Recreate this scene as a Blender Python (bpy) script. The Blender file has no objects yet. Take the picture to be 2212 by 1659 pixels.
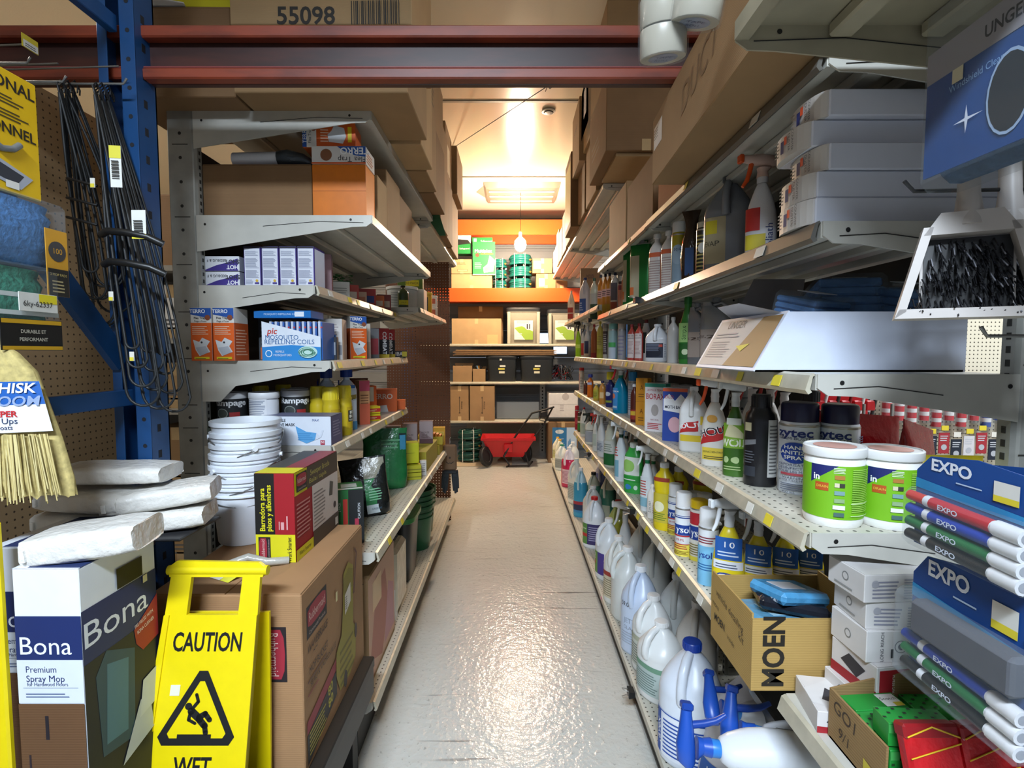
EXPO=1.0
import bpy,math,random
from mathutils import Vector,Matrix
PI=math.pi
rnd=random.Random(11)
SC=bpy.context.scene
COL=SC.collection
F=1120.0;CAMZ=1.55;PIT=math.atan(68.5/F);SP,CP=math.sin(PIT),math.cos(PIT)
def ray(u,v):
 cx,cy=(u-1106)/F,(829.5-v)/F
 return Vector((cx,CP+cy*SP,-SP+cy*CP))
O0=Vector((0,0,CAMZ))
def P(u,v,Y):d=ray(u,v);return O0+d*(Y/d.y)
def PX(u,v,X):d=ray(u,v);return O0+d*(X/d.x)
def PZ(u,v,Z):d=ray(u,v);return O0+d*((Z-CAMZ)/d.z)
def yat(u,X,Z):return(F*X/(u-1106)+(Z-CAMZ)*SP)/CP
_mats={}
def lin(h):
 h=h.lstrip('#');c=[int(h[i:i+2],16)/255 for i in(0,2,4)]
 return[x/12.92 if x<=.04045 else((x+.055)/1.055)**2.4 for x in c]+[1]
def newmat(name):
 m=bpy.data.materials.new(name);m.use_nodes=True
 nt=m.node_tree;b=nt.nodes['Principled BSDF'];return m,nt,b
def L(nt,a,b):nt.links.new(a,b)
def N(nt,t,**k):
 n=nt.nodes.new(t)
 for a,v in k.items():setattr(n,a,v)
 return n
def mat(h,r=.5,m=0.0,kind='',noise=.05,scale=30):
 key=(h,r,m,kind,noise,scale)
 if key in _mats:return _mats[key]
 M_,nt,b=newmat('paint_'+h.strip('#'))
 b.inputs['Roughness'].default_value=r;b.inputs['Metallic'].default_value=m
 c=lin(h)
 if kind=='clear':
  b.inputs['Base Color'].default_value=c;b.inputs['Alpha'].default_value=.13
 elif kind=='milky':
  b.inputs['Base Color'].default_value=c;b.inputs['Alpha'].default_value=.75
 elif kind=='emit':
  b.inputs['Base Color'].default_value=(0,0,0,1);b.inputs['Emission Color'].default_value=c
  b.inputs['Emission Strength'].default_value=m if m else 1;b.inputs['Metallic'].default_value=0
 else:
  tc=N(nt,'ShaderNodeTexCoord');n=N(nt,'ShaderNodeTexNoise');n.inputs['Scale'].default_value=scale
  n.inputs['Detail'].default_value=4
  L(nt,tc.outputs['Object'],n.inputs['Vector'])
  mx=N(nt,'ShaderNodeMix',data_type='RGBA')
  mx.inputs[6].default_value=[max(0,x*(1-2.2*noise))for x in c[:3]]+[1]
  mx.inputs[7].default_value=[min(1,x*(1+2.2*noise))for x in c[:3]]+[1]
  L(nt,n.outputs['Fac'],mx.inputs[0]);L(nt,mx.outputs[2],b.inputs['Base Color'])
  if kind=='film':
   bp=N(nt,'ShaderNodeBump');bp.inputs['Strength'].default_value=.6;bp.inputs['Distance'].default_value=.01
   L(nt,n.outputs['Fac'],bp.inputs['Height']);L(nt,bp.outputs['Normal'],b.inputs['Normal'])
 _mats[key]=M_;return M_
def mcard(h='#a88762',key=0):
 k=('card',h)
 if k in _mats:return _mats[k]
 M_,nt,b=newmat('cardboard');b.inputs['Roughness'].default_value=.8
 tc=N(nt,'ShaderNodeTexCoord');n=N(nt,'ShaderNodeTexNoise');n.inputs['Scale'].default_value=7;n.inputs['Detail'].default_value=6
 w=N(nt,'ShaderNodeTexWave');w.inputs['Scale'].default_value=60;w.bands_direction='Z'
 L(nt,tc.outputs['Object'],n.inputs['Vector']);L(nt,tc.outputs['Object'],w.inputs['Vector'])
 c=lin(h);mx=N(nt,'ShaderNodeMix',data_type='RGBA')
 mx.inputs[6].default_value=[x*.82 for x in c[:3]]+[1];mx.inputs[7].default_value=[min(1,x*1.15)for x in c[:3]]+[1]
 L(nt,n.outputs['Fac'],mx.inputs[0]);L(nt,mx.outputs[2],b.inputs['Base Color'])
 bp=N(nt,'ShaderNodeBump');bp.inputs['Strength'].default_value=.12;bp.inputs['Distance'].default_value=.002
 L(nt,w.outputs['Fac'],bp.inputs['Height']);L(nt,bp.outputs['Normal'],b.inputs['Normal'])
 _mats[k]=M_;return M_
def mholes(h,pitch,rad,axes,hole='#1a1610',r=.6,alpha=False,m=0.,stain=0.):
 """surface with a grid of punched holes; axes = the two object axes of the sheet"""
 k=('holes',h,pitch,rad,axes,hole,alpha)
 if k in _mats:return _mats[k]
 M_,nt,b=newmat('perforated_sheet');b.inputs['Roughness'].default_value=r;b.inputs['Metallic'].default_value=m
 tc=N(nt,'ShaderNodeTexCoord');sx=N(nt,'ShaderNodeSeparateXYZ');L(nt,tc.outputs['Object'],sx.inputs[0])
 def cell(ax):
  a=N(nt,'ShaderNodeMath',operation='DIVIDE');a.inputs[1].default_value=pitch;L(nt,sx.outputs[ax],a.inputs[0])
  f=N(nt,'ShaderNodeMath',operation='FRACT');L(nt,a.outputs[0],f.inputs[0])
  s=N(nt,'ShaderNodeMath',operation='SUBTRACT');s.inputs[1].default_value=.5;L(nt,f.outputs[0],s.inputs[0])
  q=N(nt,'ShaderNodeMath',operation='MULTIPLY');L(nt,s.outputs[0],q.inputs[0]);L(nt,s.outputs[0],q.inputs[1]);return q
 A,B=cell(axes[0]),cell(axes[1])
 ad=N(nt,'ShaderNodeMath',operation='ADD');L(nt,A.outputs[0],ad.inputs[0]);L(nt,B.outputs[0],ad.inputs[1])
 lt=N(nt,'ShaderNodeMath',operation='LESS_THAN');lt.inputs[1].default_value=(rad/pitch)**2;L(nt,ad.outputs[0],lt.inputs[0])
 n=N(nt,'ShaderNodeTexNoise');n.inputs['Scale'].default_value=3;n.inputs['Detail'].default_value=5;L(nt,tc.outputs['Object'],n.inputs['Vector'])
 c=lin(h);m1=N(nt,'ShaderNodeMix',data_type='RGBA')
 m1 .inputs[6].default_value=[x*(.8-stain)for x in c[:3]]+[1];m1 .inputs[7].default_value=[min(1,x*1.12)for x in c[:3]]+[1]
 L(nt,n.outputs['Fac'],m1 .inputs[0])
 m2=N(nt,'ShaderNodeMix',data_type='RGBA');L(nt,m1 .outputs[2],m2 .inputs[6]);m2 .inputs[7].default_value=lin(hole);L(nt,lt.outputs[0],m2 .inputs[0])
 L(nt,m2 .outputs[2],b.inputs['Base Color'])
 if alpha:
  iv=N(nt,'ShaderNodeMath',operation='SUBTRACT');iv.inputs[0].default_value=1;L(nt,lt.outputs[0],iv.inputs[1]);L(nt,iv.outputs[0],b.inputs['Alpha'])
 _mats[k]=M_;return M_
CARD=mcard('#9c7c56');CARD2=mcard('#866645');CARD3=mcard('#b29268');CARDD=mcard('#7d5f41');CARDO=mcard('#b5764a')
TAPE=mat('#c9ac80',.15,noise=.04);WHITE=mat('#e8e8e6',.35,noise=.02);OFFW=mat('#d6d3c8',.45);BLACK=mat('#151515',.4);INK=mat('#161514',.7)
STEEL=mat('#b5b3ad',.3,.7);WIRE=mat('#8c8c8a',.35,.8);SHELFW=mat('#c9c7bd',.35,.15,noise=.07,scale=12);RAIL=mat('#c4bda8',.42,.2,noise=.12,scale=25)
CLEAR=mat('#9aa4aa',.06,0,'clear');YEL=mat('#e8cf10',.45);RED=mat('#b5181c',.4)
_txt={}
def glyphs(s,bold=0.0,shear=0.0,spacing=1.0):
 k=(s,bold,shear,spacing)
 if k not in _txt:
  cu=bpy.data.curves.new('t','FONT');cu.body=s;cu.size=1;cu.align_x='CENTER';cu.align_y='CENTER'
  cu.offset=bold;cu.shear=shear;cu.space_character=spacing;cu.resolution_u=3
  o=bpy.data.objects.new('t',cu);me=bpy.data.meshes.new_from_object(o)
  _txt[k]=([tuple(v.co)for v in me.vertices],[tuple(p.vertices)for p in me.polygons])
  bpy.data.objects.remove(o);bpy.data.curves.remove(cu);bpy.data.meshes.remove(me)
 return _txt[k]
def frame(o,x,y):
 """matrix whose local x,y axes run along x,y starting at o (z = x cross y points out of the surface)"""
 x=Vector(x).normalized();y=Vector(y).normalized();z=x.cross(y)
 return Matrix(((x.x,y.x,z.x,o[0]),(x.y,y.y,z.y,o[1]),(x.z,y.z,z.z,o[2]),(0,0,0,1)))
class MB:
 def __init__(s):s.v=[];s.f=[];s.m=[];s.s=[];s.mats=[];s.M=None
 def idx(s,m):
  if m not in s.mats:s.mats.append(m)
  return s.mats.index(m)
 def add(s,vs,fs,m,smooth=False,M=None):
  b=len(s.v);i=s.idx(m)
  for p in vs:
   p=Vector(p)
   if M is not None:p=M@p
   if s.M is not None:p=s.M@p
   s.v.append(tuple(p))
  for f in fs:s.f.append(tuple(b+q for q in f));s.m.append(i);s.s.append(smooth)
  return s
 def box(s,x0,y0,z0,x1,y1,z1,m,b=0.0,M=None):
  c=((x0+x1)/2,(y0+y1)/2,(z0+z1)/2);h=(abs(x1-x0)/2,abs(y1-y0)/2,abs(z1-z0)/2)
  b=min(b,min(h)*.98);V={};vs=[];SG=(-1,1)
  if b<=0:
   vs=[(c[0]+a*h[0],c[1]+q*h[1],c[2]+w*h[2])for w in SG for q in SG for a in SG]
   fs=[(0,2,3,1),(4,5,7,6),(0,1,5,4),(2,6,7,3),(0,4,6,2),(1,3,7,5)]
   return s.add(vs,fs,m,False,M)
  for a in SG:
   for q in SG:
    for w in SG:
     for ax in range(3):
      sg=(a,q,w);V[(a,q,w,ax)]=len(vs)
      vs.append(tuple(c[k]+sg[k]*(h[k]if k==ax else h[k]-b)for k in range(3)))
  fs=[]
  for ax in range(3):
   o1,o2=[k for k in range(3)if k!=ax]
   for sg in SG:
    ring=[]
    for(p,q)in((-1,-1),(1,-1),(1,1),(-1,1)):
     t=[0,0,0];t[ax]=sg;t[o1]=p;t[o2]=q;ring.append(V[(*t,ax)])
    fs.append(ring)
   for p in SG:
    for q in SG:
     t=[0,0,0];t[o1]=p;t[o2]=q;t[ax]=-1;u=list(t);u[ax]=1
     fs.append([V[(*t,o1)],V[(*u,o1)],V[(*u,o2)],V[(*t,o2)]])
  for a in SG:
   for q in SG:
    for w in SG:fs.append([V[(a,q,w,0)],V[(a,q,w,1)],V[(a,q,w,2)]])
  cc=Vector(c);out=[]
  for f in fs:
   p=[Vector(vs[i])for i in f];n=(p[1]-p[0]).cross(p[2]-p[0])
   out.append(tuple(f)if n.dot(sum(p,Vector())/len(p)-cc)>0 else tuple(reversed(f)))
  return s.add(vs,out,m,False,M)
 def loft(s,rings,m,smooth=True,cap=(True,True),sharp=35,M=None,closed=True):
  rings=[[Vector(p)for p in r]for r in rings];n=len(rings[0])
  cs=[sum(r,Vector())/n for r in rings]
  def split(i):
   if i<=0 or i>=len(rings)-1:return False
   a=rings[i][0]-rings[i-1][0];b=rings[i+1][0]-rings[i][0]
   return a.length>1e-7 and b.length>1e-7 and math.degrees(a.angle(b))>sharp
  i=0;ring_n=n if closed else n-1
  runs=[];cur=[0]
  for i in range(1,len(rings)):
   cur.append(i)
   if split(i):runs.append(cur);cur=[i]
  runs.append(cur)
  for run in runs:
   if len(run)<2:continue
   vs=[p for i in run for p in rings[i]];fs=[]
   for k in range(len(run)-1):
    for j in range(ring_n):
     a,b=k*n+j,k*n+(j+1)%n
     fs.append((a,b,b+n,a+n))
   s.add(vs,fs,m,smooth,M)
  if cap[0]:s.add(rings[0],[tuple(reversed(range(n)))],m,False,M)
  if cap[1]:s.add(rings[-1],[tuple(range(n))],m,False,M)
  return s
 def lathe(s,prof,m,seg=20,c=(0,0),cap=(True,True),M=None,smooth=True,sharp=35):
  return s.loft([sring(z,r,r,2,c[0],c[1],seg)for r,z in prof],m,smooth,cap,sharp,M)
 def tube(s,pts,r,m,seg=8,closed=False,M=None,rr=None,cap=True):
  pts=[Vector(p)for p in pts];n=len(pts);rings=[];up=None
  for i,p in enumerate(pts):
   a=pts[(i-1)%n]if(closed or i>0)else p;b=pts[(i+1)%n]if(closed or i<n-1)else p
   t=(b-a).normalized()if(b-a).length>1e-9 else Vector((0,0,1))
   if up is None:
    up=Vector((0,0,1))if abs(t.z)<.9 else Vector((1,0,0))
   sd=t.cross(up)
   if sd.length<1e-5:sd=t.cross(Vector((0,1,.3)))
   sd.normalize();up=sd.cross(t).normalized();q=rr[i]if rr else r
   rings.append([p+(sd*math.cos(2*PI*k/seg)+up*math.sin(2*PI*k/seg))*q for k in range(seg)])
  if closed:rings.append(rings[0])
  return s.loft(rings,m,True,(cap and not closed,cap and not closed),400,M)
 def poly(s,pts,m,M=None):return s.add([(p[0],p[1],p[2]if len(p)>2 else 0)for p in pts],[tuple(range(len(pts)))],m,False,M)
 def prism(s,pts,t,m,M=None):
  """2D outline (counter-clockwise) extruded from z=0 to z=t"""
  n=len(pts);vs=[(p[0],p[1],0)for p in pts]+[(p[0],p[1],t)for p in pts]
  fs=[tuple(reversed(range(n))),tuple(range(n,2*n))]+[(i,(i+1)%n,n+(i+1)%n,n+i)for i in range(n)]
  return s.add(vs,fs,m,False,M)
 def rect(s,x0,y0,x1,y1,m,M=None,z=0):return s.add([(x0,y0,z),(x1,y0,z),(x1,y1,z),(x0,y1,z)],[(0,1,2,3)],m,False,M)
 def disk(s,cx,cy,r,m,M=None,z=0,seg=20,ry=None):
  ry=ry or r
  return s.add([(cx+r*math.cos(2*PI*k/seg),cy+ry*math.sin(2*PI*k/seg),z)for k in range(seg)],[tuple(range(seg))],m,False,M)
 def text(s,t,size,m,M=None,c=(0,0),z=.0006,bold=0.0,rot=0,fn=None,shear=0,w=None,sx=1.0,spacing=1.0):
  vs,fs=glyphs(t,bold,shear,spacing)
  if w:
   W=max(v[0]for v in vs)-min(v[0]for v in vs);sx=w/(W*size)
  ca,sa=math.cos(rot),math.sin(rot);out=[]
  for x,y,_ in vs:
   x*=size*sx;y*=size;x,y=x*ca-y*sa+c[0],x*sa+y*ca+c[1]
   out.append(fn(x,y)if fn else(x,y,z))
  return s.add(out,fs,m,False,M)
 def lines(s,x0,y0,x1,y1,n,m,M=None,z=.0005,fn=None,fill=.42,ragged=.25):
  """rows of unreadably small print"""
  st=(y1-y0)/n;r2=random.Random(int(abs(x0*7919+y0*104729+n)*1000)&0xffff)
  for i in range(n):
   ya=y0+st*i;xb=x1-(x1-x0)*ragged*r2 .random();q=[(x0,ya),(xb,ya),(xb,ya+st*fill),(x0,ya+st*fill)]
   if fn:
    k=max(3,int(abs(xb-x0)/.004));vs=[fn(x0+(xb-x0)*j/k,ya)for j in range(k+1)]+[fn(x0+(xb-x0)*j/k,ya+st*fill)for j in range(k+1)]
    s.add(vs,[(j,j+1,j+2+k,j+1+k)for j in range(k)],m)
   else:s.add([(a,b,z)for a,b in q],[(0,1,2,3)],m,False,M)
  return s
 def patch(s,fn,x0,y0,x1,y1,m,nx=8,ny=1):
  vs=[fn(x0+(x1-x0)*i/nx,y0+(y1-y0)*j/ny)for j in range(ny+1)for i in range(nx+1)]
  return s.add(vs,[(j*(nx+1)+i,j*(nx+1)+i+1,(j+1)*(nx+1)+i+1,(j+1)*(nx+1)+i)for j in range(ny)for i in range(nx)],m,True)
 def mesh(s,name):
  me=bpy.data.meshes.new(name);me.from_pydata(s.v,[],s.f)
  for m in s.mats:me.materials.append(m)
  me.polygons.foreach_set('material_index',s.m);me.polygons.foreach_set('use_smooth',s.s);me.update();return me
def sring(z,rx,ry,n=2,cx=0,cy=0,seg=20):
 out=[]
 for k in range(seg):
  a=2*PI*(k+.5)/seg;c,d=math.cos(a),math.sin(a)
  out.append((cx+rx*math.copysign(abs(c)**(2/n),c),cy+ry*math.copysign(abs(d)**(2/n),d),z))
 return out
def wrap(rx,ry,n=2,off=.0008,a0=0.0):
 """maps (arc length x about the front, height z) to a point of a superellipse column; the front faces -Y"""
 R_=(rx+ry)/2
 def fn(x,z):
  a=-PI/2+a0+x/R_;c,d=math.cos(a),math.sin(a)
  return((rx+off)*math.copysign(abs(c)**(2/n),c),(ry+off)*math.copysign(abs(d)**(2/n),d),z)
 return fn
def link(o):COL.objects.link(o);return o
def tagit(o,label=None,cat=None,group=None,kind=None):
 if label:o['label']=label
 if cat:o['category']=cat
 if group:o['group']=group
 if kind:o['kind']=kind
 return o
def thing(name,label,cat,loc=(0,0,0),rz=0.0,group=None,rot=None):
 o=link(bpy.data.objects.new(name,None));o.location=loc;o.rotation_euler=rot or(0,0,rz);o.empty_display_size=.05
 return tagit(o,label,cat,group)
def obj(name,mb,parent=None,label=None):
 me=mb if isinstance(mb,bpy.types.Mesh)else mb.mesh(name)
 o=link(bpy.data.objects.new(name,me));o.parent=parent
 if label:o['label']=label
 return o
def solo(name,mb,label,cat,loc=(0,0,0),rz=0.0,group=None,rot=None):
 o=obj(name,mb);o.location=loc;o.rotation_euler=rot or(0,0,rz);return tagit(o,label,cat,group)
def struct(name,mb,parent=None):
 o=obj(name,mb,parent)
 if not parent:o['kind']='structure'
 return o
class Proto:
 """one kind of product: parts = [(name, MB, [(sub name, MB)], part label)] built about a base at the origin, front towards -Y"""
 def __init__(s,name,cat,parts):
  s.name,s.cat=name,cat;s.parts=[]
  ys=[v[1]for v in parts[0][1].v];s.d=max(ys)-min(ys)
  for p in parts:
   nm,mb=p[0],p[1];subs=p[2]if len(p)>2 and p[2]else[];lab=p[3]if len(p)>3 else None
   s.parts.append((nm,mb.mesh(nm),[(a,b.mesh(a))for a,b in subs],lab))
 def put(s,loc,rz,label,group=None,rot=None,scale=None,name=None):
  if len(s.parts)==1 and not s.parts[0][2]:
   o=obj(name or s.name,s.parts[0][1]);tagit(o,label,s.cat,group);o.location=loc;o.rotation_euler=rot or(0,0,rz)
  else:
   o=thing(name or s.name,label,s.cat,loc,rz,group,rot)
   for nm,me,subs,lab in s.parts:
    c=obj(nm,me,o,lab)
    for a,b in subs:obj(a,b,c)
  if scale:o.scale=scale if hasattr(scale,'__len__')else(scale,)*3
  return o
ORD=['first','second','third','fourth','fifth','sixth','seventh','eighth','ninth','tenth','eleventh','twelfth','thirteenth','fourteenth','fifteenth','sixteenth','seventeenth','eighteenth','nineteenth','twentieth']
YB=8.1;ZC=3.6
def mfloor():
 M_,nt,b=newmat('painted_concrete');tc=N(nt,'ShaderNodeTexCoord')
 def noise(sc,det=4,vec=None,rough=.6):
  n=N(nt,'ShaderNodeTexNoise');n.inputs['Scale'].default_value=sc;n.inputs['Detail'].default_value=det;n.inputs['Roughness'].default_value=rough
  L(nt,vec or tc.outputs['Object'],n.inputs['Vector']);return n
 big=noise(1.2,3);mx=N(nt,'ShaderNodeMix',data_type='RGBA');mx.inputs[6].default_value=lin('#c3c3bc');mx.inputs[7].default_value=lin('#d9d8cf');L(nt,big.outputs['Fac'],mx.inputs[0])
 mp=N(nt,'ShaderNodeMapping');mp.inputs['Scale'].default_value=(1.6,40,1);L(nt,tc.outputs['Object'],mp.inputs['Vector'])
 sc=noise(1.0,3,mp.outputs['Vector']);r1=N(nt,'ShaderNodeValToRGB');r1 .color_ramp.elements[0].position=.645;r1 .color_ramp.elements[1].position=.69;L(nt,sc.outputs['Fac'],r1 .inputs['Fac'])
 area=noise(.9,2);r3=N(nt,'ShaderNodeValToRGB');r3 .color_ramp.elements[0].position=.4;r3 .color_ramp.elements[1].position=.6;L(nt,area.outputs['Fac'],r3 .inputs['Fac'])
 mu=N(nt,'ShaderNodeMath',operation='MULTIPLY');L(nt,r1 .outputs[0],mu.inputs[0]);L(nt,r3 .outputs[0],mu.inputs[1])
 sp=noise(42,5,None,.7);r2=N(nt,'ShaderNodeValToRGB');r2 .color_ramp.elements[0].position=.60;r2 .color_ramp.elements[1].position=.66;L(nt,sp.outputs['Fac'],r2 .inputs['Fac'])
 mm=N(nt,'ShaderNodeMath',operation='MULTIPLY');mm.inputs[1].default_value=.5;L(nt,r2 .outputs[0],mm.inputs[0])
 mxx=N(nt,'ShaderNodeMath',operation='MAXIMUM');L(nt,mu.outputs[0],mxx.inputs[0]);L(nt,mm.outputs[0],mxx.inputs[1])
 m2=N(nt,'ShaderNodeMix',data_type='RGBA');L(nt,mxx.outputs[0],m2 .inputs[0]);L(nt,mx.outputs[2],m2 .inputs[6]);m2 .inputs[7].default_value=lin('#85827b');L(nt,m2 .outputs[2],b.inputs['Base Color'])
 b.inputs['Roughness'].default_value=.09
 bn=noise(42,3,None,.55);bn2=noise(16,2)
 ad=N(nt,'ShaderNodeMath',operation='ADD');L(nt,bn.outputs['Fac'],ad.inputs[0]);L(nt,bn2 .outputs['Fac'],ad.inputs[1])
 bp=N(nt,'ShaderNodeBump');bp.inputs['Strength'].default_value=.7;bp.inputs['Distance'].default_value=.0045;L(nt,ad.outputs[0],bp.inputs['Height']);L(nt,bp.outputs['Normal'],b.inputs['Normal'])
 return M_
def mceil():
 M_,nt,b=newmat('glossy_ceiling_paint');tc=N(nt,'ShaderNodeTexCoord');n=N(nt,'ShaderNodeTexNoise');n.inputs['Scale'].default_value=60;L(nt,tc.outputs['Object'],n.inputs['Vector'])
 mp=N(nt,'ShaderNodeMapping');mp.inputs['Scale'].default_value=(1,2.5,1);L(nt,tc.outputs['Object'],mp.inputs['Vector']);L(nt,mp.outputs['Vector'],n.inputs['Vector'])
 b.inputs['Base Color'].default_value=lin('#ddd3bd');b.inputs['Roughness'].default_value=.2
 bp=N(nt,'ShaderNodeBump');bp.inputs['Strength'].default_value=.12;bp.inputs['Distance'].default_value=.004;L(nt,n.outputs['Fac'],bp.inputs['Height']);L(nt,bp.outputs['Normal'],b.inputs['Normal'])
 return M_
m=MB();m.box(-5,-4,-.1,6.5,YB+.2,0,mfloor());struct('floor',m)
m=MB();CE=mceil();m.box(-5,-4,ZC,6.5,YB+.2,ZC+.1,CE)
struct('ceiling',m)
for i,(y,w)in enumerate(((4.37,.03),(6.2,.012))):
 m=MB();m.box(-2.2,y-w/2,ZC-.008,2.6,y+w/2,ZC-.0005,mat('#8f8574',.5));struct('trim_%d'%(i+1),m)
GREYW=mat('#7d8186',.45,noise=.05,scale=6)
m=MB();z=0
while z<ZC-.01:
 m.box(-5,YB+.02,z,6.5,YB+.12,z+.205,GREYW);m.box(-5,YB,z+.03,6.5,YB+.02,min(z+.17,ZC),GREYW,.006);z+=.21
struct('wall_back',m)
m=MB();m.box(-5.1,-4,0,-5,YB,ZC,mat('#b9ad97',.7));struct('wall_left',m)
m=MB();m.box(6.5,-4,0,6.6,YB,ZC,mat('#c9c4b8',.7));struct('wall_right',m)
for i,(u0,v0,u1,v1)in enumerate(((1166,720,1187,741),(1196,748,1224,764))):
 a=P(u0,v0,YB-.012);b=P(u1,v1,YB-.012);m=MB();fr=mat('#3c4046',.4)
 m.box(a.x-.02,YB-.012,b.z-.02,b.x+.02,YB+.002,a.z+.02,fr,.004);w=struct('window_%d'%(i+1),m)
 m=MB();m.box(a.x,YB-.02,b.z,b.x,YB-.013,a.z,mat('#cfe6ff',.2,1.6,'emit'));obj('pane',m,w)
B_=P(1124,526,6.6)
t=thing('hanging_bulb','bare glowing bulb hanging on a thin cord before the orange rack','lamp',(B_.x,B_.y,B_.z))
m=MB();prof=[(.001,-.1),(.04,-.09),(.066,-.055),(.074,-.012),(.066,.032),(.04,.06),(.018,.08),(.018,.09)]
m.lathe(prof,mat('#ffe4c2',.3,480,'emit'),20);obj('glass_bulb',m,t)
m=MB();m.lathe([(.019,.088),(.021,.1),(.021,.14),(.012,.155)],mat('#e9e2cf',.4),14);obj('socket',m,t)
m=MB();m.tube([(0,0,.15),(.002,0,.3),(0,0,ZC-B_.z)],.0035,BLACK,6);obj('cord',m,t)
def light(name,kind,loc,power,col,size=.1,rot=None,sy=None):
 d=bpy.data.lights.new(name,kind);d.energy=power;d.color=col
 if kind=='AREA':
  d.size=size
  if sy:d.shape='RECTANGLE';d.size_y=sy
 else:d.shadow_soft_size=size
 o=link(bpy.data.objects.new(name,d));o.location=loc
 if rot:o.rotation_euler=rot
 return o
light('store_fluorescent_a','AREA',(-.35,-1.2,3.3),31,(.74,.86,1.0),1.2,(math.radians(37),0,0),.2).data.spread=math.radians(90)
light('store_fluorescent_b','AREA',(3.4,2.0,3.4),80,(.88,.93,1.0),.3,(0,0,0),2.4)
light('store_fluorescent_c','AREA',(-2.9,3.0,3.4),40,(1.0,.93,.84),.3,(0,0,0),2.4)
t=thing('strip_light_fixture','wide silver strip light reflector flush under the glossy ceiling','light fixture',(.12,6.78,ZC))
m=MB();SF=mat('#b9b5ab',.3,.75,noise=.1,scale=5);m.loft([[(x*a,y*b,z)for x,y in((-1,-1),(1,-1),(1,1),(-1,1))]for z,a,b in((0,.47,.40),(-.05,.44,.33),(-.055,.40,.30))][::-1],SF,False,(True,True),5);obj('reflector',m,t)
for y in(-.2,.0,.2):m=MB();m.box(-.41,y-.03,-.062,.41,y+.03,-.0555,mat('#d0ccc0',.35,.5),.002);obj('reflector_rib',m,t)
m=MB();m.poly([(-.47,-.25,-.003),(-.58,.0,-.003),(-.47,.25,-.003)],mat('#7d766a',.5));obj('end_plate',m,t)
p=PZ(1185,238,ZC)
t=thing('smoke_detector','small round black and white vent disc on the ceiling strip','vent',(p.x,p.y,ZC-.008))
m=MB();m.lathe([(.058,0),(.058,-.008),(.04,-.012)],OFFW,24);obj('rim',m,t)
m=MB();m.lathe([(.042,-.0125),(.038,-.018),(.012,-.02)],BLACK,20);obj('grille',m,t)
m=MB();a=PZ(975,322,ZC);q=P(1183,186,3.6);e=P(1190,180,3.6)
m.tube([(a.x,a.y,ZC),(q.x,q.y,q.z)],.003,INK,6);m.tube([q,q+Vector((.0,0,.0)),P(1178,198,3.6)],.0025,INK,6)
m.tube([P(1180,172,3.6),P(1181,184,3.6),P(1188,192,3.6),P(1195,186,3.6),P(1197,180,3.6)],.0035,WIRE,6)
m.tube([P(1180,172,3.6),(P(1180,172,3.6).x,3.6,ZC)],.002,INK,6)
solo('hanging_wire',m,'thin black wire slung diagonally below the ceiling with a hook','wire')
PERF=mholes('#c9c5b6',.0254,.0035,(0,1),'#3a362e',.45)
TAGY=mat('#e4cf3a',.5);TAGW=mat('#e6e4da',.5)
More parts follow.
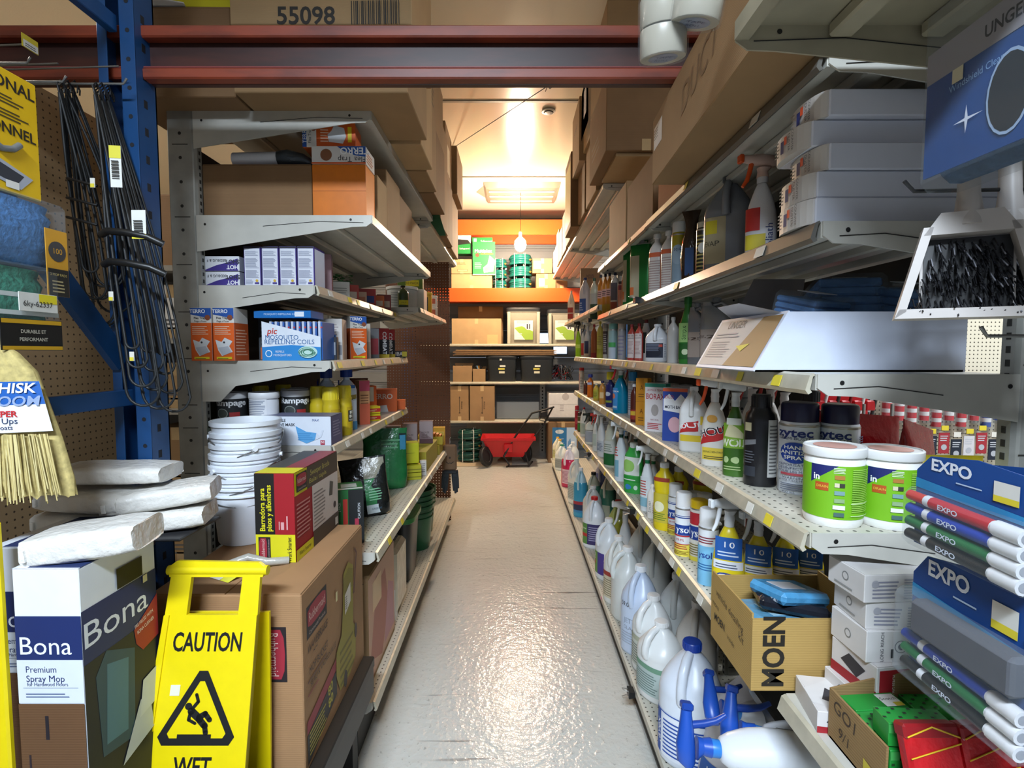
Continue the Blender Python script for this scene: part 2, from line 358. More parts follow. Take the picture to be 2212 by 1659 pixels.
def shelf(s,X,XB,Z,Y0,Y1,label,hb=(.10,.035),rail='price',deckmat=None,near=True,far=True,tags=5,lip=.03,cut=False,group=None,brm=None):
 """s=+1 right of the aisle, -1 left; X front edge, XB back edge; Z top of deck"""
 t=thing('gondola_shelf',label,'shelf',(s*X,Y0,Z),0,group);W=XB-X-.002;Ln=Y1-Y0
 dm=deckmat or SHELFW;m=MB()
 def B(x0,y0,z0,x1,y1,z1,mt,b=0,mm=None):(mm or m).box(min(s*x0,s*x1),y0,z0,max(s*x0,s*x1),y1,z1,mt,b)
 B(0,.004,-.006,W,Ln-.004,0,dm);brm=brm or SHELFW
 for k in range(3):
  x=W*(.28+.25*k);B(x-.02,.01,-.03,x+.02,Ln-.01,-.006,brm,.004)
 B(-.002,.004,-lip,.004,Ln-.004,-.0002,dm);B(.004,.004,-lip,.022,Ln-.004,-lip+.004,dm)
 obj('deck',m,t)
 if rail:
  m=MB();h=.034
  pr=[(-.004,.002),(-.012,-.002),(-.020,-h+.004),(-.014,-h-.004),(-.007,-h),(-.011,-h+.006),(-.006,-.004),(-.0025,-.003)]
  ms=RAIL if rail=='price' else mat('#77756f',.3,.4)
  m.prism([(s*x if s>0 else-x*-1,z)for x,z in pr]if s>0 else[(x*-1,z)for x,z in reversed(pr)],Ln-.01,ms,Matrix(((1,0,0,0),(0,0,1,.005),(0,1,0,0),(0,0,0,1))))
  ra=obj('price_rail',m,t)
  for k in range(tags):
   y=.03+(Ln-.09)*(k+rnd.random()*.7)/max(1,tags);m=MB();w=.028+.02*rnd.random()
   x0=s*-.0205;x1=s*-.0135
   vs=[(x0-s*.002,y,-h+.006),(x0-s*.002,y+w,-h+.006),(x1-s*.002,y+w,-.006),(x1-s*.002,y,-.006)]
   vs+=[(a+s*.0012,b,c)for a,b,c in vs]
   m.add(vs,[(0,1,2,3),(7,6,5,4),(0,4,5,1),(1,5,6,2),(2,6,7,3),(3,7,4,0)],TAGY if rnd.random()<.4 else TAGW);obj('price_tag',m,ra)
 for y,on in((0,near),(Ln-.004,far)):
  if not on:continue
  m=MB();big,sm=hb
  pts=[(0.0,-.0),(W,0),(W,-big)]
  if cut:pts+=[(W*.86,-big),(W*.74,-big*.62),(W*.5,-big*.5)]
  pts+=[(.07,-sm-.012),(.02,-sm-.01),(0.0,-sm+.004)]
  if s>0:pts=[(x,z)for x,z in reversed(pts)]
  else:pts=[(-x,z)for x,z in pts]
  FM=Matrix(((1,0,0,0),(0,0,1,y),(0,1,0,0),(0,0,0,1)))
  m.prism(pts[::-1],.0035,brm,FM)
  for hx,hz in((W*.12,-.016),(W*.95,-big*.25)):
   m.disk(s*hx,hz,.0045,BLACK,FM,-.0008,10)
  m.tube([(s*.03,y-.001,-sm*.9),(s*W*.3,y-.001,-sm*.75),(s*W*.62,y-.001,-sm*1.3)],.0009,INK,4)
  obj('bracket',m,t)
 return t
def upright(s,X0,X1,Y,Z1,label,depth=.035,ty=-1):
 m=MB();G=mat('#a3a39c',.45,.3,noise=.16,scale=14)
 x0,x1=sorted((s*X0,s*X1));m.box(x0,Y,0,x1,Y+depth,Z1,G,.004)
 D=mat('#2c2b28',.7);z=.12
 while z<Z1-.05:
  m.disk((x0+x1)/2,z,.006,D,Matrix(((1,0,0,0),(0,0,1,Y-.0006),(0,1,0,0),(0,0,0,1))),0,10);
  if int(z*13)%2:m.box((x0+x1)/2-.028,Y-.0008,z+.045,(x0+x1)/2+.028,Y,z+.048,D)
  z+=.085
 o=solo('shelf_upright',m,label,'upright')
 t=MB();z=.05;xs=s*X0-s*.012
 t.box(min(xs,xs+s*.012),Y+.004,0,max(xs,xs+s*.012),Y+depth-.004,Z1-.03,G)
 while z<Z1-.08:
  t.box(min(xs,xs+s*.004)-.0008,Y+.0125,z,max(xs,xs+s*.004)+.0008,Y+.0215,z+.013,D);z+=.0254
 obj('slotted_strip',t,o);return o
YS=[.965,2.2,3.40,4.66,5.9,7.1]
RX=.57;RB=.95
gr='gondola shelves right of the aisle'
shelf(1,.523,RB+.05,.13,YS[0]-.05,YS[1],'low perforated base shelf under the white jugs, nearest bay right of the aisle',deckmat=PERF,rail=None,tags=0,hb=(.05,.04),group=gr)
shelf(1,.523,RB+.05,.13,YS[1],YS[2],'low perforated base shelf right of the aisle, second bay, below the spray cans',deckmat=PERF,rail=None,hb=(.05,.04),group=gr)
shelf(1,.523,RB+.05,.13,YS[2],YS[3],'low perforated base shelf right of the aisle, third bay, under the pink jug',deckmat=PERF,rail=None,hb=(.05,.04),group=gr)
shelf(1,.523,RB+.05,.13,YS[3],YS[4]+1.0,'low perforated base shelf right of the aisle, farthest bay with yellow capped jugs',deckmat=PERF,rail=None,hb=(.05,.04),group=gr)
ZR=dict(R1=.842,R2=1.207,R3=1.509,R5=1.79,R6=2.095)
names={'R1':'shelf holding the yellow disinfectant sprays','R2':'shelf holding the green tubs and laundry cleaners','R3':'shelf holding the long white tray carton','R5':'shelf holding the stacked white boxes','R6':'top shelf holding the long brown cartons'}
bay=['nearest bay','second bay','third bay']
for k,nm in names.items():
 for i in range(3):
  if(k=='R5' and i==2)or(k=='R6' and i>=2):continue
  y0=1.14 if(k=='R1' and i==0)else YS[i]
  shelf(1,RX+(.0 if i==0 else .004),RB,ZR[k],y0,YS[i+1]-.004,'%s right of the aisle, %s'%(nm,bay[i]),hb=(.09,.03),rail='dark' if k in('R5','R6')else 'price',deckmat=PERF if k in('R1','R2')else None,tags=[7,6,8][i]if k in('R1','R2','R3')else 2,group=gr)
shelf(1,RX,RB,1.86,YS[2],5.5,'raised shelf at the far right with the blue label jug',rail='price',tags=4,group=gr)
shelf(1,RX,RB+.05,2.6,3.3,5.3,'very high far right shelf seen from below, carton stacks on it',rail=None,hb=(.09,.03),group=gr)
shelf(1,RX,RB+.05,2.6,5.31,7.3,'very high shelf at the far right end, seen from below',rail=None,hb=(.09,.03),group=gr)
upright(1,RB,RB+.06,YS[0],2.5,'slotted dark steel upright at the near right end behind the hooks')
for i in(1,2,3):upright(1,RB,RB+.06,YS[i],2.6,'slotted steel upright behind the right hand shelves, %s from the camera'%ORD[i])
for i in range(4):
 m=MB();y0,y1=YS[i]-(.05 if i==0 else 0),YS[i+1]+(1.0 if i==3 else 0)
 m.box(.548,y0,0,.56,y1,.078,mat('#4d4a44',.5,noise=.2));m.box(.549,y0,.0,.545,y1,.012,mat('#4d4a44',.5))
 solo('kick_plate',m,'dark scuffed kick plate under the right base shelf, %s from the front'%ORD[i],'kick plate',group='kick plates')
gl='gondola shelves left of the aisle'
Y0,Y1,Y2=1.9,3.24,4.5;LB=1.14
shelf(-1,.502,LB,2.407,Y0,Y1+.1,'top left shelf carrying the big cartons',hb=(.13,.03),rail=None,group=gl,cut=False)
shelf(-1,.505,LB,2.043,Y0,Y1,'left shelf under the orange cube and taped carton',hb=(.13,.03),rail=None,group=gl)
shelf(-1,.72,LB,1.793,Y0,Y1,'left shelf under the white and purple insect boxes',hb=(.10,.035),tags=6,group=gl)
shelf(-1,.667,LB,1.519,Y0,Y1,'left shelf under the mosquito coil display',hb=(.15,.03),tags=6,cut=True,group=gl)
shelf(-1,.672,LB,1.204,Y0,Y1,'left shelf under the face mask box and yellow spray cans',hb=(.12,.03),tags=6,cut=True,group=gl)
shelf(-1,.517,LB,.80,Y0,Y1+.75,'perforated left shelf under the black and green seed pouches',hb=(.09,.035),deckmat=PERF,tags=9,group=gl)
shelf(-1,.536,LB,.215,Y0,Y1,'low left base shelf under the carton marked 20',hb=(.05,.035),deckmat=PERF,rail='price',tags=0,group=gl)
shelf(-1,.536,LB,.215,Y1,Y2+.2,'low left base shelf under the black bin, second bay',hb=(.05,.035),deckmat=PERF,rail='price',tags=0,group=gl)
shelf(-1,.585,LB,1.83,Y1+.01,Y2,'left second bay shelf under the clear tub',hb=(.09,.03),tags=3,group=gl)
shelf(-1,.52,LB,2.38,Y1+.12,Y2+.4,'left second bay high shelf seen from below',hb=(.09,.03),rail=None,group=gl)
upright(-1,LB,LB+.092,Y0,2.5,'dented grey perforated upright at the near end of the left shelves')
upright(-1,LB,LB+.092,Y1,2.5,'grey upright in the middle of the left shelves')
BOARD=mholes('#6b4530',.0254,.0038,(0,2),'#ffe9c0',.7,alpha=True)
m=MB();m.box(-LB,4.72,0,-.565,4.725,2.36,BOARD);solo('brown_pegboard',m,'dark brown pegboard end panel with light showing through its holes','pegboard')
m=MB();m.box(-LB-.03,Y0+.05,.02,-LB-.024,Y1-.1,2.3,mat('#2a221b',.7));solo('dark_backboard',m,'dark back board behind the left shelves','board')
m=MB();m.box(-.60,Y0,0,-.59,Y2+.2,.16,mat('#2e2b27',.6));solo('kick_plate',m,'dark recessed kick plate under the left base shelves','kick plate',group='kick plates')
def ops(mb,lst,M=None,w=None,base=.0006):
 """printing: ('p',x0,z0,x1,z1,colour) ('t',text,size,x,z,colour[,opts]) ('l',x0,z0,x1,z1,n,colour) ('d',x,z,r,colour[,ry]) ('g',pts,colour)"""
 for i,o in enumerate(lst):
  z=base+i*.00022;fn=wrap(*w,off=z)if w else None;k=o[0]
  mt=(lambda h:h if not isinstance(h,str)else mat(h,.55,noise=.02))
  if k=='p':
   if fn:mb.patch(fn,o[1],o[2],o[3],o[4],mt(o[5]),max(3,int(abs(o[3]-o[1])/.0045)))
   else:mb.rect(o[1],o[2],o[3],o[4],mt(o[5]),M,z)
  elif k=='t':
   kw=o[6]if len(o)>6 else{}
   mb.text(o[1],o[2],mt(o[5]),M,(o[3],o[4]),z,fn=fn,**kw)
  elif k=='l':
   if fn:mb.lines(o[1],o[2],o[3],o[4],o[5],mt(o[6]),fn=fn)
   else:mb.lines(o[1],o[2],o[3],o[4],o[5],mt(o[6]),M,z)
  elif k=='d':
   ry=o[5]if len(o)>5 else o[3]
   if fn:
    strips(mb,[(o[1]+o[3]*math.cos(2*PI*j/20),o[2]+ry*math.sin(2*PI*j/20))for j in range(20)],fn,mt(o[4]))
   else:mb.disk(o[1],o[2],o[3],mt(o[4]),M,z,20,ry)
  elif k=='g':
   if fn:strips(mb,o[1],fn,mt(o[2]))
   else:mb.poly([(a,b,z)for a,b in o[1]],mt(o[2]),M)
 return mb
def strips(mb,pts,fn,m,st=.005):
 """a flat outline laid on a curved surface in narrow upright slices"""
 x0,x1=min(q[0]for q in pts),max(q[0]for q in pts);n=max(2,int((x1-x0)/st))
 def clip(P_,c,s):
  out=[]
  for i,b in enumerate(P_):
   a=P_[i-1];ia,ib=(a[0]-c)*s>=0,(b[0]-c)*s>=0
   if ia!=ib:t=(c-a[0])/(b[0]-a[0]);out.append((c,a[1]+t*(b[1]-a[1])))
   if ib:out.append(b)
  return out
 for k in range(n):
  q=clip(clip(list(pts),x0+(x1-x0)*k/n,1),x0+(x1-x0)*(k+1)/n,-1)
  if len(q)>2:mb.add([fn(*a)for a in q],[tuple(range(len(q)))],m)
def faceM(side,w,d,h):
 return{'f':frame((0,-d/2,0),(1,0,0),(0,0,1)),'r':frame((w/2,0,0),(0,1,0),(0,0,1)),'l':frame((-w/2,0,0),(0,-1,0),(0,0,1)),'b':frame((0,d/2,0),(-1,0,0),(0,0,1)),'t':frame((0,0,h),(1,0,0),(0,1,0)),'u':frame((0,0,0),(1,0,0),(0,-1,0))}[side]
def pbox(w,d,h,col,faces={},name='product_box',cat='box',b=.0012,flaps=True,rough=.4,body='box'):
 mb=MB();mt=col if not isinstance(col,str)else mat(col,rough,noise=.02);mb.box(-w/2,-d/2,0,w/2,d/2,h,mt,b)
 for s,l in faces.items():ops(mb,l,faceM(s,w,d,h))
 fl=MB();fl.box(-w*.49,-d/2+.0008,h-.0006,w*.49,d*.46,h+.0009,mt);fl.box(-w*.2,d*.4,h+.0009,w*.2,d*.45,h+.0014,mt)
 if 't' in faces:ops(fl,faces['t'],frame((0,0,h+.0009),(1,0,0),(0,1,0)))
 p=Proto(name,cat,[('carton_body',mb),('top_flap',fl)]if flaps else[(body,mb)]);p.w,p.h=w,h;return p
def carton(w,d,h,col=None,faces={},tape=True,name='cardboard_box',seam='y'):
 col=col or CARD;mb=MB();mb.box(-w/2,-d/2,0,w/2,d/2,h,col,.003)
 for s,l in faces.items():ops(mb,l,faceM(s,w,d,h))
 parts=[('carton_body',mb)];fl=MB()
 g=.0015
 if seam=='y':
  fl.box(-w/2+.002,-d/2+.002,h-.001,-g,d/2-.002,h+.003,col,.001);fl.box(g,-d/2+.002,h-.001,w/2-.002,d/2-.002,h+.003,col,.001)
 else:
  fl.box(-w/2+.002,-d/2+.002,h-.001,w/2-.002,-g,h+.003,col,.001);fl.box(-w/2+.002,g,h-.001,w/2-.002,d/2-.002,h+.003,col,.001)
 parts.append(('top_flap',fl))
 if tape:
  tp=MB()
  if seam=='y':
   tp.box(-.024,-d/2-.0006,h+.003,.024,d/2+.0006,h+.0036,TAPE)
   for y in(-d/2-.0006,d/2):tp.box(-.024,y,h-min(.07,h*.4),.024,y+.0006,h+.0036,TAPE)
   tp.box(-.024,-d/2-.0006,.0,.024,-d/2,min(.06,h*.3),TAPE)
  else:
   tp.box(-w/2-.0006,-.024,h+.003,w/2+.0006,.024,h+.0036,TAPE)
   for x in(-w/2-.0006,w/2):tp.box(x,-.024,h-min(.07,h*.4),x+.0006,.024,h+.0036,TAPE)
  parts.append(('packing_tape',tp))
 p=Proto(name,'box',parts);p.w,p.h=w,h;return p
def neckcap(z,r,h,col,cy=0,ridged=True):
 m=MB();mt=mat(col,.35,noise=.02);m.lathe([(r,z),(r,z+h*.9),(r*.93,z+h)],mt,18,(0,cy))
 if ridged:
  for k in range(18):
   a=2*PI*k/18;m.box(r-.0005,-.0008,z+.001,r+.0009,.0008,z+h*.85,mt,0,Matrix.Translation((0,cy,0))@Matrix.Rotation(a,4,'Z'))
 return m
def jug(body='#e9ebea',cap='#f0f0ee',lab=None,liquid=None,shape='round',rough=.32,h=.30):
 """gallon jug with moulded grip; shape round / square"""
 m=MB();n=2.3 if shape=='round' else 3.6;rx,ry=(.078,.066)if shape=='round' else(.076,.056);bm=mat(body,rough,noise=.015)
 R_=lambda z,k,cy,kk=None:sring(z,rx*k,ry*(kk or k),n,0,cy,26)
 lo=[R_(0,.9,0),R_(.006,.98,0),R_(.012,1,0),R_(.165,1,0),R_(.172,.985,0),R_(.178,1.0,0),R_(.19,.985,.001)]
 hi=[R_(.205,.94,.003),R_(.225,.80,.008,.76),R_(.245,.62,.011,.58),R_(.262,.44,.012,.42),sring(.274,.024,.022,2,0,.009,26),sring(.279,.021,.021,2,0,.008,26),sring(.288,.021,.021,2,0,.008,26)]
 if liquid:
  q=[R_(0,.9,0),R_(.006,.98,0),R_(.012,1,0),R_(.165,1,0),R_(.172,.985,0),R_(.178,1.0,0),R_(.19,.985,.001),R_(.205,.94,.003),R_(.215,.87,.005)]
  m.loft(q,mat(liquid,.2,noise=.02),cap=(True,False));m.loft([q[-1]]+hi[1:],bm,cap=(False,True))
 else:m.loft(lo+hi,bm)
 g=MB();pts=[(0,-.010,.278),(0,-.034,.270),(0,-.056,.248),(0,-.0665,.218),(0,-.067,.195),(0,-.058,.176)]
 g.tube(pts,.01,bm,10,rr=[.011,.0125,.0125,.0125,.013,.015])
 parts=[('jug_body',m),('handle',g),('cap',neckcap(.284,.0235,.02,cap,.008))]
 if lab:
  lb=MB();ops(lb,lab,w=(rx,ry,n));parts.append(('label',lb))
 p=Proto('jug','jug',parts);p.w,p.h=2*rx,.304;return p
def trigger(col_head,col_trig,z,s=1.0,collar=None):
 hd=MB();hm=mat(col_head,.35,noise=.02);tm=mat(col_trig,.35,noise=.02);S=Matrix.Translation((0,0,z))@Matrix.Rotation(-.95,4,'Z')@Matrix.Scale(s*1.32,4)
 hd.loft([sring(0,.013,.013,2,0,0,14),sring(.012,.011,.011,2,0,0,14),sring(.02,.011,.015,3,0,.003,14)],hm,M=S)
 rg=[]
 for y,zc,rx,rz in((.030,.030,.006,.006),(.022,.034,.011,.013),(.0,.036,.0125,.0135),(-.022,.036,.0115,.0105),(-.040,.037,.009,.008),(-.046,.037,.0085,.0078)):
  rg.append([(rx*math.cos(2*PI*k/14),y,zc+rz*math.sin(2*PI*k/14))for k in range(14)])
 hd.loft(rg[::-1],hm,M=S)
 tr=MB();tr.tube([(0,-.026,.03),(0,-.030,.012),(0,-.036,-.006),(0,-.046,-.020)],.005,tm,8,M=S,rr=[.0055,.0055,.005,.0035])
 nz=MB();nz.box(-.0085,-.056,.0285,.0085,-.046,.0455,tm,.002,S)
 return hd,tr,nz
def spray(body='#e8ebec',head='#e8ebec',trig='#e8ebec',collar=None,lab=None,rx=.045,ry=.028,liquid=None,waist=True,h=.27):
 m=MB();bm=mat(liquid or body,.2 if liquid else .3,noise=.015);n=2.6
 pr=[(0,.92,1),(.006,1,1),(.10,1.0,1),(.13,.93,1),(.155,.80,.95),(.172,.66,.85),(.19,.5,.72),(.205,.33,.52)]if waist else[(0,.94,1),(.006,1,1),(.15,1,1),(.172,.92,.95),(.19,.6,.75),(.2,.36,.54)]
 m.loft([sring(z,rx*a,ry*b,n,0,0,22)for z,a,b in pr]+[sring(.208,.012,.012,2,0,0,22),sring(.222,.0115,.0115,2,0,0,22)],bm)
 cm=MB();cm.lathe([(.0150,.208),(.0155,.226),(.013,.230)],mat(collar or head,.35,noise=.02),16)
 hd,tr,nz=trigger(head,trig,.224,.98)
 parts=[('bottle',m),('collar',cm),('spray_head',hd,[('trigger',tr),('nozzle',nz)])]
 if lab:lb=MB();ops(lb,lab,w=(rx,ry,n));parts.append(('label',lb))
 p=Proto('spray_bottle','spray bottle',parts);p.w,p.h=2*rx,.272;return p
def aerosol(body='#e6e6e6',cap='#eeeeee',lab=None,r=.033,hb=.185,hc=.055,capr=.93,dome=True,name='aerosol_can'):
 m=MB();bm=mat(body,.3,.05,noise=.015)
 m.lathe([(r*.94,0),(r,.004),(r,hb),(r*.97,hb+.008),(r*.85,hb+.016)]if dome else[(r*.94,0),(r,.004),(r,hb),(r*.95,hb+.003)],bm,24)
 c=MB();z=hb+(.010 if dome else .001);rc=r*capr
 c.lathe([(rc,z),(rc,z+hc*.86),(rc*.93,z+hc*.96),(rc*.8,z+hc)],mat(cap,.35,noise=.02),24)
 rim=MB();rim.lathe([(r*1.01,hb-.001),(r*1.02,hb+.002),(r*.99,hb+.005)],STEEL,24)
 parts=[('can_body',m),('cap',c),('rim',rim)]
 if lab:lb=MB();ops(lb,lab,w=(r,r,2));parts.append(('label',lb))
 p=Proto(name,'spray can',parts);p.w,p.h=2*r,z+hc;return p
def bottle(prof,body,cap,lab=None,rx=.04,ry=.03,n=2.4,capr=.014,caph=.02,name='bottle',rough=.3,handle=False,grip=None):
 """prof = [(z, kx, ky)]"""
 m=MB();m.loft([sring(z,rx*a,ry*b,n,0,0,22)for z,a,b in prof],mat(body,rough,noise=.015)if isinstance(body,str)else body)
 z=prof[-1][0];parts=[('bottle_body',m),('cap',neckcap(z-.002,capr,caph,cap))]
 if handle:g=MB();g.tube([(rx*.25,0,z*.97),(rx*.8,0,z*.93),(rx*.92,0,z*.82),(rx*.9,0,z*.68)],.009,mat(body,rough,noise=.015),8);parts.append(('handle',g))
 if lab:lb=MB();ops(lb,lab,w=(rx,ry,n));parts.append(('label',lb))
 p=Proto(name,'bottle',parts);p.w,p.h=2*rx,z+caph;return p
SH=[(0,.93,.93),(.006,1,1),(.15,1,1),(.17,.9,.9),(.19,.6,.62),(.2,.36,.45),(.215,.32,.42)]
TALL=[(0,.93,.93),(.006,1,1),(.19,1,1),(.21,.88,.88),(.232,.5,.55),(.24,.32,.4),(.255,.3,.38)]
FAT=[(0,.93,.93),(.008,1,1),(.14,1,1),(.165,.92,.92),(.18,.72,.75),(.19,.62,.66),(.2,.6,.64)]
def oiljug(body='#8f9194',cap='#6b6d70',lab=None,tin=False):
 """flat sided can / motor oil bottle with offset neck"""
 m=MB();bm=mat(body,.3,.5,noise=.03)
 m.loft([sring(z,.055*a,.028*b,5,cx,0,26)for z,a,b,cx in((0,.95,.95,0),(.006,1,1,0),(.16,1,1,0),(.185,.97,.95,-.001),(.215,.75,.8,-.012),(.235,.38,.55,-.03),(.25,.3,.5,-.033))],bm)
 g=MB();g.tube([(-.018,0,.235),(.02,0,.245),(.044,0,.225),(.05,0,.19)],.0075,bm,8)
 parts=[('bottle_body',m),('handle',g),('cap',neckcap(.248,.016,.018,cap).add([],[],bm))]
 for i in range(6):m.box(.035,-.0295,.1+i*.014,.0555,.0295,.106+i*.014,bm,.002)
 if lab:lb=MB();ops(lb,lab,w=(.055,.028,5));parts.append(('label',lb))
 p=Proto('oil_bottle','bottle',parts);p.w,p.h=.11,.266;return p
def tin(body,lab=None,w=.10,d=.055,h=.2,cap='#d8d8d8'):
 m=MB();bm=mat(body,.3,.3,noise=.03)
 m.loft([sring(z,w/2*a,d/2*a,7,0,0,28)for z,a in((0,.98),(.003,1),(h,1),(h+.003,.97))],bm)
 r=MB();r.loft([sring(h+.001,w/2,d/2,7,0,0,28),sring(h+.005,w/2,d/2,7,0,0,28)],STEEL)
 g=MB();g.tube([(-.005,0,h+.003),(-.005,0,h+.02),(.03,0,h+.02),(.03,0,h+.003)],.004,bm,6)
 parts=[('tin_body',m),('rim',r),('handle',g),('cap',neckcap(h+.003,.015,.016,cap,0).add([],[],bm))]
 for v in range(0):pass
 if lab:lb=MB();ops(lb,lab,w=(w/2,d/2,7));parts.append(('label',lb))
 p=Proto('metal_tin','tin',parts);p.w,p.h=w,h+.02;return p
def tub(r=.055,h=.15,body='#eeeeec',lid='#f2f2f0',lab=None,top=None,handle=False,name='plastic_tub'):
 m=MB();bm=mat(body,.35,noise=.015)if isinstance(body,str)else body
 m.lathe([(r*.93,0),(r*.98,.005),(r,.012),(r*1.0,h*.84),(r*.96,h*.86),(r*.96,h*.92)],bm,30)
 l=MB();l.lathe([(r*1.04,h*.88),(r*1.06,h*.89),(r*1.06,h*.985),(r*1.02,h),(r*.98,h),(r*.96,h*.985)],mat(lid,.4,noise=.02),30)
 if top:l.disk(0,0,r*.72,mat(top,.5),None,h*.985+.0008,28)
 parts=[('tub_body',m),('lid',l)]
 if lab:lb=MB();ops(lb,lab,w=(r,r,2));parts.append(('label',lb))
 if handle:g=MB();g.tube([(r*1.05*math.cos(a),-r*.3*math.sin(a)-.01,h*.85-r*.9*math.sin(a))for a in[PI*k/12 for k in range(13)]],.0018,WIRE,6);parts.append(('wire_handle',g))
 p=Proto(name,'tub',parts);p.w,p.h=2*r,h;return p
def CB(x0,x1,y0,y1,z0,z1,label,col=None,faces={},group=None,tape=True,seam='y',yaw=0,name='cardboard_box',tilt=None):
 p=carton(abs(x1-x0),abs(y1-y0),z1-z0-.0036,col,faces,tape,name,seam)
 return p.put(((x0+x1)/2,(y0+y1)/2,z0),math.radians(yaw),label,group,rot=tilt)
def setp(p,**k):
 for a,b in k.items():setattr(p,a,b)
 return p
def fit(p,x,y,z,u,vt,wpx,rz,label,group=None,name=None,h=None,rot=None):
 """stand p at (x,y,z), sized from its silhouette in the photograph"""
 zc=y*CP-(z-CAMZ)*SP
 sx=wpx*zc/F/p.w if wpx else 1
 zt=P(u,vt,y+.0).z if vt else None;sz=(zt-z)/p.h if vt else(h/p.h if h else sx)
 o=p.put((x,y,z),math.radians(rz),label,group,scale=(sx,sx,sz),name=name)
 d=p.d if hasattr(p,'d')else p.w
 PLACED.append([o,math.sqrt(p.w*d)/2*sx,round(z,2),p.h*sz]);return o
PLACED=[]
def relax(s,z,X,XB,it=260,free=()):
 """nudge neighbours on one shelf apart so nothing interpenetrates"""
 its=[q for q in PLACED if abs(q[2]-z)<.02 and q[0].location.x*s>0]
 for k in range(it):
  for i,a in enumerate(its):
   for b in its[i+1:]:
    dx,dy=b[0].location.x-a[0].location.x,b[0].location.y-a[0].location.y;D=math.hypot(dx,dy);mn=(a[1]+b[1])*.97
    if D<mn and D>1e-6:
     t=(mn-D)/2/D*.6
     wx=1.3 if abs(dx)>.02 else .8
     a[0].location.x-=dx*t*wx;b[0].location.x+=dx*t*wx;a[0].location.y-=dy*t;b[0].location.y+=dy*t
  for a in its:
   x=a[0].location.x*s;a[0].location.x=s*min(max(x,X+a[1]*.95),XB-a[1])
 for a in its:
  m=1
  for b in its:
   if b is not a:
    D=math.hypot(b[0].location.x-a[0].location.x,b[0].location.y-a[0].location.y);m=min(m,D/(a[1]+b[1])/.97)
  if m<1:a[0].scale.x*=max(m,.8);a[0].scale.y*=max(m,.8)
def RS(p,u,Z,vt,wpx,X,rz,label,group=None,name=None):
 z=ZR.get(Z,Z)if isinstance(Z,str)else Z
 if Z=='R0':z=.13
 return fit(p,X,yat(u,X,z),z+.0002,u,vt,wpx,rz,label,group,name)
def LS(p,u,Z,vt,wpx,X,rz,label,group=None,name=None):
 return fit(p,-X,yat(u,-X,Z),Z+.0002,u,vt,wpx,rz,label,group,name)
BL=[('p',-.085,.02,.085,.13,'#e6ebf4'),('p',-.085,.02,-.055,.13,'#1d4fa8'),('t','Javex',.03,-.066,.075,'#ffffff',dict(rot=PI/2)),('l',-.045,.03,.06,.122,9,'#2350a8'),('p',-.09,.131,.09,.134,'#1d4fa8')]
j_bleach=jug('#dfe6f0','#1a3f9e',BL)
GL=lambda a,b,c='#8fa0a0':[('p',-.06,.03,.06,.15,a),('p',-.06,.13,.06,.15,b),('l',-.05,.04,.05,.12,8,c)]
j_teal=jug('#e6e8e6','#eeeeec',GL('#b6c6c2','#6f9a80','#6c827c'))
j_grey=jug('#e9ebe9','#eeeeec',GL('#c9cdc2','#b0b39c','#7b7f74'))
j_blue=jug('#c9d6ea','#eef0f2',[('t','JET\'S',.024,-.005,.12,'#8a94a4'),('t','GLASS',.018,-.005,.095,'#8a94a4'),('l',-.045,.04,.04,.085,5,'#a9b4c4'),('t','59.00',.022,-.02,.176,'#20222a')])
j_plain=jug('#dde0dc','#f0f0ee',None);j_tan=jug('#e3e4de','#eeeeec',GL('#d8cdb0','#a43c30','#8b7f63'))
j_green=jug('#e4e8ea','#eeeeec',[('p',-.07,.03,.0,.14,'#6b9a4b'),('p',.0,.03,.05,.14,'#4a3a8c'),('p',-.07,.07,-.02,.09,'#b53a30'),('l',-.06,.1,-.01,.13,4,'#e8efe0')])
j_red=jug('#e8ecf0','#c22428',[('p',-.08,.025,.08,.15,'#3b3468'),('p',-.08,.025,-.02,.15,'#5c8f46'),('p',-.08,.07,-.02,.09,'#c23a32'),('l',-.01,.05,.07,.14,7,'#a9a6c8'),('t','cleaner',.018,-.05,.12,'#e8f0d8')])
j_pink=jug('#efe3e6','#f2efee',[('p',-.03,.03,.05,.14,'#e6c3cc'),('l',-.025,.04,.045,.13,9,'#b06a80')],liquid='#cf2a57')
j_wht2=jug('#ece9df','#f0eee8',[('p',-.05,.03,.06,.14,'#b9bdb6'),('l',-.045,.04,.05,.13,8,'#8b908a')],shape='square')
j_yel=jug('#eee8cf','#e9b32f',[('p',-.06,.03,.06,.15,'#d8d59a'),('l',-.05,.05,.05,.14,7,'#8c8a4a')],shape='square')
j_grn2=jug('#d9dcc9','#20211f',[('p',-.05,.03,.05,.13,'#cfd6bf')],liquid='#4f8d77')
j_washer=jug('#b8dbe6','#f0f0ee',[('p',-.07,.03,.07,.10,'#2b3556'),('p',-.07,.08,.07,.10,'#a83440'),('p',-.07,.03,.07,.045,'#3a86b8')],liquid='#3f9fc4')
j_purp=jug('#b9bcd8','#f0f0ee',None,liquid='#6a78b8')
j_yg=jug('#b8c26a','#c22428',[('p',-.06,.03,.06,.14,'#cfd29a')],liquid='#a3a43a')
G='gallon jugs on the right base shelf'
RS(j_bleach,1478,'R0',1387,128,.605,-38,'large white bleach jug with blue cap and blue striped label, nearest on the base shelf',G)
RS(j_teal,1420,'R0',1334,96,.615,-60,'white jug with pale teal label directly behind the blue capped bleach jug',G)
RS(j_grey,1399,'R0',1279,84,.615,-62,'white jug with grey label, open grip loop, third from the front of base row',G)
RS(j_blue,1383,'R0',1232,80,.60,-45,'pale blue jug with 59.00 handwritten on its shoulder',G)
RS(j_plain,1352,'R0',1180,70,.615,-80,'tall plain white jug just behind the pale blue jug',G)
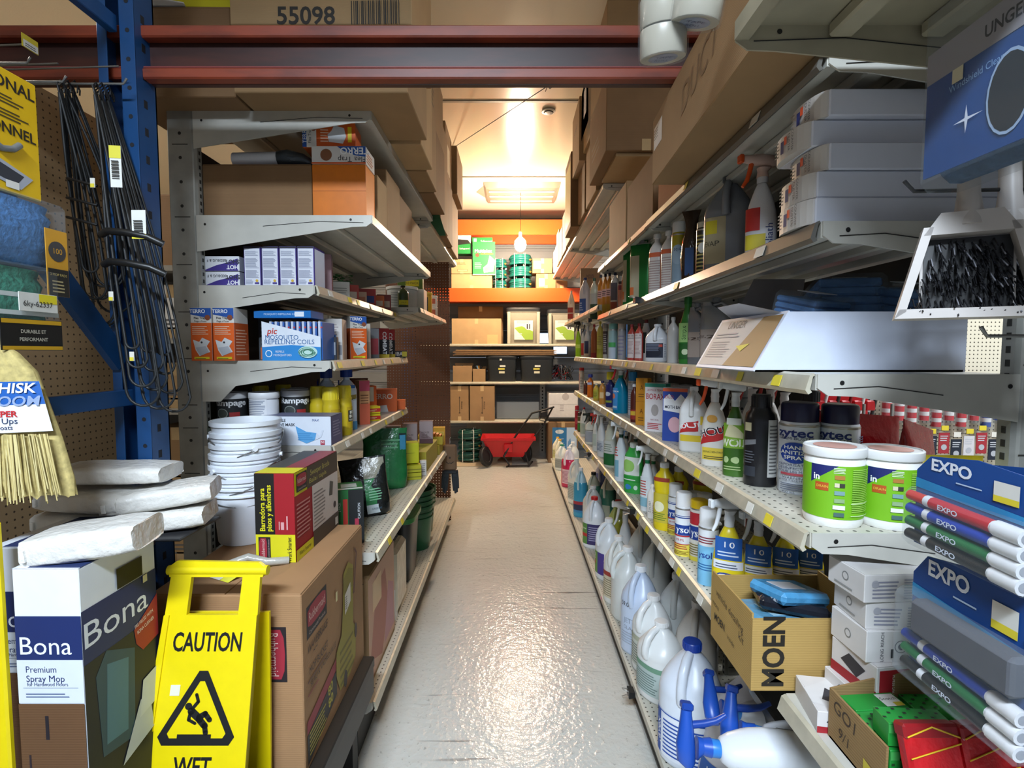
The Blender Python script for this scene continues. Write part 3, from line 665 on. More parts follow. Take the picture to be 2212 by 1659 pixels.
RS(j_tan,1333,'R0',1158,60,.60,-50,'white jug with tan and red label in the middle of the base row',G)
RS(j_green,1311,'R0',1120,56,.60,-70,'white jug with narrow green label between tan label jug and red capped jug',G)
RS(j_red,1278,'R0',1073,47,.585,-30,'white jug with red cap and green and purple label on base shelf',G)
RS(j_plain,1279,'R0',1049,42,.65,-50,'white jug with white cap directly behind the red capped jug',G)
RS(j_washer,1255,'R0',1010,30,.60,-30,'bright blue washer fluid jug with dark label in base row',G)
RS(j_wht2,1243,'R0',990,34,.60,-60,'plain white square jug in front of the pink jug',G)
RS(j_pink,1228,'R0',966,32,.60,-45,'clear jug filled with bright pink liquid on the base shelf',G)
RS(setp(jug('#e6ebe4','#2f8a6a',[('p',-.05,.03,.06,.14,'#a9aea6'),('l',-.045,.04,.05,.13,8,'#777d76')],shape='square')),1213,'R0',960,27,.60,-35,'white jug with teal cap and grey label beside the pink jug',G)
RS(j_yel,1209,'R0',949,20,.61,-30,'cream jug with yellow cap, second farthest in the base row',G)
RS(j_yel,1204,'R0',944,20,.60,-30,'cream jug with yellow cap, farthest in the base row beside the cardboard box',G)
RS(j_plain,1236,'R0',955,30,.72,-50,'translucent white jug behind the pink jug, deeper on the shelf',G)
RS(j_grn2,1279,'R0',1020,34,.70,-40,'pale jug with black cap and green liquid, left one of two',G)
RS(j_grn2,1312,'R0',1022,36,.78,-40,'pale jug with black cap and green liquid, right one of two',G)
RS(j_purp,1300,'R0',985,36,.80,-30,'translucent jug of lilac liquid deep on the base shelf',G)
RS(j_yg,1333,'R0',1080,46,.72,-40,'jug of olive yellow liquid with red cap deep on the base shelf',G)
RS(j_plain,1385,'R0',1125,62,.76,-20,'large white jug in shade under the spray can shelf',G)
RS(j_plain,1412,'R0',1160,66,.76,-30,'white jug in shade behind the pale blue jug',G)
RS(j_plain,1460,'R0',1240,80,.76,-30,'white jug in shade behind the grey label jug',G)
RS(jug('#cfc9c0','#dad6d0',None,shape='square'),1500,'R0',1300,86,.76,-30,'pale square jug in shade left of the open vehicle carton',G)
s_plain=spray('#e6e9ea','#e8e8e6','#e8e8e6',None,[('p',-.05,.03,.045,.10,'#cfd6dc'),('l',-.04,.04,.035,.09,6,'#5b6f8c')])
RS(s_plain,1345,'R0',1090,36,.69,-50,'white trigger spray bottle standing between the base shelf jugs')
big=bottle([(0,.9,.9),(.008,1,1),(.20,1,1),(.25,.85,.85),(.30,.5,.5),(.33,.3,.3),(.35,.28,.28)],'#cfccd0','#1e7a3a',[('p',-.09,.03,.09,.09,'#2b5fae'),('t','10%',.04,-.03,.06,'#e8eef8')],.085,.07,2.4,.022,.03)
a=P(1600,1530,1.62);big.put((.70,1.60,.135),math.radians(-20),'big grey white bottle with blue base band and green cap under the open carton',rot=(math.radians(-3),math.radians(8),math.radians(-30)),scale=1.15)
s_blue=spray('#d9dde2','#1f4fae','#173f96','#2f7cc8',[('p',-.04,.03,.04,.10,'#dfe3ea'),('l',-.03,.04,.03,.09,6,'#6a7180')],.05,.04)
def lying(p,u,v,Y,yaw,label,sc=1.0,pitch=90,roll=0,g=None):
 q=P(u,v,Y);M_=Matrix.Rotation(math.radians(yaw),4,'Z')@Matrix.Rotation(math.radians(pitch),4,'Y')@Matrix.Rotation(math.radians(roll),4,'Z')
 return p.put(q,0,label,g,rot=M_.to_euler(),scale=sc)
gs='white bottles with blue triggers lying on the base shelf'
lying(s_blue,1810,1600,1.34,-8,'white bottle with blue trigger lying behind the other two, beside the bleach jug',1.25,-78,200,gs)
lying(s_blue,1900,1665,1.16,-12,'white bottle with blue trigger lying lowest at the picture edge',1.25,-80,170,gs)
lying(s_blue,1800,1655,1.10,-4,'white bottle with blue trigger lying in front of the bleach jug label',1.2,-84,160,gs)
lys=lambda cap,band='#f3e25a':aerosol('#eceef0',cap,[('p',-.105,.0,.105,.05,band),('p',-.105,.125,.105,.165,'#eef2f6'),('p',-.04,.085,.05,.125,'#1b3f94'),('t','Lysol',.036,.004,.106,'#ffffff',dict(bold=.02)),('p',-.04,.079,.05,.084,'#c22430'),('t','99.9%',.013,.0,.065,'#b8303a'),('l',-.03,.03,.035,.055,3,'#b8303a'),('p',-.105,.152,.105,.156,'#1b3f94'),('p',-.105,.160,.105,.162,'#1b3f94'),('l',-.03,.008,.035,.025,3,'#9a7d20')])
l_wht=lys('#f2f2f2');l_blue=lys('#f4f6f8','#8cc6e8')
l_blue=aerosol('#eef2f6','#f6f8fa',[('p',-.105,.0,.105,.13,'#7fc3ea'),('t','Lysol',.03,-.01,.10,'#1b3f94',dict(bold=.02)),('l',-.03,.05,.03,.075,3,'#2b6aa8'),('l',-.03,.14,.03,.165,3,'#8a2a3a')])
l_wipe=aerosol('#f2ede0','#f0c81c',[('p',-.12,.12,.12,.16,'#c22430'),('p',-.12,.07,.12,.115,'#1b3f94'),('t','Lysol',.036,.0,.092,'#ffffff',dict(bold=.02)),('l',-.04,.02,.04,.06,5,'#8a7d40'),('p',-.12,.0,.12,.014,'#e8d84a')],.036,.17,.03,1.0,False,'wipes_canister')
s_lys=spray('#e9d326','#dfe3e6','#dfe3e6','#e6e9ea',[('p',-.034,.125,.034,.185,'#1f5aa8'),('t','10',.022,0,.165,'#ffffff'),('l',-.024,.135,.024,.152,2,'#cfe0f4'),('p',-.04,.1,.04,.122,'#e3e7ee'),('l',-.03,.104,.03,.118,2,'#4a5870'),('d',-.006,.055,.036,'#26408c'),('d',-.006,.055,.032,'#eef0f4'),('t','Lysol',.026,-.004,.056,'#1b3f94',dict(bold=.02))],.05,.032)
gl_='disinfectant cans on the second right shelf'
RS(l_wht,1455,'R1',1043,30,.635,-40,'white disinfectant can with yellow base, behind the front can',gl_)
RS(l_wht,1474,'R1',1062,36,.60,-42,'white disinfectant can with blue label and yellow base, frontmost',gl_)
RS(l_wipe,1508,'R1',1078,36,.64,-40,'disinfectant wipes canister with yellow lid between two cans',gl_)
RS(l_blue,1526,'R1',1097,42,.60,-35,'disinfectant can with light blue body and tall white cap',gl_)
RS(l_wht,1490,'R1',1060,34,.72,-20,'white capped disinfectant can in shade, second row',gl_)
RS(l_wht,1520,'R1',1065,34,.74,-20,'white capped disinfectant can in shade behind the yellow lid',gl_)
gy='yellow disinfectant trigger sprays'
for u,vt,X,w,nm in((1571,1085,.61,66,'frontmost, fully lit'),(1634,1110,.69,62,'second into the shelf'),(1692,1118,.765,60,'third into the shelf'),(1745,1122,.835,58,'fourth, deepest in shade')):
 RS(s_lys,u,'R1',vt,w,X,-24,'yellow disinfectant spray with white trigger and blue top label, '+nm,gy)
RS(s_plain,1545,'R1',1130,28,.70,-30,'white trigger spray bottle between the light blue can and yellow sprays')
b_yel=bottle([(0,.9,.9),(.008,1,1),(.10,1,1),(.13,.86,.86),(.16,.95,.95),(.185,1,1),(.205,.8,.8),(.222,.45,.5),(.235,.4,.45)],'#e8cf1c','#eeeeee',[('p',-.045,.03,.03,.14,'#cdbb3a'),('d',-.01,.09,.02,'#f2eec8'),('p',-.04,.185,.03,.2,'#a8402a'),('l',-.04,.04,.02,.07,4,'#6f8a2a')],.044,.036,2.2,.018,.02)
RS(b_yel,1434,'R1',998,44,.61,-35,'tall yellow floor cleaner bottle with white cap','yellow cleaner bottles')
RS(b_yel,1478,'R1',1008,42,.70,-35,'tall yellow cleaner bottle in shade behind the first one','yellow cleaner bottles')
RS(b_yel,1512,'R1',1012,42,.77,-35,'tall yellow cleaner bottle deepest in shade','yellow cleaner bottles')
RS(bottle(SH,'#ece8e0','#f0ece2',[('p',-.04,.03,.035,.13,'#e6e2da'),('t','Bioclean',.024,-.006,.08,'#2a2a2e',dict(rot=PI/2)),('l',.015,.04,.032,.12,6,'#8a2a2a')],.04,.03),1408,'R1',1045,21,.60,-42,'small white bottle with vertical black lettering beside the yellow cleaner')
s_wg=spray('#e6ecee','#e3e6e6','#e3e6e6','#1f7a4a',[('p',-.04,.04,.02,.15,'#dfe6e8'),('p',-.045,.02,.02,.06,'#8fc0d0'),('l',-.03,.07,.01,.14,6,'#c0504a')])
RS(s_wg,1397,'R1',969,30,.605,-50,'white trigger spray bottle with green collar before the small white bottle','white sprays with green collars')
RS(s_wg,1410,'R1',975,26,.655,-50,'white trigger spray bottle with green collar, one step deeper','white sprays with green collars')
s_wd=spray('#e4ecf0','#e3e6e6','#e3e6e6','#123f30',[('p',-.045,.02,-.0,.10,'#7fb4c8'),('l',-.03,.12,.0,.17,4,'#c0504a')])
RS(s_wd,1340,'R1',916,28,.60,-45,'white trigger spray bottle with dark green collar in the middle','white sprays with dark green collars')
RS(s_wd,1352,'R1',925,22,.68,-45,'white spray with dark green collar in shade, left one','white sprays with dark green collars')
RS(s_wd,1372,'R1',930,24,.70,-45,'white spray with dark green collar in shade, right one','white sprays with dark green collars')
b_det=bottle([(0,.9,.9),(.01,1,1),(.12,1,1),(.15,.97,.97),(.17,.85,.85),(.185,.6,.62),(.2,.5,.5)],'#3fae4c','#e8efe8',[('p',-.05,.08,.04,.16,'#e3eadf'),('d',-.015,.12,.028,'#9ccf6a'),('p',-.055,.05,.045,.075,'#2a9a3a'),('l',-.04,.058,.03,.068,1,'#e8f4e8'),('d',-.01,.028,.012,'#3a86c8'),('d',.02,.028,.01,'#d8efe0')],.052,.034,2.6,.02,.022)
RS(b_det,1368,'R1',955,42,.615,-40,'bright green liquid detergent bottle with white and lime label')
RS(setp(bottle([(0,.9,.9),(.01,1,1),(.1,1,1),(.15,.8,.85),(.2,.4,.5)],'#cfd2c0','#d8dac8',[('p',-.05,.01,.05,.065,'#1f6a34'),('p',-.05,.065,.05,.125,'#d8dcd4'),('l',-.03,.075,.03,.115,4,'#8a9a8a')],.05,.036)),1318,'R1',908,29,.61,-45,'cream bottle with sloping shoulders and dark green lower label')
RS(s_plain,1299,'R1',892,22,.61,-60,'tall white spray bottle left of the green label cream bottle')
RS(spray('#dfe3e0','#e3e6e6','#e3e6e6'),1293,'R1',888,18,.67,-60,'tall pale spray bottle one step deeper, beside the shelf joint')
RS(spray('#e0e2da','#c8302a','#c8302a','#c8302a',[('p',-.03,.04,.03,.13,'#c0cabc')]),1286,'R1',896,14,.60,-50,'small white spray bottle with red trigger')
RS(spray('#e9e5d4','#20281f','#20281f','#20281f',[('p',-.045,.02,.04,.12,'#a8aab0'),('p',-.045,.125,.04,.13,'#2a2a2a')],.05,.035,waist=False),1273,'R1',895,24,.60,-30,'cream bottle with black trigger and grey label')
RS(jug('#ece6da','#c22428',[('p',-.05,.03,.05,.14,'#b8c0ac')],shape='square'),1261,'R1',880,15,.605,-40,'white jug with red cap near the far end of second shelf')
RS(aerosol('#b01f30','#c22a34',[('p',-.03,.06,.03,.12,'#c8404a')],.028,.2,.04),1246,'R1',876,9,.595,-30,'slim dark red can at the far end of second shelf')
RS(aerosol('#6a5a30','#3a2a1c',[('p',-.03,.02,.03,.09,'#3f8a3a'),('p',-.03,.1,.03,.12,'#e0d8b0')],.028,.17,.04),1252,'R1',890,9,.605,-30,'slim brown and green can beside the dark red can')
s_shout=spray('#e7e4dc','#e2e3e3','#d9501e','#e2e3e3',[('p',-.03,.02,.05,.06,'#ead04a'),('g',[(-.045,.065),(.05,.095),(.05,.14),(-.02,.11)],'#c42c2c'),('t','SHOUT',.034,.0,.112,'#ffffff',dict(bold=.03,rot=.3)),('t','SHOUT',.034,.001,.113,'#20202a',dict(bold=.005,rot=.3)),('t','CONCENTRATED',.009,.01,.046,'#2a2a2a'),('l',-.02,.024,.045,.036,2,'#5a5230'),('d',.0,.155,.012,'#d8a04a')],.05,.03)
RS(s_shout,1541,'R2',826,54,.615,-38,'white laundry stain spray with orange trigger and red slanted label')
shg=jug('#e4e4e2','#e9e9e8',[('p',-.05,.05,.055,.08,'#e3c832'),('g',[(-.06,.085),(.02,.1),(.02,.15),(-.03,.13)],'#c42c2c'),('t','SHOUT',.03,-.02,.12,'#ffffff',dict(bold=.03,rot=.25)),('p',.03,.13,.05,.17,'#e8c83a')],shape='square')
RS(shg,1496,'R2',835,56,.63,-30,'white refill jug with yellow and red stain remover label')
s_green=spray('#3f6a24','#d8dad8','#d8dad8','#cfd2cf',[('p',-.04,.085,.045,.16,'#86b436'),('t','WOLF',.03,.0,.10,'#f0f4e0',dict(bold=.03)),('g',[(-.03,.12),(-.01,.16),(.03,.13),(.03,.115)],'#e3dfb0'),('d',-.02,.05,.010,'#b8cf90'),('d',.006,.05,.010,'#b8cf90'),('l',-.03,.02,.03,.035,2,'#a8c080'),('p',-.02,.155,.02,.175,'#e0e4d8')],.043,.03)
RS(s_green,1585,'R2',832,46,.62,-32,'green cleaner bottle with white trigger head beside the black bottle')
b_blk=bottle([(0,.95,.95),(.006,1,1),(.19,1,1),(.215,.9,.9),(.225,.7,.7),(.235,.66,.66)],'#17171c','#141418',[('p',.012,.03,.052,.20,'#c9c9c6'),('l',.016,.04,.048,.19,14,'#6a6a6a'),('p',-.05,.165,-.025,.19,'#d8cfa8'),('p',-.05,.03,-.012,.06,'#2c3038'),('g',[(-.05,.12),(-.012,.128),(-.012,.142),(-.05,.136)],'#77787c'),('l',-.048,.07,-.014,.11,5,'#55575e')],.045,.04,2.4,.027,.04)
RS(b_blk,1640,'R2',850,66,.645,-20,'large black bottle with black cap and pale side label')
can_z=aerosol('#dfe5f0','#17193e',[('t','zytec',.030,-.014,.158,'#1c2f7a',dict(bold=.025)),('t','GERM BUSTER',.010,-.012,.144,'#3a466e'),('d',-.012,.108,.027,'#1f45a8'),('t','HAND',.013,-.012,.121,'#ffffff',dict(bold=.02)),('t','SANITIZER',.013,-.012,.108,'#ffffff',dict(bold=.02)),('t','SPRAY',.013,-.012,.095,'#ffffff',dict(bold=.02)),('t','VAPORISATEUR',.0085,-.012,.077,'#38446e'),('t','DESINFECTANT',.0085,-.012,.068,'#38446e'),('t','POUR LES MAINS',.0075,-.012,.060,'#38446e'),('p',-.035,.05,.008,.056,'#c0505c'),('t','WARNING',.008,-.012,.044,'#3a3f52'),('t','AVERTISSEMENT',.007,-.012,.037,'#3a3f52'),('l',-.034,.012,.01,.032,4,'#5a6074'),('t','400 mL',.007,-.02,.007,'#3a3f52'),('l',.03,.10,.06,.16,10,'#6a7290')],.033,.175,.05)
RS(can_z,1722,'R2',868,78,.705,-18,'white hand sanitizer spray can with navy cap beside the green tubs','hand sanitizer cans')
RS(can_z,1808,'R2',872,76,.79,-28,'white hand sanitizer spray can with navy cap, mostly behind the left green tub','hand sanitizer cans')
TB=[('p',-.17,.018,.17,.122,'#78b81c'),('g',[(-.07,.122),(-.02,.122),(-.07,.085)],'#1c2466'),('t','in',.018,-.058,.098,'#ffffff',dict(bold=.02)),('p',-.06,.072,-.036,.088,'#b9531e'),('t','DRAIN',.007,-.047,.080,'#e8c84a'),('l',-.028,.108,-.008,.12,4,'#e8f4d8'),('p',-.026,.096,-.009,.104,'#b07a34'),('p',-.026,.081,-.009,.089,'#d8d2b0'),('p',-.018,.081,-.009,.089,'#3a3a30'),('p',-.026,.066,-.009,.074,'#7aa0a0'),('p',-.026,.051,-.009,.059,'#8fae7c'),('p',-.028,.038,-.008,.046,'#e8f0e4'),('p',-.026,.024,-.009,.032,'#4a6a64'),('l',.004,.034,.052,.118,24,'#a8d860'),('p',.002,.050,.054,.051,'#e8f4d8'),('p',.002,.026,.054,.027,'#e8f4d8')]
t_g=tub(.054,.156,'#f0f0ec','#eeeeec',TB,'#d9a79a')
for u,v,ub,vb,nm in((1806,955,1803,1125,'left one'),(1914,962,1910,1130,'right one')):
 q=PZ(ub,vb,1.2072);fit(t_g,q.x,q.y,1.2074,u,v+5,113,-2,'white screw lid tub with bright green label on the shelf end, '+nm,'green label tubs')
r2=lambda*a,**k:RS(a[0],a[1],'R2',*a[2:],**k)
bx_borax=pbox(.10,.05,.2,'#e9e3e4',{'f':[('p',-.05,.185,.05,.2,'#2f8f7a'),('t','20 MULE TEAM',.012,0,.172,'#c23a44',dict(w=.075)),('t','BORAX',.033,0,.145,'#c23a44',dict(bold=.01,w=.088)),('d',0,.09,.018,'#b0a8a4',.024),('t','NATURAL',.009,0,.05,'#8a3a44'),('l',-.035,.012,.035,.04,4,'#c23a44')],'r':[('p',-.025,.185,.025,.2,'#2f8f7a'),('l',-.015,.02,.015,.17,18,'#a8b0c4')]})
r2(bx_borax,1419,828,47,.63,-40,'white laundry booster box with red lettering and teal top edge')
bx_balls=pbox(.085,.05,.19,'#e6e8f0',{'f':[('p',-.0425,.0,.0425,.19,'#2a479c'),('g',[(-.04,.11),(.04,.1),(.04,.15),(.02,.17),(.0,.145),(-.02,.17),(-.04,.15)],'#e9e9ea'),('p',-.0425,.178,.0425,.19,'#d9603a'),('t','MOTH BALLS',.015,.0,.122,'#20263a',dict(bold=.02,w=.07)),('d',0,.06,.022,'#d8a8b0',.028),('t','OLD',.016,-.02,.158,'#c23a34')],'r':[('l',-.015,.02,.015,.17,12,'#a8b0c4')]})
r2(bx_balls,1461,838,52,.64,-34,'blue and white carton lettered balls right of the laundry booster box')
bx_or=pbox(.075,.05,.1,'#d8932c',{'f':[('t','A',.03,0,.06,'#6a3a14'),('l',-.02,.02,.02,.04,2,'#8a5a1c'),('p',.015,0,.0375,.1,'#e8ac3a')]})
o=r2(bx_or,1389,868,27,.62,-40,'amber starch box, lower of the stacked pair',group='amber boxes stacked beside the laundry booster');o2=bx_or.put((o.location.x,o.location.y,o.location.z+.1*o.scale.z+.0015),o.rotation_euler.z,'amber starch box, upper of the stacked pair','amber boxes stacked beside the laundry booster',scale=tuple(o.scale))
r2(bottle(TALL,'#5c2520','#e6e6e6',[('p',-.035,.02,.03,.09,'#a8322a'),('p',-.02,.05,.02,.08,'#e8c03a')],.03,.024),1369,829,15,.60,-40,'slim dark red brown bottle with white cap and yellow label')
r2(aerosol('#c9ccd4','#2f86c0',[('l',-.03,.03,.03,.15,10,'#8a8fa0')],.036,.18,.05),1366,803,20,.66,-30,'grey white can with bright blue cap behind the slim bottle')
sb=spray('#1287a8','#e2e2de','#b8202a','#1a8a6a',[('p',-.05,.02,.0,.15,'#3f8fd0'),('d',-.028,.10,.016,'#e07a5a'),('p',-.045,.03,-.002,.042,'#bcd8ec'),('t','Windex',.018,-.024,.13,'#ffffff')],.052,.034,'#0f86ac')
r2(sb,1340,793,34,.615,-45,'turquoise glass cleaner bottle with red and white trigger')
r2(sb,1362,795,22,.70,-45,'turquoise glass cleaner in shade behind the blue capped can')
r2(spray('#e0ded8','#e2e2de','#b8202a','#e2e2de'),1352,797,20,.76,-45,'pale spray bottle with red trigger deep on the laundry shelf')
r2(bottle(TALL,'#252a6a','#d8c62a',[('d',-.01,.12,.02,'#c8d0e0'),('p',-.03,.04,.02,.06,'#8a9a3a')],.038,.03,2.4,.03,.07),1318,803,20,.62,-35,'navy bottle with large yellow cap on the laundry shelf')
pump=bottle(SH,'#c98a3c','#1f2a5c',[('p',-.02,.06,.02,.12,'#e8c890')],.036,.028,2.2,.016,.022)
r2(pump,1301,822,14,.60,-30,'amber hand soap bottle with navy collar pump')
r2(bottle(SH,'#cda63c','#e8e2d0',[('p',-.035,.03,.03,.15,'#b8b43a'),('l',-.025,.05,.02,.13,5,'#5a5a20')],.036,.028),1288,828,13,.60,-35,'small bottle with olive yellow label')
r2(bottle(TALL,'#cf6a1c','#3a46a8',[('p',-.03,.16,.03,.19,'#a8b4dc')],.036,.03,2.4,.026,.04),1275,808,13,.60,-35,'orange liquid bottle with blue cap')
r2(bottle(SH,'#5a2a1c','#2a1a14',None,.034,.028),1265,822,9,.60,-35,'dark brown bottle near the far end of laundry shelf')
r2(aerosol('#e2d8cc','#b82a2c',[('p',-.1,.02,-.02,.18,'#b82a2c'),('l',-.01,.04,.03,.16,8,'#8a7a70')],.032,.2,.03),1256,794,11,.595,-30,'tall white and red can, farthest on the laundry shelf')
for i,(u,vt,X)in enumerate(((1625,826,.76),(1655,828,.80),(1690,835,.86),(1452,832,.80),(1480,834,.85))):
 RS(spray('#d8d6d2','#d9d5d2','#c03a30' if i<3 else '#d0ccc8','#d9d5d2'),u,'R2',vt,48-12*(i>2),X,-40,'white trigger spray bottle in dark back row of laundry shelf, %s from camera'%ORD[i],'back row trigger bottles')
b_bk2=bottle(TALL,'#1a1a1c','#18181a',[('d',0,.1,.02,'#b8b4a0')],.05,.04,2.4,.03,.04)
RS(b_bk2,1745,'R2',842,60,.86,-30,'big black bottle in shade behind the sanitizer cans')
r2(bottle(TALL,'#c8c2b4','#d8d2c8',None,.04,.03),1345,800,20,.82,-30,'beige bottle deep in the laundry shelf behind turquoise bottle')
r3=lambda*a,**k:RS(a[0],a[1],'R3',*a[2:],**k)
r3(spray('#a8d820','#2a2a2a','#2a2a2a','#2a2a2a',[('p',-.04,.07,.04,.1,'#d8f060')]),1249,698,12,.60,-30,'lime green spray bottle with black trigger at the far end of middle shelf')
r3(bottle(TALL,'#d8d4cc','#d8d4cc',[('p',-.03,.02,.03,.14,'#c8403a')],.034,.028),1259,712,8,.60,-30,'thin white and red bottle on the middle shelf')
r3(spray('#dcdad6','#d0ccc6','#30302e','#d0ccc6',[('p',-.02,.03,.02,.13,'#3a4470')]),1269,698,17,.61,-40,'white spray bottle with small blue label on the middle shelf')
r3(bottle(TALL,'#b8683c','#a82a3a',[('p',-.04,.0,.04,.04,'#a8383a')],.038,.03),1283,700,13,.61,-30,'orange liquid bottle with red neck on the middle shelf')
r3(bottle(TALL,'#d8cf6a','#cfc03a',[('p',-.04,.0,.04,.07,'#b8b03a'),('l',-.03,.1,.03,.17,6,'#b8a860')],.042,.03),1296,694,14,.61,-30,'yellow polish bottle on the middle shelf')
r3(aerosol('#b8b0a4','#9a948a',[('p',-.03,.03,.03,.19,'#4a3a3c'),('l',-.02,.05,.02,.18,9,'#b8b0a8')],.032,.2,.03),1308,700,12,.605,-30,'slim can with dark brown label on the middle shelf')
r3(aerosol('#9ab8b8','#7ab0a8',[('p',-.03,.08,.03,.11,'#4aa85a'),('p',-.03,.0,.03,.075,'#c0ccd8')],.036,.19,.035),1324,699,21,.61,-30,'silver teal can with green band on the middle shelf')
r3(aerosol('#a8a6aa','#b8aca0',[('l',-.03,.03,.03,.17,6,'#8a88a0')],.036,.19,.035),1343,699,18,.62,-30,'plain silver can on the middle shelf')
goo=bottle(TALL,'#b4453c','#8a2026',[('p',-.045,.02,.03,.2,'#d8c8c4'),('t','GUG 24',.016,-.008,.185,'#2a2a2e'),('l',-.035,.05,.02,.15,10,'#a88a88'),('p',-.04,.165,.025,.168,'#2a2a2e')],.036,.028)
r3(goo,1364,700,17,.605,-35,'red bottle with white stain guide label, left of two',group='red bottles with white labels')
r3(goo,1380,698,18,.605,-35,'red bottle with white stain guide label, right of two',group='red bottles with white labels')
r3(bottle(FAT,'#e2e6ea','#8a3030',[('p',-.04,.04,.01,.15,'#1f3030'),('p',-.035,.04,-.01,.08,'#c8b43a')],.04,.03),1395,690,19,.66,-35,'white bottle with dark green side label and red neck')
r3(jug('#e6e8ec','#e8eaec',[('p',-.055,.035,.035,.15,'#2c3348'),('d',-.012,.075,.034,'#1a1f30'),('p',.008,.12,.03,.14,'#e0503a'),('l',-.05,.09,.02,.145,6,'#8a93a8'),('l',.045,.04,.065,.15,8,'#b0b4c0')],shape='square'),1419,700,48,.615,-30,'white round shouldered jug with black circular cleaner label')
r3(bottle(TALL,'#cfccc8','#cfccc8',None,.04,.034),1453,684,24,.62,-30,'plain grey white bottle between the jug and the green bottle')
r3(bottle([(0,.92,.92),(.006,1,1),(.12,1,1),(.17,.85,.9),(.21,.55,.7),(.235,.4,.5),(.25,.4,.5)],'#2f7a2e','#1f6a2a',[('p',-.045,.09,.04,.17,'#9cc87a'),('t','Simple',.022,-.005,.13,'#204a20',dict(rot=PI/2)),('p',-.045,.02,.04,.085,'#1f5c22'),('d',0,.05,.012,'#cfe0b8')],.042,.032,2.4,.018,.03),1484,641,36,.625,-40,'tall green cleaner bottle with pale label and green cap')
oil=oiljug('#8d9096','#75787c',[('p',-.05,.03,.02,.14,'#a89a90'),('t','0W-20',.02,-.015,.11,'#4a3a30')])
r3(oil,1505,655,40,.64,-60,'silver ribbed oil bottle left of its pair',group='silver oil bottles')
r3(oil,1545,643,62,.68,-40,'silver ribbed oil bottle right of its pair, beside the tray carton',group='silver oil bottles')
r5=lambda*a,**k:RS(a[0],a[1],'R5',*a[2:],**k)
tn=tin('#1f7a34',[('p',-.05,.02,.0,.18,'#b8ae90'),('p',-.045,.03,-.005,.06,'#d8703a')],.11,.07,.22)
r5(tn,1385,520,44,.63,-35,'large green solvent tin right of the smaller one',group='green tins')
r5(tn,1357,528,22,.62,-50,'narrow looking green tin beside the amber bottles',group='green tins')
r5(tn,1402,518,30,.73,-35,'green tin partly hidden behind the large one',group='green tins')
wb=bottle(TALL,'#e2dcd6','#ece8e4',[('p',-.04,.17,.03,.19,'#d8663a'),('l',-.035,.03,.03,.16,12,'#b8a09a'),('p',.02,.03,.03,.18,'#a85a3a')],.042,.034,2.8,.02,.022)
r5(wb,1418,505,33,.615,-32,'white bottle with orange stripe label, left of two',group='white bottles with orange labels')
r5(wb,1443,498,30,.62,-32,'white bottle with orange stripe label, right of two',group='white bottles with orange labels')
r5(aerosol('#b0a028','#e6e4de',[('p',-.035,.01,.04,.12,'#8aa0b0'),('d',-.0,.12,.035,'#9ab0c0'),('t','aqua',.02,0,.14,'#3a4a60')],.036,.19,.04),1466,480,33,.63,-30,'yellow can with blue grey oval label and white cap')
m=MB();fm=mat('#3c2c20',.12,0,'film',.3,22);rg=[]
for z,rx,ry in((0,.035,.03),(.02,.042,.034),(.09,.044,.036),(.15,.04,.03),(.19,.025,.016),(.22,.03,.006),(.245,.042,.003)):
 rg.append([(rx*math.cos(a)*(1+.12*math.sin(5*a+z*40)),ry*math.sin(a)*(1+.12*math.sin(3*a+z*30)),z)for a in[2*PI*k/24 for k in range(24)]])
m.loft(rg,fm);m2=MB();m2 .box(-.02,-.036,.03,.02,-.034,.12,mat('#2a4a7a',.2));pw=setp(Proto('wrapped_bundle','bag',[('plastic_wrap',m),('insert_card',m2)]),w=.088,h=.245)
r5(pw,1491,455,40,.64,-30,'dark bundle in shiny crinkled clear plastic on the upper shelf')
r5(aerosol('#2f2c20','#cfc8b0',[('l',-.03,.03,.035,.18,10,'#b8a860'),('d',0,.12,.02,'#d8d8d0')],.032,.19,.025),1517,480,28,.625,-30,'small dark can with pale bug print label')
r5(jug('#7f8186','#5a5c60',[('p',-.06,.03,.0,.17,'#b8ac8a'),('p',-.055,.12,-.01,.16,'#d8c82a'),('t','EVAP',.022,-.03,.09,'#4a4436')],shape='square',rough=.25),1572,378,98,.67,-32,'big silver grey antifreeze jug with yellow label on the upper shelf')
r5(spray('#dfe0e4','#d8b8a8','#e0561e','#cfd0d2',[('p',-.045,.08,.0,.14,'#c8302a'),('p',-.04,.03,.01,.07,'#d8c83a'),('t','goliath',.028,.02,.06,'#2a3a7a',dict(rot=PI/2))],.042,.03),1642,345,62,.66,-32,'tall white spray bottle with orange top beside the white boxes')
am=bottle(TALL,'#c8822a','#1f2840',[('p',-.04,.02,.03,.07,'#b8962a'),('p',-.04,.12,.03,.17,'#d8a8a0'),('l',-.03,.13,.02,.165,3,'#3a2a2a')],.034,.028)
for i,u in enumerate((1297,1307,1316)):r5(am,u,593-i*2,13,.605+.02*(i==2),-35,'amber polish bottle with dark cap, %s of three from the left'%ORD[i],group='amber polish bottles')
r5(bottle(TALL,'#c8cbb8','#3a5a3a',[('p',-.05,.0,.05,.1,'#2f4a34'),('p',-.05,.1,.05,.17,'#b8b8b0')],.04,.03),1283,600,17,.60,-40,'pale bottle with dark green lower label left of the amber bottles')
r5(bottle(TALL,'#d4d0c8','#24304a',[('p',-.04,.08,.03,.2,'#6a6470'),('p',-.04,.02,.03,.07,'#a8503a')],.044,.034),1328,588,19,.615,-35,'white bottle with dark cap right of the amber bottles')
r5(aerosol('#8a3a44','#2a2430',[('p',-.02,.02,.02,.15,'#cf8a6a')],.03,.19,.02),1340,608,11,.60,-30,'slim dark red can left of the green tins')
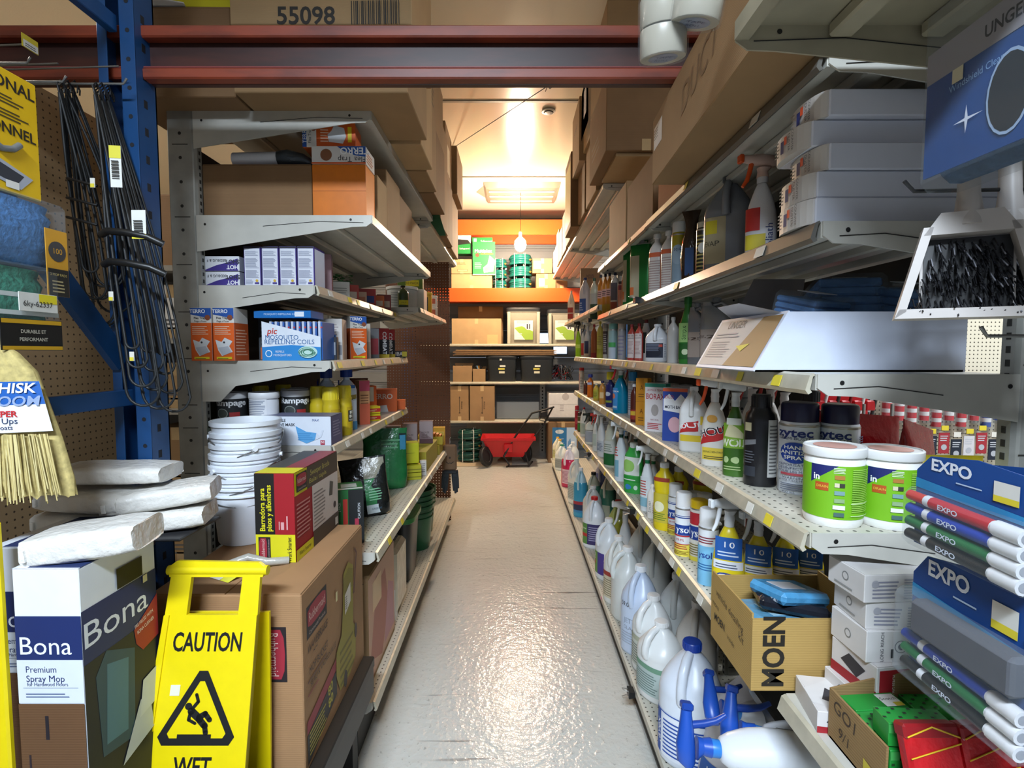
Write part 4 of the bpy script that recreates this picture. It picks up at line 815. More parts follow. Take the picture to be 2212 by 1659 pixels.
r5(bottle(TALL,'#d8b8a0','#b8aea0',[('p',-.03,.02,.03,.19,'#c8805a')],.034,.026),1347,578,10,.605,-30,'narrow pale orange bottle left of the green tins')
def far(p,u,vt,w,X,rz,label,group=None):return fit(p,X,yat(u,X,1.86),1.8602,u,vt,w,rz,label,group)
far(jug('#d8d4dc','#2a3a7a',[('p',-.06,.03,.02,.14,'#3a5aa0'),('l',-.05,.05,.0,.12,4,'#a8b8d8')],shape='square'),1263,600,22,.64,-30,'white jug with blue label and cap on the raised far shelf')
far(jug('#e6ddd0','#e6ddd0',[('p',-.07,.03,.06,.14,'#a83a34'),('p',-.07,.08,.06,.09,'#e0c8c0')],shape='square'),1232,628,14,.60,-30,'white jug with red label at the far end of the raised shelf')
bxk=carton(.22,.1,.26,CARDD,{'f':[('t','MIXOL',.03,0,.22,'#2a2030')]},tape=False)
far(bxk,1274,582,42,.78,-5,'dark brown carton behind the blue label jug on the raised shelf')
for z_,x_ in((.13,.53),(.842,.575),(1.207,.575),(1.509,.575),(1.79,.575),(1.86,.58)):relax(1,z_,x_,.945)
zA,zB,zC,zD,zE,zF,zT=2.0432,1.7932,1.5192,1.2042,.8002,.2152,2.4072
def at(u,X,Z):return yat(u,X,Z)
CB(-.92,-.345,1.77,2.16,zT,2.625,'wide brown carton low on the top left shelf, underside seen, lettered MADE IN CHINA',faces={'f':[('t','MADE IN CHINA',.022,.09,.165,'#2a241e')]},seam='x')
CB(-1.34,-.93,1.80,2.2,zT,2.60,'dark brown carton at the left end of top shelf with a printed dark frame',CARD2,{'f':[('p',-.16,.14,.08,.19,'#5d3c2c'),('p',-.155,.144,.075,.186,'#7a5a40')]},seam='x')
bars=[('p',.10+i*.0062+(.002 if i%3 else 0),.0,.10+i*.0062+(.0045 if i%4 else .003),.075,'#26231f')for i in range(26)]
CB(-.93,-.33,1.78,2.2,2.629,3.12,'large pale carton above the red beam printed 55098 with a barcode',CARD3,{'f':[('t','55098',.078,-.05,.026,'#2a2622',dict(bold=.02))]+bars},seam='x')
CB(-1.36,-.94,1.8,2.2,2.604,2.70,'flat brown carton above the red beam at far left under the yellow box',CARD2,seam='x')
pb=pbox(.30,.25,.1,'#e6dc1e',{'f':[('p',-.15,.0,.15,.012,'#b8ae1a')]},name='yellow_box');pb.put((-1.10,1.95,2.7045),.05,'bright yellow flat box above the red beam at upper left')
m=MB();m.box(-.16,-.1,0,.16,.1,.004,WHITE,.001);m.box(-.02,-.09,.004,.14,.09,.008,mat('#dfe3ea',.4));solo('paper_sheets',m,'white paper sheets lying on the brown carton left of the yellow box','paper',(-1.27,1.84,2.7045),.3)
gc='cartons stacked along the top left shelf'
CB(-.86,-.375,2.20,2.50,zT,2.80,'pale carton behind the wide carton on the top left shelf, lower of stack',CARD3,group=gc)
CB(-.86,-.40,2.20,2.50,2.802,3.25,'tall brown carton stacked high above the second place on the top left shelf',CARD,group=gc)
CB(-.88,-.405,2.52,2.84,zT,3.02,'tall brown carton third along the top left shelf',CARD,{'f':[('l',.1,.3,.2,.4,4,'#5a4630')],'r':[('l',-.1,.4,.1,.5,4,'#5a4630')]},gc)
CB(-.9,-.42,2.86,3.30,zT,2.78,'brown carton fourth along the top left shelf, lower',CARD2,group=gc)
CB(-.9,-.425,2.86,3.28,2.782,3.12,'brown carton fourth along the top left shelf, upper',CARD,group=gc)
zH=2.3802
CB(-.95,-.46,3.40,3.78,zH,3.06,'tall plain carton on the high second bay shelf nearest the middle upright',CARD,{'f':[('t','S',.08,.18,.42,'#3a3026')]},gc)
CB(-.95,-.47,3.80,4.16,zH,2.82,'brown carton on the high second bay shelf, lower one',CARD2,group=gc)
CB(-.95,-.475,3.80,4.18,2.822,3.20,'brown carton on the high second bay shelf, upper one with label',CARD,{'r':[('p',-.12,.05,.05,.25,'#d9cdb4')]},gc)
CB(-.95,-.485,4.22,4.72,zH,2.82,'carton with white label at the far end of high left shelf',CARD,{'f':[('p',.14,.05,.22,.26,'#dcd8d0'),('l',.15,.1,.21,.16,4,'#888478')]},gc)
CB(-.95,-.44,4.25,4.72,2.822,3.20,'topmost carton at the far end of high left shelf with arrows',CARD,{'f':[('l',.0,.2,.12,.3,3,'#4a3a28'),('t','UP',.04,.12,.28,'#4a3a28')]},gc)
m=MB();gp=mat('#2c5a34',.6)
m.loft([[(-.0,-.0,0),(.10,.01,0),(.10,.012,.003),(0,.002,.003)],[(.02,-.02,-.12),(.10,-.02,-.11),(.10,-.018,-.107),(.02,-.018,-.117)],[(.10,-.02,-.24),(.14,-.02,-.24),(.14,-.018,-.237),(.10,-.018,-.237)]],gp,False)
q=P(916,428,3.36);solo('green_card',m,'dark green card sheet hanging over the edge of the high left shelf','card',(q.x,q.y,q.z))
CB(-1.125,-.728,1.925,2.28,zA,2.232,'long brown carton wrapped with shiny tape beside the orange cube',CARD2,seam='x')
OR=mat('#e07a18',.35,noise=.05)
p=pbox(.195,.12,.186,OR,{'f':[('p',-.0975,.092,.0975,.0935,'#a8520c')]},name='orange_display_carton');p.put((-.628,1.985,zA),0,'plain orange display carton at the end of the shelf beside the taped carton')
FT=lambda w,h,up=1:[('p',-w/2,0,w/2,h*.72,'#e0601c'),('g',[(-w/2,h),(w/2,h),(w/2,h*.80),(-w/2,h*.88)],'#2456a8'),('t','TERRO',w*.24,-w*.15,h*.935,'#ffffff',dict(bold=.02)),('t','Flea Trap',w*.15,-w*.05,h*.81,'#1f1f24',dict(bold=.01)),('t','Piege a Puces',w*.11,-w*.02,h*.75,'#1f1f24'),('d',w*.33,h*.82,w*.13,'#8a4a30'),('l',-w*.42,h*.50,w*.38,h*.68,5,'#f4c8a8'),('g',[(-w*.4,h*.40),(-w*.1,h*.36),(w*.05,h*.44),(w*.42,h*.37),(w*.26,h*.28),(w*.42,h*.17),(-w*.1,h*.09),(-w*.28,h*.20)],'#d8dadc'),('g',[(-w*.28,h*.25),(w*.2,h*.28),(w*.36,h*.16),(-w*.08,h*.10)],'#b8bcc4'),('d',w*.02,h*.35,w*.05,'#2a2e34'),('p',-w*.35,h*.03,w*.38,h*.075,'#e8cf20'),('l',-w*.3,h*.04,w*.33,h*.066,1,'#2a2a1a')]
bx_flea=pbox(.075,.10,.19,'#e4e0d8',{'f':FT(.075,.19),'r':[('p',-.05,0,.05,.137,'#c25420'),('l',-.04,.02,.04,.12,9,'#e8b090')],'l':[('p',-.05,0,.05,.137,'#c25420')]},name='flea_trap_box')
o=pbox(.196,.12,.062,'#e6e3de',{'f':[('g',[(-.005,.062),(.098,.062),(.098,.025),(.06,.03),(.02,.045)][::-1],'#2456a8'),('t','TERRO',.034,.058,.047,'#ffffff',dict(rot=PI,bold=.02)),('t','Flea Trap',.027,.048,.017,'#26262a',dict(rot=PI)),('d',-.045,.032,.021,'#8a5a3c'),('p',-.098,.0,.098,.006,'#e0601c')][:],'r':[('l',-.05,.01,.05,.05,4,'#c87a50')]},name='flea_trap_box')
o.put((-.628,1.985,zA+.1885),0,'white and blue insect trap box lying upside down on the orange display carton')
L2=[('p',-.095,0,.095,.09,'#e0601c'),('p',-.095,0,-.045,.09,'#e8e4dc'),('p',-.095,0,-.08,.09,'#2456a8'),('t','TERRO',.02,-.086,.045,'#ffffff',dict(rot=PI/2)),('d',-.055,.07,.012,'#8a4a30'),('t','Flea Trap',.014,-.068,.04,'#26262a',dict(rot=PI/2)),('l',-.03,.02,.0,.07,5,'#f4c8a8'),('g',[(.0,.02),(.05,.015),(.062,.04),(.055,.07),(.02,.08),(.01,.06),(-.005,.045)],'#d8dadc'),('p',.068,.02,.082,.075,'#e8cf20')]
p=pbox(.19,.10,.085,'#d8642a',{'f':L2},name='flea_trap_box');p.put((-.672,1.995,zA+.2535),math.radians(4),'orange insect trap box lying on its side, topmost on the pile')
m=MB();m.tube([(0,0,.026),(.17,0,.03)],.025,mat('#e3e5ea',.5),16);m2=MB();fm=mat('#3c4246',.3,0,'film',.2,30)
m2 .tube([(.165,0,.03),(.2,0,.032),(.25,.01,.028),(.3,.02,.015)],.03,fm,12,rr=[.027,.031,.024,.008])
t=thing('paper_roll','white paper roll half in grey plastic on the taped carton','roll',(-1.03,1.97,2.236),0);obj('roll',m,t);obj('plastic_sleeve',m2,t)
for i,(y0,y1,h,c,x)in enumerate(((2.07,2.22,.20,CARD3,.525),(2.24,2.5,.28,CARD,.53),(2.52,2.82,.26,CARD2,.535),(2.84,3.16,.25,CARD,.55))):
 CB(-.80 if i==0 else-.88,-x,y0,y1,zA,zA+h,'%s behind the orange carton on the same shelf'%('pale flat sided box just','plain brown carton second in line','dark brown carton third in line','brown carton fourth in line')[i],c,group='cartons behind the orange one')
hs=[('g',[(-.06,0),(.06,0),(.06,.045),(.02,.03),(-.02,.02),(-.06,.004)],'#3f2f86'),('t','HOT',.02,.04,.014,'#e8e8f0',dict(rot=PI,bold=.03)),('t','SHOT',.02,.04,.034,'#2a2a34',dict(rot=PI,bold=.03)),('t','BEDBUG & F',.013,-.018,.038,'#2a2a34',dict(rot=PI))]
p=pbox(.13,.14,.052,'#e2e4ea',{'f':hs,'r':[('p',-.07,0,.07,.052,'#b8bccc')]},name='bedbug_box')
p.put((-1.068,2.0,zB),0,'white and purple bed bug box upside down, lower of two stacked','stacked bed bug boxes');p.put((-1.068,2.0,zB+.056),0,'white and purple bed bug box upside down, upper of two stacked','stacked bed bug boxes')
wp=pbox(.062,.11,.144,'#4a3a8a',{'f':[('p',-.028,.004,.028,.137,'#dfe2ec'),('p',-.031,.138,.031,.144,'#2a2a36')]+[('l',-.025,z0,.025,z1,n,'#8a90a8')for z0,z1,n in((.11,.13,6),(.066,.104,10),(.03,.060,9))]+[('l',-.025,.008,.005,.026,4,'#9aa0b8'),('d',.016,.02,.005,'#d8b03a'),('p',.008,.008,.024,.014,'#4a3a8a')],'r':[('p',-.05,.004,.05,.137,'#cfd2e0')]},name='spray_refill_box')
for i in range(4):wp.put((-.955+i*.0655,1.985,zB),0,'white panelled box with purple edges, %s from the left of four'%ORD[i],'four white and purple boxes')
p=pbox(.075,.06,.155,'#4f3650',{'f':[('g',[(-.037,0),(.037,0),(.037,.11),(-.037,.09)],'#c8a07a'),('g',[(.005,.0),(.037,0),(.037,.155),(.005,.155)],'#b08a90'),('d',-.01,.04,.02,'#d8b070'),('t','BED',.014,.0,.09,'#d8c8c0',dict(rot=.2)),('t','PEST',.014,.0,.07,'#d8c8c0',dict(rot=.2))]});p.put((-.78,2.16,zB),math.radians(14),'purple and tan product box beside the four white boxes')
p=pbox(.085,.10,.07,'#d8d4cc',{'f':[('l',-.035,.01,.035,.05,4,'#9a9890')],'r':[('p',-.05,0,.05,.07,'#c89a8a')]});p.put((-.785,2.38,zB),math.radians(20),'low white and pink box with green leaves on top, middle of shelf')
m=MB();lf=mat('#2f5a2c',.6);r3_=random.Random(3)
for i in range(46):
 a,b=r3_.uniform(-.05,.05),r3_.uniform(-.05,.05);M_=Matrix.Translation((a,b,r3_.uniform(.0,.035)))@Matrix.Rotation(r3_.uniform(0,6),4,'Z')@Matrix.Rotation(r3_.uniform(-.9,.9),4,'X')
 m.poly([(-.012,0),(0,-.006),(.014,0),(0,.006)],lf,M_)
m.tube([(-.05,0,.004),(.05,.01,.004)],.003,lf,5);o=solo('artificial_leaves',m,'sprig of dark green artificial leaves lying on the low white box','leaves',(-.785,2.38,zB+.074));o['kind']='stuff'
for i,(y,w,h,c,f,nm)in enumerate(((2.56,.09,.08,'#b8463a','#d8c8b8','red and white'),(2.68,.08,.06,'#c8a890','#b87a5a','beige'),(2.80,.09,.09,'#a8322c','#3a4a8a','red and blue'),(2.94,.09,.07,'#cf6a2c','#e0d0b8','orange'),(3.08,.08,.09,'#8a3a34','#c8b8a8','dark red'))):
 p=pbox(w,.10,h,c,{'f':[('p',-w*.4,h*.2,w*.4,h*.6,f)],'r':[('p',-.04,h*.3,.04,h*.8,f)]});p.put((-.80+.01*i,y,zB),math.radians(20),'small %s box in the row along the upper left shelf'%nm,'small boxes along the upper left shelf')
bx_flea.put((-1.122,1.93,zC),0,'orange and white insect trap box, leftmost of the pair by the upright','pair of insect trap boxes');bx_flea.put((-1.041,1.93,zC),0,'orange and white insect trap box, right one of the pair by the upright','pair of insect trap boxes')
t=thing('mosquito_coil_display','blue and white mosquito coil display tray with slanted front','display box',(-.815,1.955,zC),math.radians(-2))
DB=mat('#1f6fb8',.35);m=MB();W_,H_=.22,.15
m.box(-W_/2,-.03,0,-W_/2+.002,.12,.10,DB);m.box(W_/2-.002,-.03,0,W_/2,.12,.08,DB);m.box(-W_/2,-.03,0,W_/2,.12,.002,DB);m.box(-W_/2,.118,0,W_/2,.12,.1,DB);obj('tray',m,t)
m=MB();fr=[(-W_/2,0),(W_/2,0),(W_/2,.088),(-W_/2,.145)]
m.prism(fr,.0025,mat('#dfe6f0',.35),frame((0,-.030,0),(1,0,0),(0,0,1)));FM=frame((0,-.0325,0),(1,0,0),(0,0,1))
sp=[]
for k in range(3):
 for j in range(16):
  a0,a1=2*PI*j/16,2*PI*(j+1)/16;ra,rb=.014+.007*(k+j/16),.014+.007*(k+(j+1)/16)
  sp.append(('g',[(.062+ra*math.cos(a0),.032+ra*.55*math.sin(a0)),(.062+rb*math.cos(a1),.032+rb*.55*math.sin(a1)),(.062+(rb-.003)*math.cos(a1),.032+(rb-.003)*.55*math.sin(a1)),(.062+(ra-.003)*math.cos(a0),.032+(ra-.003)*.55*math.sin(a0))][::-1],'#1f7a5a'))
ops(m,[('g',[(-W_/2,0),(W_/2,0),(W_/2,.05),(0,.058),(-W_/2,.05)],'#2a86cc'),('t','pic',.032,-.072,.108,'#c23a34',dict(bold=.02,shear=.2)),('t','MOSQUITO',.024,-.035,.085,'#1f5f9a'),('t','REPELLING COILS',.024,-.007,.068,'#1f5f9a'),('d',-.085,.026,.013,'#e8eef4'),('d',-.085,.026,.010,'#2a86cc'),('t','REPELS',.011,-.043,.033,'#e8eef4'),('t','MOSQUITOES',.011,-.033,.020,'#e8eef4'),('d',.062,.032,.036,'#bfe0d8',.022)]+sp,FM,base=.0002);obj('front_panel',m,t)
m=MB();m.box(-W_/2-.035,-.02,.158,W_/2-.04,.10,.185,DB,.001);ops(m,[('t','MOSQUITO REPELLING COILS',.010,-.02,.172,'#cfe2f4'),('p',.03,.163,.065,.181,'#dfe6f0')],frame((-.02,-.02,0),(1,0,0),(0,0,1)))
m.box(-W_/2-.035,.098,0,-W_/2-.030,.102,.16,DB);obj('header',m,t)
for i in range(10):
 m=MB();x=-.088+i*.0205;h=.145;m.box(x,-.02,.003,x+.009,.1,h,mat('#c8cfe0',.4),.001);m.box(x+.0095,-.02,.003,x+.016,.1,h-.002,mat('#3a66b0',.4),.001);ops(m,[('d',0,h-.022,.0035,'#c23a34')],frame((x+.013,-.0202,0),(1,0,0),(0,0,1)));tagit(obj('mosquito_coil_box',m),'slim white and blue mosquito coil packet in the display, %s from the left'%ORD[i],'box','mosquito coil packets')
for o in[o for o in COL.objects if o.name.startswith('mosquito_coil_box')]:o.location=t.location;o.rotation_euler=t.rotation_euler
p=pbox(.085,.12,.165,'#cfc9c4',{'f':[('p',-.04,.02,.04,.06,'#8a8a90'),('l',-.035,.07,.035,.15,8,'#a89a98')],'r':[('p',-.06,.0,.06,.165,'#d8c0b0')]});p.put((-.74,2.16,zC),math.radians(10),'white and pale pink box just behind the mosquito coil display')
p=pbox(.07,.03,.09,'#20242c',{'f':[('p',-.03,.02,.03,.07,'#8a909a')]});p.put((-.725,2.055,zC),math.radians(5),'small dark card box between the coil display and pink box')
bx_flea.put((-.715,2.36,zC),math.radians(38),'orange insect trap box turned towards the aisle, with large brand lettering');
p=pbox(.07,.08,.165,'#d0c8bc',{'f':[('p',-.035,0,.035,.08,'#b8a898')],'r':[('l',-.03,.02,.03,.15,8,'#a89a90')]});p.put((-.725,2.50,zC),math.radians(30),'glossy grey beige box right of the turned insect trap box')
p=pbox(.07,.08,.15,'#6a6c70',{'f':[('p',-.03,.02,.03,.1,'#9a3a44')]});p.put((-.725,2.66,zC),math.radians(30),'grey and dark red box between the beige and black boxes')
cb=pbox(.075,.10,.16,'#1c1c24',{'f':[('p',-.037,.1,.037,.16,'#a82a30'),('t','COMBAT',.03,.01,.08,'#e8e8ec',dict(rot=-PI/2,bold=.03)),('p',-.037,.0,.037,.02,'#c8b03a')],'r':[('p',-.05,0,.05,.16,'#c8b8a0')]})
cb.put((-.73,2.86,zC),math.radians(35),'black and red ant bait box lettered vertically, left one','black ant bait boxes');cb.put((-.735,3.02,zC),math.radians(35),'black and red ant bait box lettered vertically, right one','black ant bait boxes')
m=MB();m.box(-.06,-.04,0,.06,.04,.04,mat('#1a1a1e',.4),.001);ops(m,[('t','COMBAT',.03,-.01,.02,'#e8e8ec',dict(bold=.03)),('p',.03,.005,.058,.035,'#d8c83a')],faceM('f',.12,.08,.04));solo('bait_tray',m,'low black tray lettered in white overhanging the shelf end','box',(-.70,3.17,zC),math.radians(10))
m=MB();m.box(-.035,-.02,0,.035,.02,.09,CLEAR,.004);m.box(-.03,-.012,.003,.03,.012,.05,mat('#d86a2a',.4));solo('clear_blister_box',m,'clear plastic box with orange bait inside behind the left insect trap pair','box',(-.965,2.07,zC))
p=pbox(.12,.09,.11,'#5a4540',{'f':[('p',-.06,.05,.06,.09,'#a8503a')]});p.put((-.93,2.32,zC),0,'dark brown product box deep behind the coil display')
p=pbox(.10,.09,.17,'#474a52',{'f':[('l',-.04,.02,.04,.15,8,'#7a7c84')]});p.put((-.99,2.18,zC),0,'dark grey product box deep behind the insect trap pair')
rp=[('p',-.12,.03,.12,.205,'#1d1f22'),('p',-.12,.03,.12,.10,'#2a7a3e'),('t','Rampage',.036,.012,.18,'#e8e8e8',dict(bold=.03)),('d',-.012,.135,.022,'#8a9088'),('d',-.012,.135,.019,'#3a3f3c'),('d',-.012,.08,.022,'#8a9088'),('d',-.012,.08,.019,'#2a2f2c'),('p',.015,.12,.05,.14,'#a02a2c'),('l',.015,.04,.05,.09,5,'#8fc49a')]
can_r=tub(.052,.225,'#e6e6e4','#d8d8d8',rp,name='bait_canister');can_w=tub(.052,.225,'#dfe2e8','#dfe0e2',[('p',-.05,.02,.05,.20,'#e8eaee'),('l',-.045,.03,.045,.195,22,'#7f8aa0')],name='bait_canister')
for p_,x,y,h,l in((can_r,-1.075,1.985,0,'white canister with black and green bait label, nearest the upright'),(can_w,-.955,1.99,-.35,'white canister showing its fine print side'),(can_r,-.925,2.20,-.1,'canister with black and green bait label, partly behind the print side one'),(can_r,-.875,2.085,.2,'canister with black and green bait label beside the yellow cans')):
 p_.put((x,y,zD),h,l,'bait canisters' if p_ is can_r else None,scale=(1,1,.86))
yc=bottle([(0,.95,.95),(.005,1,1),(.125,1,1),(.14,.96,.96),(.15,.9,.9),(.16,.98,.98),(.165,.98,.98)],'#c9b022','#d8c22c',[('p',-.0,.03,.05,.125,'#b89a1c'),('p',.005,.06,.05,.11,'#1e1e1c'),('t','BED',.018,.028,.1,'#e8e4d0',dict(bold=.03)),('t','BUG',.018,.028,.083,'#e8e4d0',dict(bold=.03)),('t','KILLER',.011,.026,.068,'#e8e4d0',dict(bold=.02))],.034,.034,2,.030,.055,name='spray_can')
for i,(x,y,a)in enumerate(((-.728,2.075,20),(-.795,2.12,60),(-.99,2.24,40),(-1.05,2.16,30),(-.708,2.17,40))):
 yc.put((x,y,zD),math.radians(a),'tall yellow insect spray can with yellow cap, %s'%('frontmost','just behind the front one','behind the canisters, right','behind the canisters, left','beside the blue bottles')[i],'yellow insect spray cans',scale=(1.02,1.02,.95))
mk=pbox(.262,.12,.103,'#d9e0ea',{'f':[('p',-.131,.07,-.115,.1,'#2456a8'),('t','DISPOSABLE',.014,-.075,.089,'#262a34',dict(bold=.02)),('t','PROTECTIVE MASK',.014,-.062,.074,'#262a34',dict(bold=.02)),('t','MAX',.012,.075,.09,'#2a4a8a'),('g',[(.0,.07),(.012,.02),(.04,.008),(.07,.02),(.08,.045),(.04,.05)],'#5aa0d4'),('l',.008,.02,.068,.048,4,'#3f86bc'),('g',[(.078,.046),(.072,.02),(.095,.03),(.105,.056),(.098,.056),(.09,.036)][::-1],'#cfd8e4'),('p',.092,.004,.108,.02,'#a83044'),('t','50',.012,.1,.013,'#ffffff'),('p',-.1,.004,-.085,.014,'#2a4a8a'),('p',-.08,.004,-.065,.014,'#3a4a7a')],'r':[('p',-.06,0,.06,.103,'#54557c'),('l',-.04,.03,.04,.09,6,'#8a8ba8')],'t':[('p',-.131,-.06,.131,.06,'#6a6c88')]},name='mask_box')
mk.put((-.80,1.966,zD),math.radians(-1),'white box of disposable protective masks with drawn blue mask',scale=(1.0,1,1.05))
bb=bottle(TALL,'#cfdcec','#1f3f94',[('p',-.04,.0,.04,.04,'#5a9fd4'),('p',-.038,.0,-.028,.24,'#1f3f94'),('g',[(-.02,.14),(.03,.15),(.03,.17),(-.02,.165)],'#8a7a3a'),('t','ANT OUT',.016,.004,.145,'#4a5a3a',dict(rot=.1)),('p',-.01,.2,.02,.215,'#2a6ab8')],.04,.028,3.5,.024,.05)
bb.put((-.742,2.32,zD),math.radians(30),'white bottle with blue cap and ant killer label, front one','blue capped white bottles',scale=(1.05,1.05,.93));bb.put((-.80,2.23,zD),math.radians(20),'white bottle with blue cap and ant killer label, left and behind','blue capped white bottles',scale=(1,1,.93));bb.put((-.86,2.40,zD),math.radians(20),'white bottle with blue cap in shade, deepest of the blue capped ones','blue capped white bottles',scale=(1,1,.93))
p=pbox(.05,.07,.21,'#d8a070',{'f':[('p',-.025,.16,.025,.21,'#c8506a'),('p',-.025,.0,.025,.1,'#d8684a'),('l',-.02,.1,.02,.15,4,'#8a5a3a')]});p.put((-.725,2.50,zD),math.radians(35),'slim pink and peach box beside the blue capped bottles')
to=pbox(.11,.09,.17,'#d9601e',{'f':[('g',[(-.055,.17),(-.0,.17),(-.055,.145)][::-1],'#2a3a8a'),('t','RAID',.02,-.02,.11,'#c8d0e0'),('p',.01,.09,.04,.165,'#d8d0c4')],'r':[('t','TERRO',.03,0,.12,'#f0e0d0',dict(bold=.02))]});to.put((-.78,2.72,zD),math.radians(30),'orange insect product box with dark blue corner')
yr=pbox(.09,.08,.035,'#d8c41c',{'f':[('p',-.045,.008,.045,.026,'#c02a20'),('l',-.03,.012,.03,.022,2,'#e8d8a0')]})
for i in range(2):yr.put((-.725,2.62+.0*i,zD+i*.038),math.radians(32),'yellow and red flat bait box, %s of two'%('lower','upper')[i],'yellow and red bait boxes')
p=pbox(.16,.10,.13,'#d5601f',{'f':[('t','TERRO',.042,-.01,.088,'#e8d8c8',dict(bold=.02)),('g',[(-.04,0),(.03,0),(.02,.04),(-.03,.035)],'#d8d8d8')],'r':[('p',-.04,.0,.04,.06,'#e07a40')]},name='orange_display_tray');p.put((-.76,3.05,zD),math.radians(12),'orange display box with large pale lettering at the end of the mask shelf')
m=MB();m.box(-.03,-.05,0,.03,.05,.055,mat('#df6a28',.4),.001);ops(m,[('t','RRO',.02,0,.028,'#f0e0d0')],faceM('r',.06,.1,.055));solo('orange_tray_lip',m,'small orange tray at the very end beside the large orange display box','box',(-.685,3.17,zD),math.radians(10))
m=MB();fm=mat('#7a4f40',.2,0,'film',.3,26);rg=[]
for z,a,b in((0,.05,.03),(.04,.07,.04),(.12,.075,.035),(.17,.06,.02),(.2,.065,.008)):rg.append([(a*math.cos(q)*(1+.1*math.sin(4*q+z*50)),b*math.sin(q),z)for q in[2*PI*k/20 for k in range(20)]])
m.loft(rg,fm);solo('wrapped_bag',m,'brown and red crinkled plastic bag above the orange boxes','bag',(-.88,2.92,zD),.3)
def pouch(w,h,d,col,lab=None,film=.15,seed=1):
 m=MB();fm=mat(col,.18,0,'film',film,18);rg=[];r=random.Random(seed)
 for z,a,b in((0,.86,.9),(.03,.96,1.0),(.25,1,.95),(.5,.97,.8),(.75,.97,.45),(.92,1,.12),(1,1.02,.03)):
  rg.append([(w/2*a*math.copysign(abs(math.cos(q))**.45,math.cos(q))*(1+r.uniform(-.012,.012)),d/2*b*math.copysign(abs(math.sin(q))**.8,math.sin(q))*(1+r.uniform(-.06,.06)),z*h)for q in[2*PI*(k+.5)/28 for k in range(28)]])
 m.loft(rg,fm,cap=(True,True),sharp=400);parts=[('pouch_body',m)]
 if lab:
  lb=MB()
  def fn(x,z):
   t=z/h;b=(.95 if t<.3 else .95-(t-.3)*1.15 if t<.75 else .43-(t-.75)*1.7);b=max(b,.03);u=min(1,abs(x)/(w/2))
   return(x,-d/2*b*(1-u**2.6)**.5-.0035*(1.2-u),z)
  for i,o in enumerate(lab):
   off=i*.0006;g=lambda x,z,off=off:(fn(x,z)[0],fn(x,z)[1]-off,z)
   if o[0]=='p':lb.patch(g,o[1],o[2],o[3],o[4],mat(o[5],.25,0,'film',.1,18),8,10)
   elif o[0]=='t':lb.text(o[1],o[2],mat(o[5],.4),None,(o[3],o[4]),fn=lambda x,z,g=g:(g(x,z)[0],g(x,z)[1]-.001,z),**(o[6]if len(o)>6 else{}))
   elif o[0]=='l':lb.lines(o[1],o[2],o[3],o[4],o[5],mat(o[6],.5),fn=lambda x,z,g=g:(g(x,z)[0],g(x,z)[1]-.001,z))
  parts.append(('label',lb))
 p=Proto('seed_pouch','bag',parts);p.w,p.h=w,h;return p
pk=pouch(.20,.27,.09,'#131614',[('p',.0,.01,.092,.25,'#2e7a44'),('p',.0,.17,.092,.262,'#8f8a78'),('p',.0,.01,.092,.05,'#c8d2d4'),('t','GREENER',.012,.045,.03,'#3a5a6a'),('l',.015,.07,.08,.13,5,'#7ab48a'),('l',-.085,.03,-.01,.12,9,'#3a4a50')],seed=4)
pk.put((-.665,2.36,zE),math.radians(12),'black and green foil pouch standing on the perforated shelf, frontmost',rot=(math.radians(-6),math.radians(-6),math.radians(14)),scale=(1.05,1,.98))
pk2=pouch(.2,.26,.08,'#15171a',[('p',.04,.02,.095,.24,'#245a3a'),('l',.05,.06,.09,.2,9,'#6a8a74'),('p',.05,.2,.08,.235,'#8a6a4a')],seed=9)
pk2 .put((-.85,2.30,zE),0,'black pouch with narrow green edge leaning left of the front pouch',rot=(math.radians(-4),math.radians(-16),math.radians(10)))
pk2 .put((-1.0,2.2,zE),0,'black pouch deepest in shade behind the red sweeper box',rot=(math.radians(-4),math.radians(4),math.radians(-6)))
pg=pouch(.24,.33,.09,'#1f6a38',[('p',-.1,.05,.02,.22,'#2a7c46'),('l',-.02,.22,.09,.28,3,'#5aa070'),('p',.075,.02,.115,.30,'#1b2a2a'),('p',.083,.04,.107,.075,'#a8b4b0'),('p',.083,.1,.107,.135,'#a8b4b0'),('p',.083,.16,.107,.195,'#a8b4b0'),('p',.08,.21,.112,.29,'#3f88a8')],seed=6)
pg.put((-.70,2.83,zE),0,'large green foil pouch with picture strip standing behind the black pouches',rot=(math.radians(-4),0,math.radians(16)))
gb=pbox(.105,.13,.215,'#1f6a34',{'f':[('p',-.005,0,.0525,.215,'#15191a'),('p',-.025,.08,-.008,.18,'#b8342a'),('p',.018,.0,.033,.1,'#a83048'),('t','CAUTION',.014,.035,.13,'#d8dce0',dict(rot=PI/2)),('t','2-PACK',.011,-.037,.15,'#c8d8cc',dict(rot=PI/2)),('p',-.045,.02,-.025,.05,'#c8875a')],'r':[('p',.035,0,.065,.215,'#c3ccd4'),('p',-.065,0,.035,.215,'#2a7a42'),('g',[(-.05,.115),(.02,.095),(.024,.145),(-.045,.165)],'#b08a50'),('l',-.04,.04,.03,.09,5,'#8ab89a')],'t':[('p',-.03,-.03,.03,.03,'#aab4ae'),('p',-.05,-.06,.05,-.04,'#c8d0cc')]},name='mouse_trap_box')
gb.put((-.655,2.05,zE),math.radians(20),'green and black trap box with brown sticker on the perforated shelf end')
yb=pbox(.11,.09,.12,'#c6c41c',{'f':[('l',-.03,.06,.03,.066,1,'#8a8a1a')],'r':[('p',-.045,.0,.045,.12,'#d0b82a')]});yb.put((-.62,3.08,zE+.092),math.radians(18),'yellow green carton standing on the flat yellow boxes')
yf=pbox(.15,.12,.04,'#b9b428',{'f':[('p',-.075,.014,.075,.02,'#7f7c1c')],'r':[('p',-.06,0,.06,.04,'#d0a828')]})
